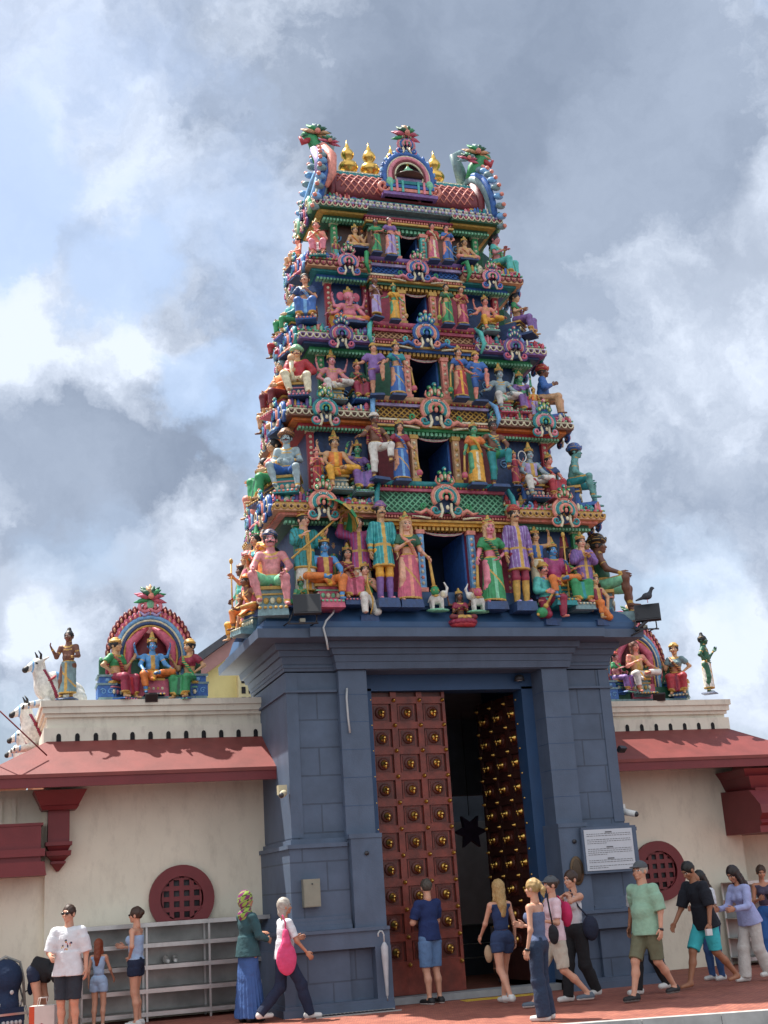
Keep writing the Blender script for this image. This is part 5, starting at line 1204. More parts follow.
# ------------------------------------------------------------------ things the statues hold (modelled as part of each statue)
def hand_pt(J, A, s, q): E, H = A[q]; d = H-E; d /= np.linalg.norm(d); return (H+d*.06)*s
def ex_mace(q, c):
    def f(root, J, A, s):
        h = Vector(hand_pt(J, A, s, q)); b = MB(); ft = Vector((h.x+q*.06*s, h.y-.04*s, .10*s))
        b.tube([h+Vector((0, 0, .05*s)), h, h.lerp(ft, .5), h.lerp(ft, .8)], [.022*s, .024*s, .03*s, .036*s], pt('gold'), 7)
        p = h.lerp(ft, .86); b.ball(tuple(p), (.085*s, .085*s, .10*s), pt(c), 10, 8); b.ball(tuple(h.lerp(ft, .74)), (.06*s, .06*s, .02*s), pt('gold'), 9, 4); b.ball(tuple(h.lerp(ft, .99)), (.045*s, .045*s, .03*s), pt('gold'), 9, 4)
        for k in range(6): a = k*math.pi/3; b.tube([p+Vector((.0, 0, .10*s)), p+Vector((.088*s*math.cos(a), .088*s*math.sin(a), 0)), p+Vector((0, 0, -.10*s))], .010*s, pt('gold'), 4)
        b.build('mace', root)
    return f
def ex_bow(q):
    def f(root, J, A, s):
        h = Vector(hand_pt(J, A, s, q)); b = MB()
        top = 1.50*s if J['P'][2] > .55 else 1.05*s
        P = []; 
        for k in range(13):
            t = k/12; z = .03*s+t*top; P.append((h.x+q*.10*s*(math.sin(t*math.pi*2)*.5), h.y-.05*s-.10*s*math.sin(t*math.pi), z))
        b.tube(P, [.012*s+.012*s*math.sin(k/12*math.pi) for k in range(13)], pt('gold'), 6); b.build('bow', root)
    return f
def ex_staff(q):
    def f(root, J, A, s):
        h = Vector(hand_pt(J, A, s, q)); b = MB(); b.tube([(h.x, h.y, .1*s), (h.x, h.y, 1.65*s)], .018*s, pt('gold'), 6); b.ball((h.x, h.y, 1.66*s), (.045*s, .045*s, .07*s), pt('gold'), 8, 6); b.ball((h.x, h.y, .75*s), (.03*s, .03*s, .03*s), pt('red'), 8, 5); b.build('staff', root)
    return f
def ex_club(root, J, A, s):
    h = Vector(hand_pt(J, A, s, 1)); g_ = Vector((-.42*s, -.36*s, .10*s)); b = MB(); b.tube([h+(h-g_)*.25, h, h.lerp(g_, .8)], [.018*s, .022*s, .03*s], pt('gold'), 7); b.ball(tuple(g_), (.12*s,)*3, pt('green'), 12, 9); b.ball(tuple(g_.lerp(h, .22)), (.06*s,)*3, pt('gold'), 8, 5); b.ball(tuple(g_-Vector((.1*s, 0, .05*s))), (.04*s,)*3, pt('gold'), 8, 5); b.build('mace', root)
def ex_clubup(root, J, A, s):
    h = Vector(hand_pt(J, A, s, -1)); b = MB(); b.tube([(h.x+.03*s, h.y-.02*s, .45*s), (h.x, h.y, h.z), (h.x, h.y+.02*s, h.z+.30*s)], [.035*s, .04*s, .06*s], pt('cream'), 8); b.ball((h.x, h.y+.02*s, h.z+.34*s), (.09*s, .09*s, .12*s), pt('tan'), 9, 7); b.build('club', root)
def ex_parasol(root, J, A, s):
    b = MB(); a = Vector((-.42*s, -.32*s, .75*s)); c = Vector((.72*s, -.28*s, 1.86*s)); b.tube([a, c], .020*s, pt('gold'), 7)
    d = (c-a).normalized(); M_ = Matrix.Translation(c)@d.to_track_quat('Z', 'Y').to_matrix().to_4x4(); b.T = M_
    n = 14
    for k in range(n):
        a0, a1 = 2*math.pi*k/n, 2*math.pi*(k+1)/n; r1, r2 = .22*s, .42*s
        m = pt('green') if k % 2 else pt('gold')
        q = lambda r, an, z: (r*math.cos(an), r*math.sin(an), z*s)
        b.add([(0, 0, .10*s), q(r1, a0, .05), q(r1, a1, .05), q(r2, a0, -.10), q(r2, a1, -.10), q(r2*1.02, a0, -.16), q(r2*1.02, a1, -.16)], [(0, 1, 2), (1, 3, 4, 2), (3, 5, 6, 4)], m, True)
    b.T = None; b.build('parasol', root)
def ex_whisk(root, J, A, s):
    h = Vector(hand_pt(J, A, s, -1)); b = MB(); e = h+Vector((-.28*s, -.05*s, .16*s)); b.tube([h, e], .016*s, pt('gold'), 6); b.ball(tuple(e+Vector((-.08*s, 0, .03*s))), (.13*s, .07*s, .08*s), pt('grey'), 9, 7); b.build('whisk', root)
def ex_ring(root, J, A, s):
    h = Vector(hand_pt(J, A, s, 1)); b = MB(); b.tube([(h.x-.05*s+.2*s*math.cos(k/14*6.284), h.y-.04*s, h.z+.16*s+.30*s*math.sin(k/14*6.284)) for k in range(15)], .028*s, pt('white'), 6); b.build('ring', root)
def ex_lotus(root, J, A, s):
    b = MB()
    for k in range(14):
        a = k*2*math.pi/14; b.ball((.34*s*math.cos(a), -.12*s+.30*s*math.sin(a), -.06*s), (.13*s, .13*s, .10*s), pt('crimson'), 7, 5)
    b.lathe([(.34*s, -.24*s), (.42*s, -.16*s), (.36*s, -.04*s), (.30*s, 0)], (0, -.12*s, 0), pt('red'), 18, 1, .9); b.build('lotus_base', root)
def ex_trunk(root, J, A, s):
    H = J['Hd']; pr = [ell(H+v3(0, -.01, .0), (.13, .12, .14)), cone(H+v3(0, -.12, -.02), H+v3(.02, -.20, -.18), .055, .045), cone(H+v3(.02, -.20, -.18), H+v3(-.02, -.22, -.36), .045, .034), cone(H+v3(-.02, -.22, -.36), H+v3(-.13, -.24, -.40), .034, .025)]
    V, Q = surf(pr, max(.012/s, .01), .03); link_mesh('elephant_head', V*s, Q, [pt('pink')], None, True, root)
    b = MB()
    for q in (-1, 1): b.ball(tuple((H+v3(q*.19, .01, .0))*s), (.10*s, .022*s, .13*s), pt('rose'), 10, 8); b.tube([tuple((H+v3(q*.05, -.12, -.10))*s), tuple((H+v3(q*.08, -.22, -.14))*s)], .014*s, pt('white'), 6)
    b.build('ears', root)
SEATS = ('sit', 'sitwide', 'lalita', 'lalitam')
def S(x, y, z, H, label, cat, nm, kw):
    kw = dict(kw); kw.pop('over', None)
    if not kw.get('fem') and 'belly' not in kw: kw['belly'] = .018
    pose = kw.get('pose', 'stand')
    if kw.get('hairm') is None: kw['hairm'] = pt('black')
    root, J = figure(nm, H=H, loc=(x, y, z), statue=True, vox=.0125, **kw)
    root.scale = (.94, 1., 1.) if kw.get('ls') else (1.12, 1.08, 1.0)
    s = J['s']; tag(root, label, cat, 'painted figures on the gateway and walls')
    b = MB(); cc = pt(('blue', 'slate', 'rose', 'navy', 'teal')[int(abs(x)*37+z*11) % 5])
    cc2 = pt(('gold', 'pink', 'mint', 'cream', 'salmon')[int(abs(x)*53+z*7) % 5]); bot_ = -.14 if z < 6.3 and y < 1.5 else (-.05 if y < 1.5 else 0.)
    if pose in SEATS:
        if abs(kw.get('rot', 0)) > .5 and y < 1.5 and x > 0: b.box(-.34*s, .34*s, -.05*s, .85*s, -.30*s, .40*s, pt('navy'), tp=.03*s); b.box(-.30*s, .30*s, .28*s, .80*s, .40*s, .95*s, pt('dgreen'), tp=.06*s)
        b.box(-.22*s, .22*s, -.14*s, .34*s, -.05*s, .46*s, cc, tp=.03*s); b.box(-.26*s, .26*s, -.18*s, .34*s, .40*s, .455*s, pt('gold')); b.box(-.24*s, .24*s, -.16*s, .34*s, .30*s, .33*s, cc2); b.box(-.24*s, .24*s, -.50*s, .34*s, bot_*s, .035*s, cc, tp=.02*s, ty=.02*s)
        for k in range(5): b.ball(((-.2+k*.1)*s, -.15*s, .20*s), (.045*s, .03*s, .06*s), cc2 if k % 2 else pt('cream'), 6, 5)
        for k in range(6): b.ball(((-.2+k*.08)*s, -.50*s, -.0*s), (.03*s, .02*s, .025*s), cc2, 6, 4)
        b.build('seat', root)
    elif pose not in ('cross',):
        b.box(-.22*s, .22*s, -.20*s, .20*s, bot_*s, .035*s, pt('navy'), tp=.02*s, ty=.02*s); b.build('plinth', root)
    elif 'extra' not in kw or kw['extra'] is not ex_lotus:
        b.box(-.34*s, .34*s, -.38*s, .25*s, -.06*s, .02*s, pt('navy')); b.build('plinth', root)
    return root
S(-2.92, -0.02, 5.80, 1.39, 'bare-chested pink strongman with moustache sitting at the left corner of the lowest storey', 'statue', 'painted_statue', dict(pose='sitwide',arms=('knee','knee'),skin=pt('pinksk'),stache=True,bot=('shorts',pt('mint'),pt('mint')),hair='short',hat='turban',hatm=pt('navy'),rot=R(-12),over=dict()))
S(-2.51, -0.22, 5.88, 0.51, 'small green monkey figure crouching behind the left floodlight', 'statue', 'painted_statue', dict(pose='cross',arms=('pray','pray'),skin=pt('greensk'),top=('vest',pt('green'),pt('gold')),bot=('dhoti',pt('green'),pt('gold')),hat='crown'))
S(-2.39, -0.10, 6.01, 1.57, 'attendant in teal coat gripping a long slanted parasol pole, left side', 'statue', 'painted_statue', dict(pose='stand',arms=('pole','up'),skin=pt('fair'),top=('coat',pt('teal'),pt('dgreen')),bot=('dhoti',pt('white'),pt('yellow')),hat='crown',rot=R(12),hy=R(15),extra=ex_parasol))
S(-2.09, -0.14, 5.90, 1.28, 'blue-skinned king in orange dhoti seated with a tall golden bow, lowest storey left', 'statue', 'painted_statue', dict(pose='lalitam',arms=('mace','knee'),skin=pt('bluesk'),top=('vest',pt('crimson'),pt('gold')),bot=('dhoti',pt('orange'),pt('yellow')),hat='tallcrown',extra=ex_bow(-1)))
S(-1.69, -0.06, 5.96, 1.04, 'seated queen in crimson sari beside the blue king, lowest storey left', 'statue', 'painted_statue', dict(pose='sit',fem=True,arms=('chest','lap'),skin=pt('skin'),top=('blouse',pt('maroon'),pt('maroon')),bot=('sari',pt('rose'),pt('crimson'),pt('gold'),pt('crimson')),hair='long',hairm=pt('black'),hat='crown',hy=R(-8)))
S(-1.45, -0.18, 5.71, 1.00, 'kneeling archer in green coat and white trousers with joined palms', 'statue', 'painted_statue', dict(pose='kneel',arms=('pray','pray'),skin=pt('fair'),top=('vest',pt('green'),pt('gold')),bot=('slim',pt('white'),pt('white')),hat='crown',extra=ex_bow(1)))
S(-1.48, -0.04, 6.03, 1.55, 'attendant in magenta coat waving a fly whisk behind the seated queen', 'statue', 'painted_statue', dict(pose='stand',arms=('raised','down'),skin=pt('fair'),top=('coat',pt('magenta'),pt('purple')),bot=('dhoti',pt('cream'),pt('white')),hat='crown',rot=R(-15),extra=ex_whisk))
S(-1.17, -0.30, 5.94, 1.69, 'stiff guard with moustache in teal coat and yellow trousers left of the doorway', 'statue', 'painted_statue', dict(pose='stand',arms=('down','down'),skin=pt('tan'),stache=True,top=('coat',pt('teal'),pt('aqua')),bot=('slim',pt('yellow'),pt('purple')),hat='turban',hatm=pt('purple'),hair='short',shoe=pt('pink'),ls=1.08))
S(-0.79, -0.32, 5.92, 1.56, 'lady in pink sari leaning on a mace left of the lowest doorway', 'statue', 'painted_statue', dict(pose='contra',fem=True,arms=('chest','mace'),skin=pt('fair'),top=('blouse',pt('dgreen'),pt('green')),bot=('sari',pt('rose'),pt('salmon'),pt('gold'),pt('salmon')),hair='long',hairm=pt('tan'),hat='crown',extra=ex_mace(1,'green')))
S(0.64, -0.32, 5.90, 1.56, 'lady in green sari leaning on a mace right of the lowest doorway', 'statue', 'painted_statue', dict(pose='contra',fem=True,arms=('mace','hip'),skin=pt('pink'),top=('blouse',pt('green'),pt('green')),bot=('sari',pt('green'),pt('mint'),pt('gold'),pt('dgreen')),hair='long',hairm=pt('tan'),hat='crown',extra=ex_mace(-1,'rose')))
S(1.15, -0.30, 5.90, 1.74, 'stiff guard with moustache in purple coat and red trousers right of the doorway', 'statue', 'painted_statue', dict(pose='stand',arms=('down','down'),skin=pt('tan'),stache=True,top=('coat',pt('purple'),pt('lilac')),bot=('slim',pt('crimson'),pt('gold')),hat='turban',hatm=pt('red'),hair='short',shoe=pt('lilac'),ls=1.08))
S(1.63, -0.20, 5.66, 1.03, 'moustached man in green tunic kneeling with a green-headed mace', 'statue', 'painted_statue', dict(pose='kneelm',arms=('lap','pole'),skin=pt('salmon'),stache=True,top=('shirt',pt('aqua'),pt('green')),bot=('slim',pt('crimson'),pt('red')),hat='turban',hatm=pt('gold'),rot=R(12),extra=ex_club))
S(1.59, -0.08, 6.11, 1.24, 'archer in blue raising a bow behind the kneeling green man', 'statue', 'painted_statue', dict(pose='stand',arms=('up','raised'),skin=pt('tan'),top=('vest',pt('blue'),pt('gold')),bot=('dhoti',pt('cream'),pt('gold')),hat='crown'))
S(1.87, -0.10, 5.97, 1.21, 'blue-faced king in magenta tunic and orange dhoti, lowest storey right', 'statue', 'painted_statue', dict(pose='lalita',arms=('mace','pole'),skin=pt('bluesk'),top=('shirt',pt('magenta'),pt('crimson')),bot=('dhoti',pt('orange'),pt('yellow')),hat='tallcrown',extra=ex_staff(1)))
S(2.21, -0.06, 5.91, 1.04, 'seated lady in green sari beside the magenta king', 'statue', 'painted_statue', dict(pose='sit',fem=True,arms=('chest','lap'),skin=pt('salmon'),top=('blouse',pt('dgreen'),pt('green')),bot=('sari',pt('green'),pt('teal'),pt('gold'),pt('green')),hair='long',hairm=pt('black'),hy=R(10)))
S(2.38, -0.17, 5.92, 1.34, 'slim attendant in purple coat with joined hands near the right corner', 'statue', 'painted_statue', dict(pose='stand',arms=('pray','pray'),skin=pt('fair'),top=('coat',pt('purple'),pt('violet')),bot=('dhoti',pt('teal'),pt('green')),hat='crown'))
S(2.54, -0.22, 5.64, 0.93, 'small crouching man in pink vest and yellow dhoti at the right cornice end', 'statue', 'painted_statue', dict(pose='kneel',arms=('down','knee'),skin=pt('tan'),top=('vest',pt('crimson'),pt('gold')),bot=('dhoti',pt('orange'),pt('yellow')),hat='crown',rot=R(10)))
S(2.90, 0.22, 5.81, 1.56, 'brown strongman with dark turban sitting at the right corner of the lowest storey', 'statue', 'painted_statue', dict(pose='sitwide',arms=('knee','side'),skin=pt('brown'),top=('vest',pt('dgreen'),pt('teal')),bot=('shorts',pt('mint'),pt('white')),hair='short',hairm=pt('black'),hat='bigturban',hatm=pt('black'),rot=R(62)))
S(-1.83, 0.28, 6.11, 0.97, "little onlooker in green nearest the blue king's shoulder", 'statue', 'painted_statue', dict(pose='stand',arms=('down','down'),skin=pt('tan'),top=('coat',pt('green'),pt('green')),bot=('dhoti',pt('cream'),pt('white')),hair='short',hairm=pt('black')))
S(-1.65, 0.31, 6.29, 0.97, "little onlooker in red above the queen's head", 'statue', 'painted_statue', dict(pose='stand',arms=('down','down'),skin=pt('tan'),top=('coat',pt('red'),pt('red')),bot=('dhoti',pt('cream'),pt('white')),hair='short',hairm=pt('black')))
S(-1.76, 0.34, 6.48, 0.97, 'little onlooker in brown high at the back left', 'statue', 'painted_statue', dict(pose='stand',arms=('down','down'),skin=pt('tan'),top=('coat',pt('brown'),pt('brown')),bot=('dhoti',pt('cream'),pt('white')),hair='short',hairm=pt('black')))
S(-1.58, 0.28, 6.43, 0.97, 'little onlooker in purple high at the back near the whisk', 'statue', 'painted_statue', dict(pose='stand',arms=('down','down'),skin=pt('tan'),top=('coat',pt('purple'),pt('purple')),bot=('dhoti',pt('cream'),pt('white')),hair='short',hairm=pt('black')))
S(-1.87, 0.31, 5.94, 0.96, 'little onlooker in teal low behind the blue king', 'statue', 'painted_statue', dict(pose='stand',arms=('down','down'),skin=pt('tan'),top=('coat',pt('teal'),pt('teal')),bot=('dhoti',pt('cream'),pt('white')),hair='short',hairm=pt('black')))
S(2.26, 0.28, 6.46, 1.03, 'small bystander in crimson at the back over the magenta king', 'statue', 'painted_statue', dict(pose='stand',arms=('down','down'),skin=pt('tan'),top=('coat',pt('crimson'),pt('crimson')),bot=('dhoti',pt('cream'),pt('white')),hair='short',hairm=pt('black')))
S(2.49, 0.31, 6.38, 1.04, 'small bystander in green at the back right', 'statue', 'painted_statue', dict(pose='stand',arms=('down','down'),skin=pt('tan'),top=('coat',pt('green'),pt('green')),bot=('dhoti',pt('cream'),pt('white')),hair='short',hairm=pt('black')))
S(2.34, 0.34, 6.13, 1.02, 'small bystander in navy between the king and the seated lady', 'statue', 'painted_statue', dict(pose='stand',arms=('down','down'),skin=pt('tan'),top=('coat',pt('navy'),pt('navy')),bot=('dhoti',pt('cream'),pt('white')),hair='short',hairm=pt('black')))
S(2.71, 0.28, 6.15, 1.03, 'small bystander in orange peeping near the purple attendant', 'statue', 'painted_statue', dict(pose='stand',arms=('down','down'),skin=pt('tan'),top=('coat',pt('orange'),pt('orange')),bot=('dhoti',pt('cream'),pt('white')),hair='short',hairm=pt('black')))
S(2.02, 0.31, 6.40, 1.02, 'small bystander in gold at the back beside the archer', 'statue', 'painted_statue', dict(pose='stand',arms=('down','down'),skin=pt('tan'),top=('coat',pt('gold'),pt('gold')),bot=('dhoti',pt('cream'),pt('white')),hair='short',hairm=pt('black')))
S(0.07, -0.26, 5.63, 0.59, 'small four-armed goddess on a red lotus above the doorway', 'statue', 'painted_statue', dict(pose='cross',fem=True,arms=('chest','chest'),x4=True,skin=pt('brown'),top=('blouse',pt('crimson'),pt('gold')),bot=('sari',pt('maroon'),pt('crimson')),hair='long',hairm=pt('black'),hat='crown',extra=ex_lotus))
S(-3.02, 0.55, 5.95, 1.50, 'lady in red sari with tall green hat on the left side of the lowest storey', 'statue', 'painted_statue', dict(pose='stand',fem=True,arms=('chest','up'),skin=pt('skin'),top=('blouse',pt('teal'),pt('green')),bot=('sari',pt('crimson'),pt('red'),pt('gold'),pt('red')),hair='long',hairm=pt('black'),hat='tallcrown',hatm=pt('green'),rot=R(-60)))
S(-3.10, 0.62, 5.66, 0.95, 'man in orange dhoti sitting low at the left end of the cornice', 'statue', 'painted_statue', dict(pose='lalita',arms=('knee','side'),skin=pt('brown'),bot=('dhoti',pt('orange'),pt('yellow'),pt('gold'),pt('orange')),hat='turban',hatm=pt('orange'),rot=R(-70),lean=.25))
S(-3.05, 1.15, 5.80, 1.35, 'figure in pink holding an upright staff on the left side ledge', 'statue', 'painted_statue', dict(pose='stand',arms=('pole','down'),skin=pt('tan'),top=('vest',pt('rose'),pt('pink')),bot=('dhoti',pt('pink'),pt('rose')),hat='turban',hatm=pt('rose'),rot=R(-85),extra=ex_staff(-1)))
S(-3.02, 1.75, 5.80, 1.30, 'hooded brown figure at the far back of the left side ledge', 'statue', 'painted_statue', dict(pose='stand',arms=('side','down'),skin=pt('brown'),top=('coat',pt('aqua'),pt('green')),bot=('dhoti',pt('tan'),pt('brown')),hat='turban',hatm=pt('brown'),rot=R(-90)))
S(-3.10, 1.50, 5.70, 0.80, 'small yellow-clad figure squatting on the left cornice edge', 'statue', 'painted_statue', dict(pose='kneel',arms=('side','knee'),skin=pt('tan'),bot=('dhoti',pt('yellow'),pt('orange'),pt('gold'),pt('yellow')),hair='short',hairm=pt('brown'),rot=R(-95)))
S(-2.98, 0.16, 6.25, 0.95, 'small lady with basket tucked behind the pink strongman', 'statue', 'painted_statue', dict(pose='stand',fem=True,arms=('chest','chest'),skin=pt('fair'),top=('blouse',pt('yellow'),pt('gold')),bot=('sari',pt('orange'),pt('yellow')),hair='bun',hairm=pt('black'),rot=R(-45)))
S(-2.55, 0.15, 7.74, 1.25, 'grey-skinned man with brown turban sitting at the left corner of the second storey', 'statue', 'painted_statue', dict(pose='sitwide',arms=('lap','lap'),skin=pt('greysk'),stache=True,bot=('shorts',pt('blue'),pt('blue')),hat='bigturban',hatm=pt('brown'),rot=R(-20)))
S(-2.13, -0.12, 7.82, 0.74, 'small red figure standing left of the yellow king, second storey', 'statue', 'painted_statue', dict(pose='stand',arms=('chest','chest'),skin=pt('salmon'),top=('vest',pt('red'),pt('maroon')),bot=('dhoti',pt('red'),pt('maroon')),hat='crown',hatm=pt('salmon')))
S(-1.77, 0.06, 7.80, 1.16, 'four-armed king in orange robe seated on the second storey left', 'statue', 'painted_statue', dict(pose='lalita',arms=('knee','knee'),x4=True,skin=pt('tan'),mark=True,top=('vest',pt('orange'),pt('yellow')),bot=('dhoti',pt('yellow'),pt('orange')),hat='tallcrown'))
S(-1.37, 0.10, 7.79, 1.03, 'green-faced lady in purple sitting right of the yellow king', 'statue', 'painted_statue', dict(pose='sit',fem=True,arms=('raised','knee'),skin=pt('greensk'),top=('blouse',pt('purple'),pt('gold')),bot=('sari',pt('purple'),pt('violet'),pt('gold'),pt('violet')),hat='crown',hy=R(-10)))
S(-1.14, -0.24, 7.97, 1.19, 'dark-skinned man in white loincloth with one foot raised, second storey', 'statue', 'painted_statue', dict(pose='legup',arms=('side','knee'),skin=pt('brown'),bot=('dhoti',pt('white'),pt('white'),pt('white'),pt('crimson')),hat='turban',hatm=pt('white'),rot=R(15)))
S(-0.75, -0.24, 7.96, 1.14, 'lady in blue sari with a mace left of the second-storey opening', 'statue', 'painted_statue', dict(pose='contra',fem=True,arms=('side','mace'),skin=pt('skin'),top=('blouse',pt('crimson'),pt('red')),bot=('sari',pt('blue'),pt('sky'),pt('gold'),pt('blue')),hair='long',hairm=pt('black'),hat='crown',extra=ex_mace(1,'rose')))
S(0.56, -0.24, 7.94, 1.20, 'green-faced lady in yellow sari with a mace right of the second-storey opening', 'statue', 'painted_statue', dict(pose='contra',fem=True,arms=('mace','side'),skin=pt('greensk'),top=('blouse',pt('orange'),pt('yellow')),bot=('sari',pt('yellow'),pt('cream'),pt('gold'),pt('yellow')),hair='short',hairm=pt('black'),hat='crown',extra=ex_mace(-1,'rose')))
S(0.95, -0.24, 7.92, 1.17, 'brown man draped in a green cloth with one foot raised, second storey right', 'statue', 'painted_statue', dict(pose='legup',arms=('hip','knee'),skin=pt('brown'),bot=('dhoti',pt('teal'),pt('green'),pt('gold'),pt('teal')),hair='short',hairm=pt('black')))
S(1.33, -0.12, 7.99, 0.67, 'little red figure holding up a white ring, second storey right', 'statue', 'painted_statue', dict(pose='stand',arms=('raised','up'),skin=pt('salmon'),top=('vest',pt('crimson'),pt('red')),bot=('dhoti',pt('crimson'),pt('red')),hat='crown',hatm=pt('gold'),extra=ex_ring))
S(1.70, 0.06, 7.78, 1.13, 'blue-white seated lord with red stole on the second storey right', 'statue', 'painted_statue', dict(pose='lalita',arms=('knee','knee'),skin=pt('greysk'),mark=True,top=('vest',pt('lilac'),pt('gold')),bot=('dhoti',pt('white'),pt('red')),hat='tallcrown'))
S(2.08, 0.10, 7.81, 0.95, 'seated lady in red with folded hands beside the blue-white lord', 'statue', 'painted_statue', dict(pose='sit',fem=True,arms=('lap','knee'),skin=pt('salmon'),top=('blouse',pt('navy'),pt('gold')),bot=('sari',pt('red'),pt('crimson'),pt('gold'),pt('red')),hat='crown',hy=R(10)))
S(2.56, 0.25, 7.76, 1.24, 'sea-green man in blue headcloth sitting at the right corner of the second storey', 'statue', 'painted_statue', dict(pose='sitwide',arms=('lap','knee'),skin=pt('seagreen'),bot=('shorts',pt('teal'),pt('blue')),hat='bigturban',hatm=pt('blue'),rot=R(60),lean=.2))
S(-2.66, 0.62, 7.75, 1.15, 'woman in green and red sitting on the left side of the second storey', 'statue', 'painted_statue', dict(pose='sit',fem=True,arms=('lap','lap'),skin=pt('tan'),top=('blouse',pt('crimson'),pt('gold')),bot=('sari',pt('green'),pt('dgreen'),pt('gold'),pt('red')),hair='bun',hairm=pt('black'),rot=R(-75)))
S(-2.72, 1.15, 7.70, 1.05, 'golden pot bearer looking left on the second storey side', 'statue', 'painted_statue', dict(pose='kneel',arms=('pole','chest'),skin=pt('tan'),top=('vest',pt('gold'),pt('yellow')),bot=('dhoti',pt('salmon'),pt('pink')),hair='short',hairm=pt('black'),rot=R(-100)))
S(-2.70, 1.65, 7.60, 1.05, 'red-brown figure with raised arm at the back of the second storey side', 'statue', 'painted_statue', dict(pose='stand',arms=('raised','chest'),skin=pt('salmon'),top=('vest',pt('red'),pt('gold')),bot=('dhoti',pt('rose'),pt('red')),hat='crown',rot=R(-90)))
S(-2.80, 0.95, 7.46, 0.50, 'small pink squatting dwarf at the left edge between first and second storey', 'statue', 'painted_statue', dict(pose='cross',arms=('knee','knee'),skin=pt('pink'),bot=('shorts',pt('red'),pt('red')),hat='turban',hatm=pt('salmon'),rot=R(-80)))
S(-2.28, 0.25, 9.45, 1.08, 'white-turbaned warrior in red coat holding a club, third storey left corner', 'statue', 'painted_statue', dict(pose='sitwide',arms=('lap','hip'),skin=pt('tan'),stache=True,top=('shirt',pt('red'),pt('maroon')),bot=('slim',pt('cream'),pt('cream')),hat='bigturban',hatm=pt('mint'),rot=R(-15),extra=ex_clubup))
S(-1.70, 0.20, 9.41, 1.05, 'pink-skinned four-armed lord in white trousers seated on the third storey', 'statue', 'painted_statue', dict(pose='lalita',arms=('hip','knee'),x4=True,skin=pt('pinksk'),mark=True,bot=('dhoti',pt('white'),pt('cream')),hat='tallcrown'))
S(-1.25, 0.22, 9.46, 0.86, 'seated lady in dark red sari beside the pink lord, third storey', 'statue', 'painted_statue', dict(pose='sit',fem=True,arms=('chest','lap'),skin=pt('salmon'),top=('blouse',pt('dgreen'),pt('gold')),bot=('sari',pt('crimson'),pt('maroon'),pt('gold'),pt('crimson')),hat='crown'))
S(-1.04, -0.12, 9.48, 0.98, 'man in purple tunic with one leg lifted, third storey left of centre', 'statue', 'painted_statue', dict(pose='legup',arms=('side','knee'),skin=pt('skin'),top=('tee',pt('purple'),pt('violet')),bot=('shorts',pt('purple'),pt('orange')),hat='turban',hatm=pt('gold'),rot=R(-10)))
S(-0.67, -0.12, 9.50, 1.08, 'lady in bright blue sari left of the third-storey opening', 'statue', 'painted_statue', dict(pose='contra',fem=True,arms=('side','mace'),skin=pt('skin'),top=('blouse',pt('teal'),pt('gold')),bot=('sari',pt('blue'),pt('sky'),pt('gold'),pt('blue')),hat='crown',extra=ex_mace(1,'rose')))
S(0.46, -0.12, 9.52, 1.04, 'lady in red and gold sari with mace right of the third-storey opening', 'statue', 'painted_statue', dict(pose='contra',fem=True,arms=('mace','side'),skin=pt('skin'),top=('blouse',pt('blue'),pt('gold')),bot=('sari',pt('red'),pt('yellow'),pt('gold'),pt('red')),hat='crown',extra=ex_mace(-1,'green')))
S(0.80, -0.12, 9.48, 0.95, 'man in short blue tunic with purple cloak, third storey right', 'statue', 'painted_statue', dict(pose='legup',arms=('hip','knee'),skin=pt('salmon'),top=('tee',pt('blue'),pt('navy')),bot=('shorts',pt('blue'),pt('blue')),hat='turban',hatm=pt('gold')))
S(1.35, 0.20, 9.36, 1.07, 'grey-blue lord with crossed white legs seated on the third storey right', 'statue', 'painted_statue', dict(pose='lalita',arms=('side','knee'),x4=True,skin=pt('greysk'),mark=True,bot=('dhoti',pt('white'),pt('mint')),hat='tallcrown'))
S(1.74, 0.22, 9.39, 0.92, 'green-faced lady in purple seated third storey right', 'statue', 'painted_statue', dict(pose='sit',fem=True,arms=('lap','raised'),skin=pt('greensk'),top=('blouse',pt('purple'),pt('gold')),bot=('sari',pt('purple'),pt('magenta'),pt('gold'),pt('purple')),hat='crown'))
S(1.85, -0.06, 9.27, 0.62, 'small golden child figure in lilac, third storey right', 'statue', 'painted_statue', dict(pose='stand',arms=('up','chest'),skin=pt('gold'),top=('vest',pt('orange'),pt('gold')),bot=('dhoti',pt('lilac'),pt('purple')),hat='crown'))
S(2.22, 0.40, 9.43, 1.11, 'man in blue with red turban holding a sack, third storey right corner', 'statue', 'painted_statue', dict(pose='sit',arms=('pole','lap'),skin=pt('brown'),top=('shirt',pt('blue'),pt('navy')),bot=('slim',pt('tan'),pt('tan')),hat='bigturban',hatm=pt('red'),rot=R(58),lean=.15))
S(-2.42, 0.75, 9.35, 1.05, 'orange-cloaked figure with grey hair on the left side of the third storey', 'statue', 'painted_statue', dict(pose='sit',arms=('knee','lap'),skin=pt('tan'),top=('shirt',pt('orange'),pt('red')),bot=('dhoti',pt('maroon'),pt('red')),hair='bob',hairm=pt('slate'),rot=R(-70)))
S(-2.45, 1.25, 9.25, 0.95, 'brown crouching musician on the third storey side', 'statue', 'painted_statue', dict(pose='kneel',arms=('chest','lap'),skin=pt('brown'),bot=('dhoti',pt('tan'),pt('cream'),pt('gold'),pt('tan')),hat='turban',hatm=pt('slate'),rot=R(-90)))
S(-2.52, 0.55, 8.98, 0.52, 'small blue dwarf at the left edge of the second cornice', 'statue', 'painted_statue', dict(pose='cross',arms=('knee','knee'),skin=pt('sky'),bot=('shorts',pt('blue'),pt('blue')),hat='turban',hatm=pt('teal'),rot=R(-75)))
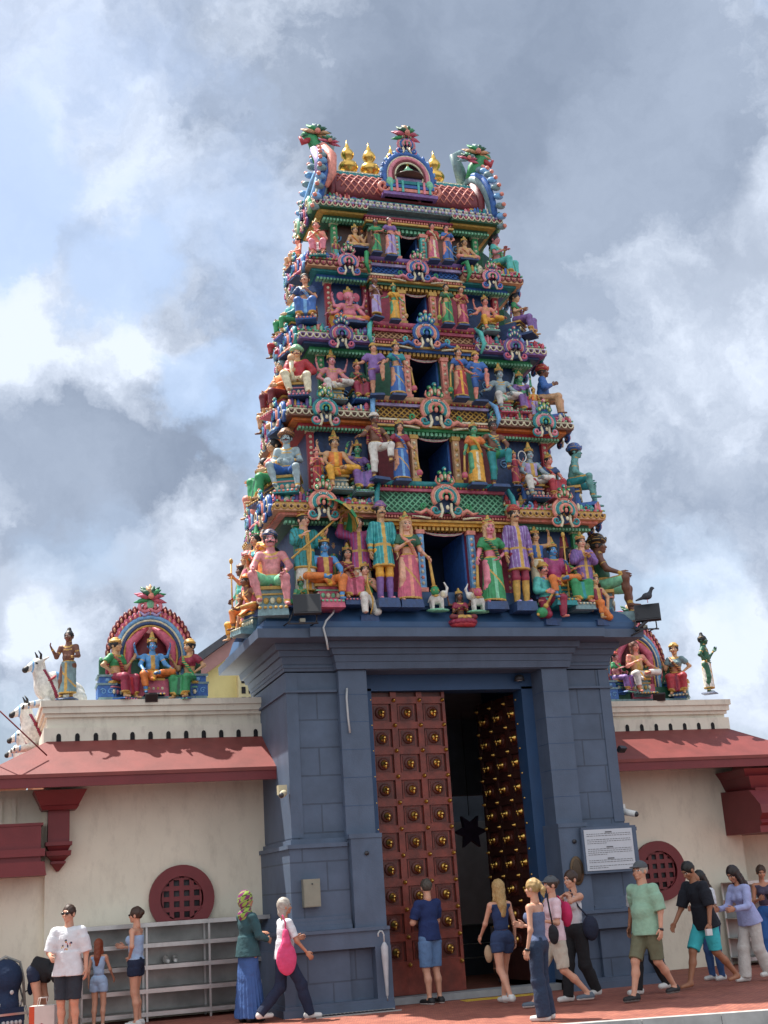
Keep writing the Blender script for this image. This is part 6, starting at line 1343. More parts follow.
S(-2.50, 1.70, 9.15, 0.90, 'grey figure at the far back of the third storey side', 'statue', 'painted_statue', dict(pose='stand',arms=('chest','down'),skin=pt('slate'),bot=('dhoti',pt('rose'),pt('cream')),hair='short',hairm=pt('black'),rot=R(-90)))
S(-2.05, 0.35, 10.89, 0.98, 'seated lady in blue sari at the left corner of the fourth storey', 'statue', 'painted_statue', dict(pose='sit',fem=True,arms=('hip','chest'),skin=pt('skin'),top=('blouse',pt('navy'),pt('gold')),bot=('sari',pt('blue'),pt('sky'),pt('gold'),pt('sky')),hair='bun',hairm=pt('black'),rot=R(-18)))
S(-1.29, 0.34, 10.93, 0.82, 'pink elephant-headed figure with four arms seated on the fourth storey', 'statue', 'painted_statue', dict(pose='cross',arms=('side','knee'),x4=True,belly=.06,skin=pt('pink'),bot=('dhoti',pt('orange'),pt('green')),hat='crown',extra=ex_trunk))
S(-0.89, 0.04, 10.99, 0.76, 'brown man in lilac dhoti standing on the fourth storey left', 'statue', 'painted_statue', dict(pose='stand',arms=('chest','chest'),skin=pt('brown'),bot=('dhoti',pt('lilac'),pt('purple'),pt('gold'),pt('lilac')),hair='bun',hairm=pt('brown'),rot=R(15)))
S(-0.57, 0.04, 10.96, 0.76, 'green-faced lady in yellow sari left of the fourth-storey opening', 'statue', 'painted_statue', dict(pose='contra',fem=True,arms=('side','mace'),skin=pt('greensk'),top=('blouse',pt('yellow'),pt('gold')),bot=('sari',pt('yellow'),pt('gold'),pt('gold'),pt('yellow')),hat='crown',extra=ex_mace(1,'tan')))
S(0.40, 0.04, 10.96, 0.78, 'lady in dark green sari right of the fourth-storey opening', 'statue', 'painted_statue', dict(pose='contra',fem=True,arms=('mace','side'),skin=pt('tan'),top=('blouse',pt('dgreen'),pt('gold')),bot=('sari',pt('green'),pt('dgreen'),pt('gold'),pt('green')),hair='bun',hairm=pt('black'),extra=ex_mace(-1,'lime')))
S(0.68, 0.04, 10.96, 0.76, 'lady in crimson sari standing fourth storey right', 'statue', 'painted_statue', dict(pose='contra',fem=True,arms=('chest','chest'),skin=pt('skin'),top=('blouse',pt('red'),pt('gold')),bot=('sari',pt('crimson'),pt('rose'),pt('gold'),pt('crimson')),hair='bun',hairm=pt('black')))
S(1.25, 0.30, 10.94, 0.85, 'orange-skinned four-armed man in yellow dhoti, fourth storey right', 'statue', 'painted_statue', dict(pose='lalita',arms=('side','side'),x4=True,skin=pt('salmon'),mark=True,bot=('dhoti',pt('yellow'),pt('orange')),hat='crown'))
S(1.95, 0.50, 11.04, 0.89, 'seated lady in purple sari at the right corner of the fourth storey', 'statue', 'painted_statue', dict(pose='sit',fem=True,arms=('chest','chest'),skin=pt('tan'),top=('blouse',pt('green'),pt('gold')),bot=('sari',pt('purple'),pt('violet'),pt('gold'),pt('purple')),hair='bun',hairm=pt('black'),rot=R(45)))
S(-2.18, 0.85, 10.85, 0.85, 'teal-clad figure sitting on the left side of the fourth storey', 'statue', 'painted_statue', dict(pose='sit',arms=('knee','lap'),skin=pt('tan'),top=('shirt',pt('teal'),pt('gold')),bot=('dhoti',pt('green'),pt('teal')),hair='short',hairm=pt('black'),rot=R(-75)))
S(-2.24, 1.35, 10.72, 0.80, 'bronze figure with red cap on the fourth storey side', 'statue', 'painted_statue', dict(pose='kneel',arms=('chest','knee'),skin=pt('brown'),bot=('dhoti',pt('red'),pt('gold')),hat='turban',hatm=pt('red'),rot=R(-90)))
S(-2.28, 0.60, 10.42, 0.48, 'small salmon dwarf at the left edge of the third cornice', 'statue', 'painted_statue', dict(pose='cross',arms=('knee','knee'),skin=pt('salmon'),bot=('shorts',pt('teal'),pt('blue')),hat='turban',hatm=pt('white'),rot=R(-75)))
S(-1.76, 0.48, 12.20, 0.91, 'seated pink-robed figure with folded hands at the top left corner', 'statue', 'painted_statue', dict(pose='sit',arms=('pray','pray'),skin=pt('salmon'),bot=('dhoti',pt('pink'),pt('white'),pt('gold'),pt('mint')),hat='crown',rot=R(-15)))
S(-1.07, 0.42, 12.45, 0.58, 'tan bare-chested holy figure in the top storey left niche', 'statue', 'painted_statue', dict(pose='cross',arms=('knee','up'),skin=pt('tan'),bot=('dhoti',pt('tan'),pt('orange'),pt('gold'),pt('orange')),hat='crown'))
S(-0.77, 0.18, 12.31, 0.66, 'small lady in green at the top storey left', 'statue', 'painted_statue', dict(pose='contra',fem=True,arms=('down','side'),skin=pt('brown'),top=('blouse',pt('green'),pt('gold')),bot=('sari',pt('green'),pt('dgreen')),hair='bun',hairm=pt('black')))
S(-0.51, 0.18, 12.26, 0.78, 'small lady in lilac beside the top opening', 'statue', 'painted_statue', dict(pose='contra',fem=True,arms=('side','mace'),skin=pt('salmon'),top=('blouse',pt('purple'),pt('gold')),bot=('sari',pt('lilac'),pt('purple')),hair='bun',hairm=pt('black')))
S(0.29, 0.18, 12.26, 0.75, 'small lady in rose and cream right of the top opening', 'statue', 'painted_statue', dict(pose='contra',fem=True,arms=('mace','chest'),skin=pt('salmon'),top=('blouse',pt('red'),pt('gold')),bot=('sari',pt('rose'),pt('cream'),pt('gold'),pt('cream')),hair='bun',hairm=pt('black')))
S(0.56, 0.18, 12.27, 0.73, 'small lady in blue at the top storey right', 'statue', 'painted_statue', dict(pose='contra',fem=True,arms=('chest','hip'),skin=pt('salmon'),top=('blouse',pt('blue'),pt('gold')),bot=('sari',pt('blue'),pt('navy')),hair='bun',hairm=pt('black')))
S(1.01, 0.42, 12.42, 0.58, 'tan bare-chested holy figure in the top storey right niche', 'statue', 'painted_statue', dict(pose='cross',arms=('up','knee'),skin=pt('tan'),bot=('dhoti',pt('salmon'),pt('orange'),pt('gold'),pt('salmon')),hat='crown'))
S(1.72, 0.62, 12.19, 0.98, 'praying lady in sea-green sari at the top right corner', 'statue', 'painted_statue', dict(pose='sit',fem=True,arms=('pray','pray'),skin=pt('pinksk'),top=('blouse',pt('aqua'),pt('gold')),bot=('sari',pt('aqua'),pt('green'),pt('gold'),pt('mint')),hair='bun',hairm=pt('black'),rot=R(40)))
S(-1.98, 0.95, 12.25, 0.75, 'faded pink figure on the left side of the top storey', 'statue', 'painted_statue', dict(pose='sit',arms=('lap','lap'),skin=pt('salmon'),bot=('dhoti',pt('tan'),pt('rose')),hat='crown',rot=R(-80)))
S(-2.06, 0.65, 11.90, 0.45, 'small rose dwarf at the left edge of the fourth cornice', 'statue', 'painted_statue', dict(pose='cross',arms=('knee','knee'),skin=pt('rose'),bot=('shorts',pt('cream'),pt('blue')),hat='turban',hatm=pt('salmon'),rot=R(-75)))
S(-4.45, 2.36, 4.92, 1.15, 'blue four-armed deity in yellow dhoti seated under the left arch', 'statue', 'painted_statue', dict(pose='lalita',arms=('knee','knee'),x4=True,skin=pt('bluesk'),mark=True,top=('vest',pt('bluesk'),pt('gold')),bot=('dhoti',pt('orange'),pt('yellow')),hat='tallcrown'))
S(-5.05, 2.32, 4.85, 1.09, 'seated lady in red sari left of the blue deity', 'statue', 'painted_statue', dict(pose='sit',fem=True,arms=('hip','up'),skin=pt('tan'),top=('blouse',pt('green'),pt('gold')),bot=('sari',pt('crimson'),pt('red'),pt('gold'),pt('crimson')),hair='bun',hairm=pt('black'),hat='turban',hatm=pt('gold'),rot=R(40),hy=R(15)))
S(-3.84, 2.32, 4.83, 1.09, 'seated lady in green sari right of the blue deity', 'statue', 'painted_statue', dict(pose='sit',fem=True,arms=('up','hip'),skin=pt('tan'),top=('blouse',pt('crimson'),pt('gold')),bot=('sari',pt('green'),pt('dgreen'),pt('gold'),pt('green')),hair='bun',hairm=pt('black'),hat='turban',hatm=pt('gold'),rot=R(-40),hy=R(-15)))
S(-5.83, 2.30, 4.89, 1.21, 'brown standing ascetic with topknot at the left end of the left parapet', 'statue', 'painted_statue', dict(pose='contra',arms=('up','lap'),skin=pt('brown'),bot=('dhoti',pt('slate'),pt('gold')),hair='short',hairm=pt('black'),hat='topknot',rot=R(-25)))
S(4.56, 2.34, 4.80, 1.04, 'fair-skinned seated deity in white dhoti under the right arch', 'statue', 'painted_statue', dict(pose='lalita',arms=('chest','knee'),skin=pt('salmon'),top=('vest',pt('tan'),pt('gold')),bot=('dhoti',pt('white'),pt('yellow')),hair='long',hairm=pt('brown'),hy=R(10)))
S(4.12, 2.32, 4.84, 0.82, 'seated lady in purple sari at the left of the right shrine', 'statue', 'painted_statue', dict(pose='sit',fem=True,arms=('chest','lap'),skin=pt('pinksk'),top=('blouse',pt('green'),pt('gold')),bot=('sari',pt('purple'),pt('magenta'),pt('gold'),pt('magenta')),hat='turban',hatm=pt('red'),rot=R(30)))
S(5.39, 2.32, 4.76, 1.07, 'seated woman in red dress at the right of the right shrine', 'statue', 'painted_statue', dict(pose='sit',fem=True,arms=('up','hip'),skin=pt('tan'),top=('blouse',pt('slate'),pt('gold')),bot=('sari',pt('red'),pt('crimson'),pt('gold'),pt('brown')),hair='bun',hairm=pt('black'),hat='turban',hatm=pt('gold'),rot=R(-35)))
S(6.03, 2.30, 4.81, 1.21, 'dark green ascetic with topknot standing at the right end of the right parapet', 'statue', 'painted_statue', dict(pose='contra',arms=('hip','up'),skin=pt('dgreen'),bot=('dhoti',pt('white'),pt('gold')),hair='short',hairm=pt('black'),hat='topknot',rot=R(45)))
S(2.86, 0.95, 5.85, 1.25, 'teal-robed figure with raised hand in profile on the right side of the first storey', 'statue', 'painted_statue', dict(pose='stand',arms=('chest','up'),skin=pt('tan'),top=('vest',pt('teal'),pt('gold')),bot=('dhoti',pt('purple'),pt('teal')),hat='crown',rot=R(80)))
S(-2.78, 0.30, 5.92, 1.02, 'small purple-draped attendant squeezed behind the left corner figure of the first storey', 'statue', 'painted_statue', dict(pose='stand',fem=True,arms=('chest','down'),skin=pt('skin'),top=('blouse',pt('purple'),pt('gold')),bot=('sari',pt('purple'),pt('teal'),pt('gold'),pt('teal')),hair='bun',hairm=pt('black'),rot=R(-50)))
S(2.53, 0.95, 7.67, 1.10, 'orange-robed figure with raised hand in profile on the right side of the second storey', 'statue', 'painted_statue', dict(pose='stand',arms=('chest','up'),skin=pt('tan'),top=('vest',pt('orange'),pt('gold')),bot=('dhoti',pt('blue'),pt('orange')),hat='crown',rot=R(80)))
S(-2.45, 0.42, 7.74, 0.90, 'small blue-draped attendant squeezed behind the left corner figure of the second storey', 'statue', 'painted_statue', dict(pose='stand',fem=True,arms=('chest','down'),skin=pt('skin'),top=('blouse',pt('blue'),pt('gold')),bot=('sari',pt('blue'),pt('orange'),pt('gold'),pt('orange')),hair='bun',hairm=pt('black'),rot=R(-50)))
S(-2.57, 1.70, 7.72, 1.04, 'orange-shawled standing figure at the rear of the left side, second storey', 'statue', 'painted_statue', dict(pose='stand',arms=('up','chest'),skin=pt('brown'),bot=('dhoti',pt('blue'),pt('orange'),pt('gold'),pt('orange')),hat='crown',rot=R(-95)))
S(1.58, 0.07, 7.74, 0.79, 'tiny orange attendant between the niche figures on the right of the second storey', 'statue', 'painted_statue', dict(pose='stand',arms=('pray','pray'),skin=pt('salmon'),top=('vest',pt('orange'),pt('gold')),bot=('dhoti',pt('blue'),pt('blue')),hat='crown'))
S(-1.99, 0.11, 7.74, 0.77, 'tiny blue attendant beside the outer left niche pillar of the second storey', 'statue', 'painted_statue', dict(pose='stand',arms=('pole','chest'),skin=pt('tan'),top=('vest',pt('blue'),pt('gold')),bot=('dhoti',pt('orange'),pt('orange')),hat='crown'))
S(2.24, 0.95, 9.25, 0.98, 'crimson-robed figure with raised hand in profile on the right side of the third storey', 'statue', 'painted_statue', dict(pose='stand',arms=('chest','up'),skin=pt('tan'),top=('vest',pt('crimson'),pt('gold')),bot=('dhoti',pt('green'),pt('crimson')),hat='crown',rot=R(80)))
S(-2.16, 0.54, 9.32, 0.80, 'small green-draped attendant squeezed behind the left corner figure of the third storey', 'statue', 'painted_statue', dict(pose='stand',fem=True,arms=('chest','down'),skin=pt('skin'),top=('blouse',pt('green'),pt('gold')),bot=('sari',pt('green'),pt('crimson'),pt('gold'),pt('crimson')),hair='bun',hairm=pt('black'),rot=R(-50)))
S(-2.28, 1.85, 9.30, 0.93, 'crimson-shawled standing figure at the rear of the left side, third storey', 'statue', 'painted_statue', dict(pose='stand',arms=('up','chest'),skin=pt('brown'),bot=('dhoti',pt('green'),pt('crimson'),pt('gold'),pt('crimson')),hat='crown',rot=R(-95)))
S(1.41, 0.22, 9.32, 0.71, 'tiny crimson attendant between the niche figures on the right of the third storey', 'statue', 'painted_statue', dict(pose='stand',arms=('pray','pray'),skin=pt('salmon'),top=('vest',pt('crimson'),pt('gold')),bot=('dhoti',pt('green'),pt('green')),hat='crown'))
S(-1.76, 0.26, 9.32, 0.69, 'tiny green attendant beside the outer left niche pillar of the third storey', 'statue', 'painted_statue', dict(pose='stand',arms=('pole','chest'),skin=pt('tan'),top=('vest',pt('green'),pt('gold')),bot=('dhoti',pt('crimson'),pt('crimson')),hat='crown'))
S(2.00, 0.95, 10.75, 0.90, 'yellow-robed figure with raised hand in profile on the right side of the fourth storey', 'statue', 'painted_statue', dict(pose='stand',arms=('chest','up'),skin=pt('tan'),top=('vest',pt('yellow'),pt('gold')),bot=('dhoti',pt('rose'),pt('yellow')),hat='crown',rot=R(80)))
S(-1.92, 0.66, 10.82, 0.74, 'small rose-draped attendant squeezed behind the left corner figure of the fourth storey', 'statue', 'painted_statue', dict(pose='stand',fem=True,arms=('chest','down'),skin=pt('skin'),top=('blouse',pt('rose'),pt('gold')),bot=('sari',pt('rose'),pt('yellow'),pt('gold'),pt('yellow')),hair='bun',hairm=pt('black'),rot=R(-50)))
S(-2.04, 2.00, 10.80, 0.85, 'yellow-shawled standing figure at the rear of the left side, fourth storey', 'statue', 'painted_statue', dict(pose='stand',arms=('up','chest'),skin=pt('brown'),bot=('dhoti',pt('rose'),pt('yellow'),pt('gold'),pt('yellow')),hat='crown',rot=R(-95)))
S(1.26, 0.37, 10.82, 0.65, 'tiny yellow attendant between the niche figures on the right of the fourth storey', 'statue', 'painted_statue', dict(pose='stand',arms=('pray','pray'),skin=pt('salmon'),top=('vest',pt('yellow'),pt('gold')),bot=('dhoti',pt('rose'),pt('rose')),hat='crown'))
S(-1.58, 0.41, 10.82, 0.63, 'tiny rose attendant beside the outer left niche pillar of the fourth storey', 'statue', 'painted_statue', dict(pose='stand',arms=('pole','chest'),skin=pt('tan'),top=('vest',pt('rose'),pt('gold')),bot=('dhoti',pt('yellow'),pt('yellow')),hat='crown'))
S(1.78, 0.95, 12.17, 0.78, 'aqua-robed figure with raised hand in profile on the right side of the top storey', 'statue', 'painted_statue', dict(pose='stand',arms=('chest','up'),skin=pt('tan'),top=('vest',pt('aqua'),pt('gold')),bot=('dhoti',pt('magenta'),pt('aqua')),hat='crown',rot=R(80)))
S(-1.70, 0.78, 12.24, 0.64, 'small magenta-draped attendant squeezed behind the left corner figure of the top storey', 'statue', 'painted_statue', dict(pose='stand',fem=True,arms=('chest','down'),skin=pt('skin'),top=('blouse',pt('magenta'),pt('gold')),bot=('sari',pt('magenta'),pt('aqua'),pt('gold'),pt('aqua')),hair='bun',hairm=pt('black'),rot=R(-50)))
S(-1.82, 2.15, 12.22, 0.74, 'aqua-shawled standing figure at the rear of the left side, top storey', 'statue', 'painted_statue', dict(pose='stand',arms=('up','chest'),skin=pt('brown'),bot=('dhoti',pt('magenta'),pt('aqua'),pt('gold'),pt('aqua')),hat='crown',rot=R(-95)))
S(1.13, 0.52, 12.24, 0.56, 'tiny aqua attendant between the niche figures on the right of the top storey', 'statue', 'painted_statue', dict(pose='stand',arms=('pray','pray'),skin=pt('salmon'),top=('vest',pt('aqua'),pt('gold')),bot=('dhoti',pt('magenta'),pt('magenta')),hat='crown'))
S(-1.40, 0.56, 12.24, 0.55, 'tiny magenta attendant beside the outer left niche pillar of the top storey', 'statue', 'painted_statue', dict(pose='stand',arms=('pole','chest'),skin=pt('tan'),top=('vest',pt('magenta'),pt('gold')),bot=('dhoti',pt('aqua'),pt('aqua')),hat='crown'))
# white elephants by the lotus goddess
def elephant(flip):
    e = empty('elephant_statue'); 
    pr = [ell((.02, 0, .20), (.13, .08, .09)), ell((-.12, 0, .29), (.065, .055, .07)), cone((-.16, 0, .27), (-.20, 0, .40), .028, .020), cone((-.20, 0, .40), (-.15, 0, .50), .020, .013)]
    for sx in (-.07, .10):
        for sy in (-.04, .04): pr.append(cone((sx, sy, .18), (sx, sy, .03), .034, .028))
    V, Q = surf(pr, .010, .025); link_mesh('body', V, Q, [pt('white')], None, True, e)
    b = MB()
    for q in (-1, 1): b.ball((-.09, q*.065, .28), (.045, .012, .05), pt('cream'), 8, 6)
    b.ball((.03, 0, .25), (.09, .086, .05), pt('tan'), 9, 6); b.tube([(.14, 0, .22), (.17, 0, .14)], .008, pt('white'), 5); b.build('trappings', e)
    b = MB(); b.ball((0, 0, .005), (.22, .12, .03), pt('mint'), 12, 5); b.build('base', e); return e
e0 = elephant(0)
e0.location = (-.32, -.30, 5.80); e0.rotation_euler = (0, 0, R(180)); e0.scale = (.92, .92, .92); tag(e0, 'small white elephant statue with raised trunk left of the lotus goddess', 'elephant statue', 'elephants flanking the goddess')
e1 = copy_tree(e0); e1.location = (.36, -.30, 5.78); e1.rotation_euler = (0, 0, 0); tag(e1, 'small white elephant statue with raised trunk right of the lotus goddess', 'elephant statue', 'elephants flanking the goddess')
# birds
def bird(x, y, z, lab, rz=0, s=1.):
    q = empty('pigeon', (x, y, z), rz, s); m = mk('pigeon_feathers', hexc('3c4048'), .7, 0, .2, 40)
    V, Q = surf([ell((0, 0, .10), (.075, .05, .055)), cone((-.04, 0, .13), (-.075, 0, .20), .034, .024), ell((-.085, 0, .215), (.028, .024, .025)), cone((.05, 0, .085), (.17, 0, .05), .030, .012), cone((-.105, 0, .213), (-.13, 0, .205), .008, .003)], .008, .02)
    link_mesh('body', V, Q, [m], None, True, q); b = MB()
    for k in (-1, 1): b.tube([(0, k*.015, .06), (0, k*.015, 0)], .005, pt('rose'), 4)
    b.build('legs', q); tag(q, lab, 'bird')
bird(3.36, -.42, 5.93, 'dark pigeon perched on top of the right corner floodlight', R(150), 1.1)
bird(.20, .42, 13.55, 'dark pigeon resting near the foot of the roof dormer arch', R(30), .9)

# ------------------------------------------------------------------ people in the street
fair = skinm('fair', 'c9967c'); fair2 = skinm('fair_tanned', 'b98266'); tanw = skinm('tanned', 'a06e52')
blond = mk('hair_blond', hexc('a98a58'), .55, 0, .2, 60); brownh = mk('hair_brown', hexc('3d2b20'), .55, 0, .2, 60); blackh = mk('hair_black', hexc('15120f'), .5, 0, .2, 60)
redh = mk('hair_auburn', hexc('7a3a20'), .55, 0, .2, 60); greyh = mk('hair_grey', hexc('a8a196'), .6, 0, .2, 60)
whc = cloth('white', 'd6d8dc'); nav = cloth('navy', '1b2740'); blk = cloth('black', '1b1c20'); denim = cloth('denim', '5d7ea6'); ddenim = cloth('dark_denim', '27354c')
lblue = cloth('light_blue', '9db7d6'); wht = mk('shoe_white', hexc('d0d0cc'), .6); blks = mk('shoe_black', hexc('1c1c1e'), .6); sole = mk('sole_white', hexc('d8d8d4'), .7)
def P_(x, y, H, rot, label, **kw):
    if kw.get('pose') == 'bend': kw['scale'] = .97
    root, J = figure('person', H=H, loc=(x, y, 0.0), rot=R(rot), vox=.0115, **kw); tag(root, label, 'person'); return J
def held(nm, build, J, p, lab, cat, rz=0):
    o = build; o.location = at_fig(J, p); o.rotation_euler = (0, 0, J['rot']+rz); tag(o, lab, cat); return o
P_(-5.93, -.02, 1.72, -22, 'man in sunglasses and a white printed T-shirt standing at the left', pose='stand', arms=('lap', 'down'), skin=fair, top=('bigtee', whc, cloth('print_red', 'b5483c'), cloth('print_navy', '2f3550'), cloth('print_gold', 'c9a24a')), bot=('shorts', cloth('charcoal', '2b333d')), hair='short', hairm=brownh, glasses=mk('sunglass_lens', (.01, .01, .01), .15), shoe=(wht, sole), hy=R(-15))
P_(-6.25, 1.05, 1.70, 60, 'person in black bending forward behind the man in the white T-shirt', pose='bend', arms=('hang', 'hang'), skin=fair, top=('tee', blk), bot=('hotpants', nav), hair='tail', hairm=brownh, fem=True, shoe=(blks, sole))
P_(-5.42, 1.15, 1.22, 150, 'little girl with auburn hair in a pale blue romper', pose='stand', arms=('swingf', 'down'), skin=fair, fem=True, top=('tank', lblue), bot=('romper', lblue), hair='long', hairm=redh, shoe=(wht, sole))
P_(-4.90, .95, 1.63, -118, 'woman in pale blue strapless top and navy shorts, hand on hip', pose='contra', arms=('phone', 'hip'), skin=fair, fem=True, top=('strapless', lblue), bot=('hotpants', nav), hair='bun', hairm=brownh, shoe=(wht, sole), glasses=mk('sunglass_lens', (0, 0, 0)))
P_(-3.46, .02, 1.75, 112, 'woman in floral headscarf, teal jacket and long blue skirt', pose='stand', arms=('lap', 'cross'), skin=fair2, fem=True, top=('shirt', cloth('teal_jacket', '2c4f55')), bot=('skirt', cloth('denim_skirt', '3a5c94')), hair='scarf', hairm=[cloth('scarf_purple', '7d3066'), cloth('scarf_lime', '8fae4a'), cloth('scarf_black', '1b1a20')], shoe=(blks, blks))
J6 = P_(-3.02, -.34, 1.62, 98, 'grey-haired older woman in white shirt and dark trousers walking right', pose='walk', stride=.34, arms=('swingf', 'phone'), skin=fair2, fem=True, top=('tee', whc), bot=('pants', nav), hair='bob', hairm=greyh, shoe=(wht, sole), lean=.06, belly=.02)
J7 = P_(-.71, .07, 1.76, -158, 'man in navy T-shirt and denim shorts facing the red door', pose='stand', arms=('cross', 'cross'), skin=fair, top=('tee', cloth('navy_blue', '1d2f5e')), bot=('shorts', denim), hair='short', hairm=mk('hair_greying', hexc('4a443c'), .6, 0, .25, 60), shoe=(blks, sole), hy=R(-22), belly=.02)
J8 = P_(-.02, -1.06, 1.68, -172, 'long-haired blonde girl in navy top and denim skirt, back to the viewer', pose='walk', stride=.24, arms=('down', 'swingf'), skin=fair, fem=True, top=('tank', cloth('navy_top', '22355c')), bot=('hotpants', cloth('denim_navy', '2a3c5e')), hair='long', hairm=blond, shoe=(wht, sole))
J9 = P_(-.50, -3.40, 1.66, -140, 'blonde woman with ponytail in grey-blue tube top and loose dark jeans', pose='contra', arms=('phone', 'down'), skin=fair, fem=True, top=('strapless', cloth('slate_top', '5a6684')), bot=('wide', ddenim), hair='tail', hairm=blond, shoe=(wht, sole))
J10 = P_(.40, -1.94, 1.68, -92, 'woman in grey cap, pale pink T-shirt and beige shorts striding left', pose='walk', stride=.36, arms=('swingb', 'phone'), skin=fair, fem=True, top=('tee', cloth('pale_pink', 'd9bfc6')), bot=('shorts', cloth('beige', 'b9b3a4')), hair='bun', hairm=brownh, hat='cap', hatm=cloth('cap_grey', '54585c'), shoe=(mk('shoe_grey', hexc('56626e'), .6), sole))
J11 = P_(.90, -1.56, 1.74, -72, 'woman in white tank top and black trousers with hands at her neck', pose='walk', stride=.18, arms=('neck', 'neck'), skin=fair, fem=True, top=('cami', whc), bot=('pants', blk), hair='bun', hairm=brownh, shoe=(wht, sole), hp=.1)
J13 = P_(1.58, -2.36, 1.80, -68, 'man in grey cap, pale green T-shirt and olive shorts walking left', pose='walk', stride=.30, arms=('swingb', 'down'), skin=fair, top=('bigtee', cloth('pale_green', '8fb39a')), bot=('shorts', cloth('olive', '6a6b54')), hair='short', hairm=greyh, hat='cap', hatm=cloth('cap_grey', '54585c'), shoe=(blks, mk('sole_grey', hexc('8a8a88'))), belly=.04)
P_(2.00, -1.55, 1.78, -70, 'black-haired person in a light shirt half hidden behind the man in green', pose='walk', stride=.2, arms=('down', 'down'), skin=tanw, top=('tee', cloth('light_grey', 'b4b6b8')), bot=('pants', blk), hair='short', hairm=blackh, shoe=(wht, sole))
J15 = P_(3.02, -1.50, 1.76, -82, 'barefoot man in black T-shirt and turquoise shorts looking down', pose='walk', stride=.34, arms=('swingf', 'down'), skin=tanw, top=('bigtee', cloth('black_tee', '181c26')), bot=('shorts', cloth('turquoise', '3fb5bd')), hair='short', hairm=blackh, hp=.6, lean=.24)
J16 = P_(3.72, -.45, 1.62, -70, 'dark-haired girl in white top and blue jeans behind the man in turquoise', pose='stand', arms=('phone', 'cross'), skin=fair2, fem=True, top=('tee', whc), bot=('slim', cloth('jeans', '33507e')), hair='long', hairm=blackh, shoe=(wht, sole), hp=.5, lean=.12)
J17 = P_(3.95, -1.20, 1.66, -78, 'woman in lilac blouse and white trousers bending her head over her hands', pose='walk', stride=.16, arms=('reach', 'reach'), skin=fair2, fem=True, top=('shirt', cloth('lilac_shirt', 'a3abd6')), bot=('wide', cloth('off_white', 'c3beb8')), hair='long', hairm=mk('hair_dark', hexc('241a18'), .5, 0, .2, 60), shoe=(wht, sole), hp=.55, lean=.28)
J18 = P_(5.72, 1.0, 1.64, -22, 'woman looking at her phone at the far right edge, blue trousers', pose='stand', arms=('phone', 'phone'), skin=fair2, fem=True, top=('tank', cloth('plum', '4a4458')), bot=('wide', cloth('blue_skirt', '2a5c9c')), hair='bun', hairm=brownh, shoe=(blks, sole), hp=.3)
# things they carry
def bag(nm, prims, m, strap=None, vox=.012, disp=.004):
    q = empty(nm); V, Q = surf(prims, vox, .03, disp=ripple(9, disp, 30)); link_mesh('bag_body', V, Q, [m], None, True, q)
    if strap: b = MB(); b.tube(strap, .012, m, 5); b.build('strap', q)
    return q
held('tote_bag', bag('tote_bag', [ell((0, 0, -.20), (.07, .15, .22)), cone((0, 0, 0), (0, 0, .16), .07, .04)], cloth('pink_bag', 'd24a78'), [(0, 0, .1), (.0, 0, .28), (0, .04, .38)]), J6, (-.20, .04, 1.10), 'bright pink cloth bag on the older woman\'s left shoulder', 'bag', R(0))
held('shoulder_bag', bag('shoulder_bag', [ell((0, 0, -.05), (.11, .06, .13))], cloth('black_bag', '1c1e24'), [(0, 0, .06), (-.02, -.02, .30), (-.05, -.03, .55)]), J10, (.24, -.12, 1.02), 'small black bag at the hip of the woman in the pink T-shirt', 'bag')
held('backpack', bag('backpack', [ell((0, 0, 0), (.12, .08, .17))], cloth('fuchsia', 'c02a5c'), [(0, 0, .1), (0, -.1, .25)]), J10, (.0, .20, 1.22), 'fuchsia backpack on the woman with the grey cap', 'backpack')
held('shoulder_bag', bag('shoulder_bag', [ell((0, 0, -.02), (.10, .12, .17))], cloth('navy_bag', '20283c'), [(0, 0, .1), (-.08, -.12, .28), (-.2, -.13, .50), (-.27, -.02, .54)]), J11, (.22, .08, .98), 'navy shoulder bag slung across the woman in the white tank top', 'bag')
held('paper_bag', bag('paper_bag', [ell((0, 0, 0), (.06, .05, .12))], cloth('beige_bag', 'a88f72'), None), J8, (.22, -.06, .72), 'small beige bag held by the long-haired blonde girl', 'bag')
def phone(): b = MB(); b.T = Matrix.Rotation(R(-55), 4, 'X'); b.box(-.037, .037, -.004, .004, -.07, .07, mk('phone_black', (.01, .01, .012), .2)); b.T = None; return b.build('phone')
hp_ = (J18['A_'][1][1]+J18['A_'][-1][1])/2; held('phone', phone(), J18, hp_+v3(0, -.09, .03), 'dark smartphone in the hands of the woman at the far right', 'phone')
hp_ = J15['A_'][1][1]; b = MB(); b.box(-.02, .02, -.05, .05, -.05, .04, mk('white_packet', (.7, .7, .7), .6)); o = b.build('paper_packet'); held('paper_packet', o, J15, hp_+v3(0, -.03, -.09), 'small white packet in the barefoot man\'s hand', 'packet')
for J, q in ((J9, 1), (J13, 1)):
    E, H = J['A_'][q]; b = MB(); d = Vector(H-E).normalized(); c = Vector(H)*J['s']; b.tube([c-d*.015, c+d*.012], .036*J['s'], mk('watch_black', (.015, .015, .016), .4), 12); o = b.build('watch', J['root'])
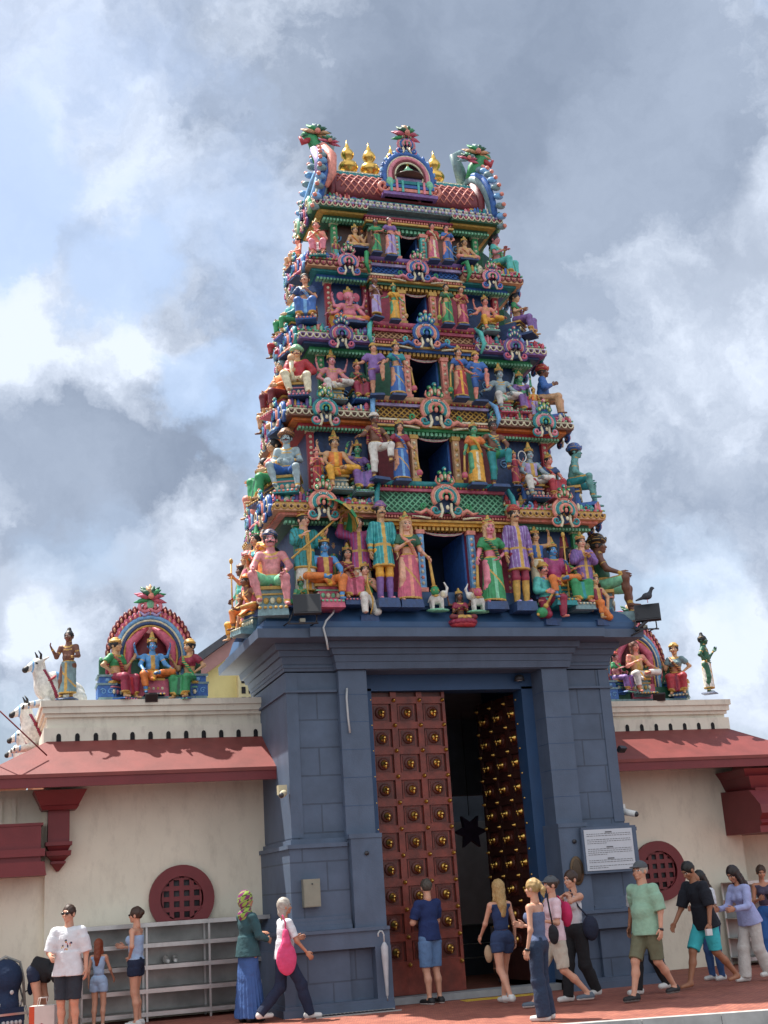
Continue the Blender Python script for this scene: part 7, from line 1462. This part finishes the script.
# shoes on the rack, shopping bag, stroller
def shoe_obj(x, y, z, rz, m, lab):
    q = empty('sneaker', (x, y, z), rz); V, Q = surf([cone((0, .06, .045), (0, -.10, .035), .042, .032), ell((0, .07, .07), (.040, .045, .045))], .009, .02, (), [((0, 0, .008), (0, 0, -1))]); C = fcen(V, Q); link_mesh('upper', V, Q, [m, sole], (C[:, 2] < .022).astype(int), True, q); tag(q, lab, 'shoe')
shoe_obj(-4.36, 1.75, .785, R(5), wht, 'left white sneaker of the pair on the rack shelf'); shoe_obj(-4.23, 1.75, .785, R(-5), wht, 'right white sneaker of the pair on the rack shelf')
shoe_obj(-3.05, 1.75, .135, R(10), blks, 'black shoe on the lowest shelf of the left rack near the pier')
SB = empty('shopping_bag', (-6.22, .55, 0), R(-15)); tag(SB, 'white and orange-red paper shopping bag on the pavement at the left', 'shopping bag')
b = MB(); b.box(-.17, .17, -.09, .09, 0, .42, mk('paper_white', hexc('cfcac4'), .7, 0, .06)); b.box(-.172, -.10, -.092, .092, 0, .415, mk('paper_orange', hexc('c9502e'), .7, 0, .06)); b.build('bag_body', SB)
b = MB(); b.ball((.0, -.092, .10), (.05, .004, .10), mk('paper_red', hexc('a83a34'), .7)); b.ball((.07, -.092, .07), (.04, .004, .07), mk('paper_red', (0, 0, 0))); b.build('emblem', SB)
b = MB()
for yy in (-.06, .06): b.tube([(-.07, yy, .41), (-.05, yy, .52), (.05, yy, .52), (.07, yy, .41)], .006, mk('paper_white', (0, 0, 0)), 5)
b.build('handle', SB)
ST_ = empty('stroller', (-6.72, 1.2, 0), R(20)); tag(ST_, 'dark navy baby stroller with rounded hood at the far left edge', 'stroller')
nv = cloth('stroller_navy', '1c2f4c')
V, Q = surf([ell((0, .0, .78), (.24, .26, .26)), cone((0, .05, .65), (0, -.12, .42), .20, .16)], .016, .05, (), []); link_mesh('hood', V, Q, [nv], None, True, ST_)
b = MB(); b.tube([(-.26, -.1, .40), (-.27, .0, .78), (-.22, .0, .98), (0, -.02, 1.07), (.22, .0, .98), (.27, .0, .78), (.26, -.1, .40)], .02, mk('stroller_trim', hexc('9a9a94'), .6), 7); b.build('hood_rim', ST_)
b = MB(); b.box(-.20, .20, -.25, .15, .22, .30, nv); b.box(-.18, .18, -.28, -.24, .10, .40, nv); b.build('basket', ST_)
b = MB()
for s in (-1, 1): b.tube([(s*.27, .35, 1.0), (s*.27, .05, .55), (s*.26, -.38, .12)], .015, m_steel, 6); b.tube([(s*.26, -.05, .52), (s*.26, .28, .12)], .015, m_steel, 6)
b.tube([(-.27, .35, 1.0), (.27, .35, 1.0)], .018, m_dsteel, 6); b.build('frame', ST_)
b = MB(); b.box(-.17, .17, -.20, -.15, .42, .46, m_wh); b.ball((0, -.27, .60), (.03, .01, .03), m_wh, 8, 6); b.box(-.22, .22, -.30, -.27, .30, .33, m_steel)
for k in range(5): b.ball((-.12+k*.06, -.29, .20), (.03, .03, .035), m_wh, 7, 5)
b.build('straps', ST_)
for (sx, sy) in ((-1, -.38), (1, -.38), (-1, .28), (1, .28)):
    b = MB(); b.T = Matrix.Translation((sx*.28, sy, .12))@Matrix.Rotation(R(90), 4, 'Y'); b.lathe([(.06, -.02), (.12, -.025), (.12, .025), (.06, .02)], (0, 0, 0), m_dsteel, 18); b.T = None; b.build('wheel', ST_)
b = MB(); b.ball((.36, -.05, .62), (.05, .03, .10), nv, 8, 6); b.tube([(.27, 0, .55), (.36, -.05, .62)], .01, m_dsteel, 5); b.build('cup_holder', ST_)
# small hanging star lantern and board inside the passage
b = MB(); V = []; n = 12
for k in range(n): a = R(k*30); r_ = .34 if k % 2 else .17; V.append((r_*math.sin(a), r_*math.cos(a)))
b.T = Matrix.Translation((2.0, 5.0, 2.62)); b.prism(V, -.06, .06, mk('lantern_dark', hexc('4a3a55'), .7, 0, .2, 12), 'y'); b.tube([(0, 0, .3), (0, 0, 2.6)], .008, m_dsteel, 5); b.T = None; tag(b.build('star_lantern'), 'dark star-shaped ornament hanging inside the passage', 'lantern')
b = MB(); b.T = Matrix.Translation((1.35, -.9, 0)); b.box(.1, .9, 5.9, 6.4, .0, .85, mk('cabinet_dark', hexc('333a42'), .6, 0, .15, 6)); b.box(.05, .95, 5.85, 6.45, .85, .9, m_dsteel)
for z in (.3, .55): b.box(.12, .88, 5.885, 5.9, z, z+.02, m_steel)
b.T = None; tag(b.build('cabinet'), 'low dark cabinet standing inside the passage', 'cabinet')
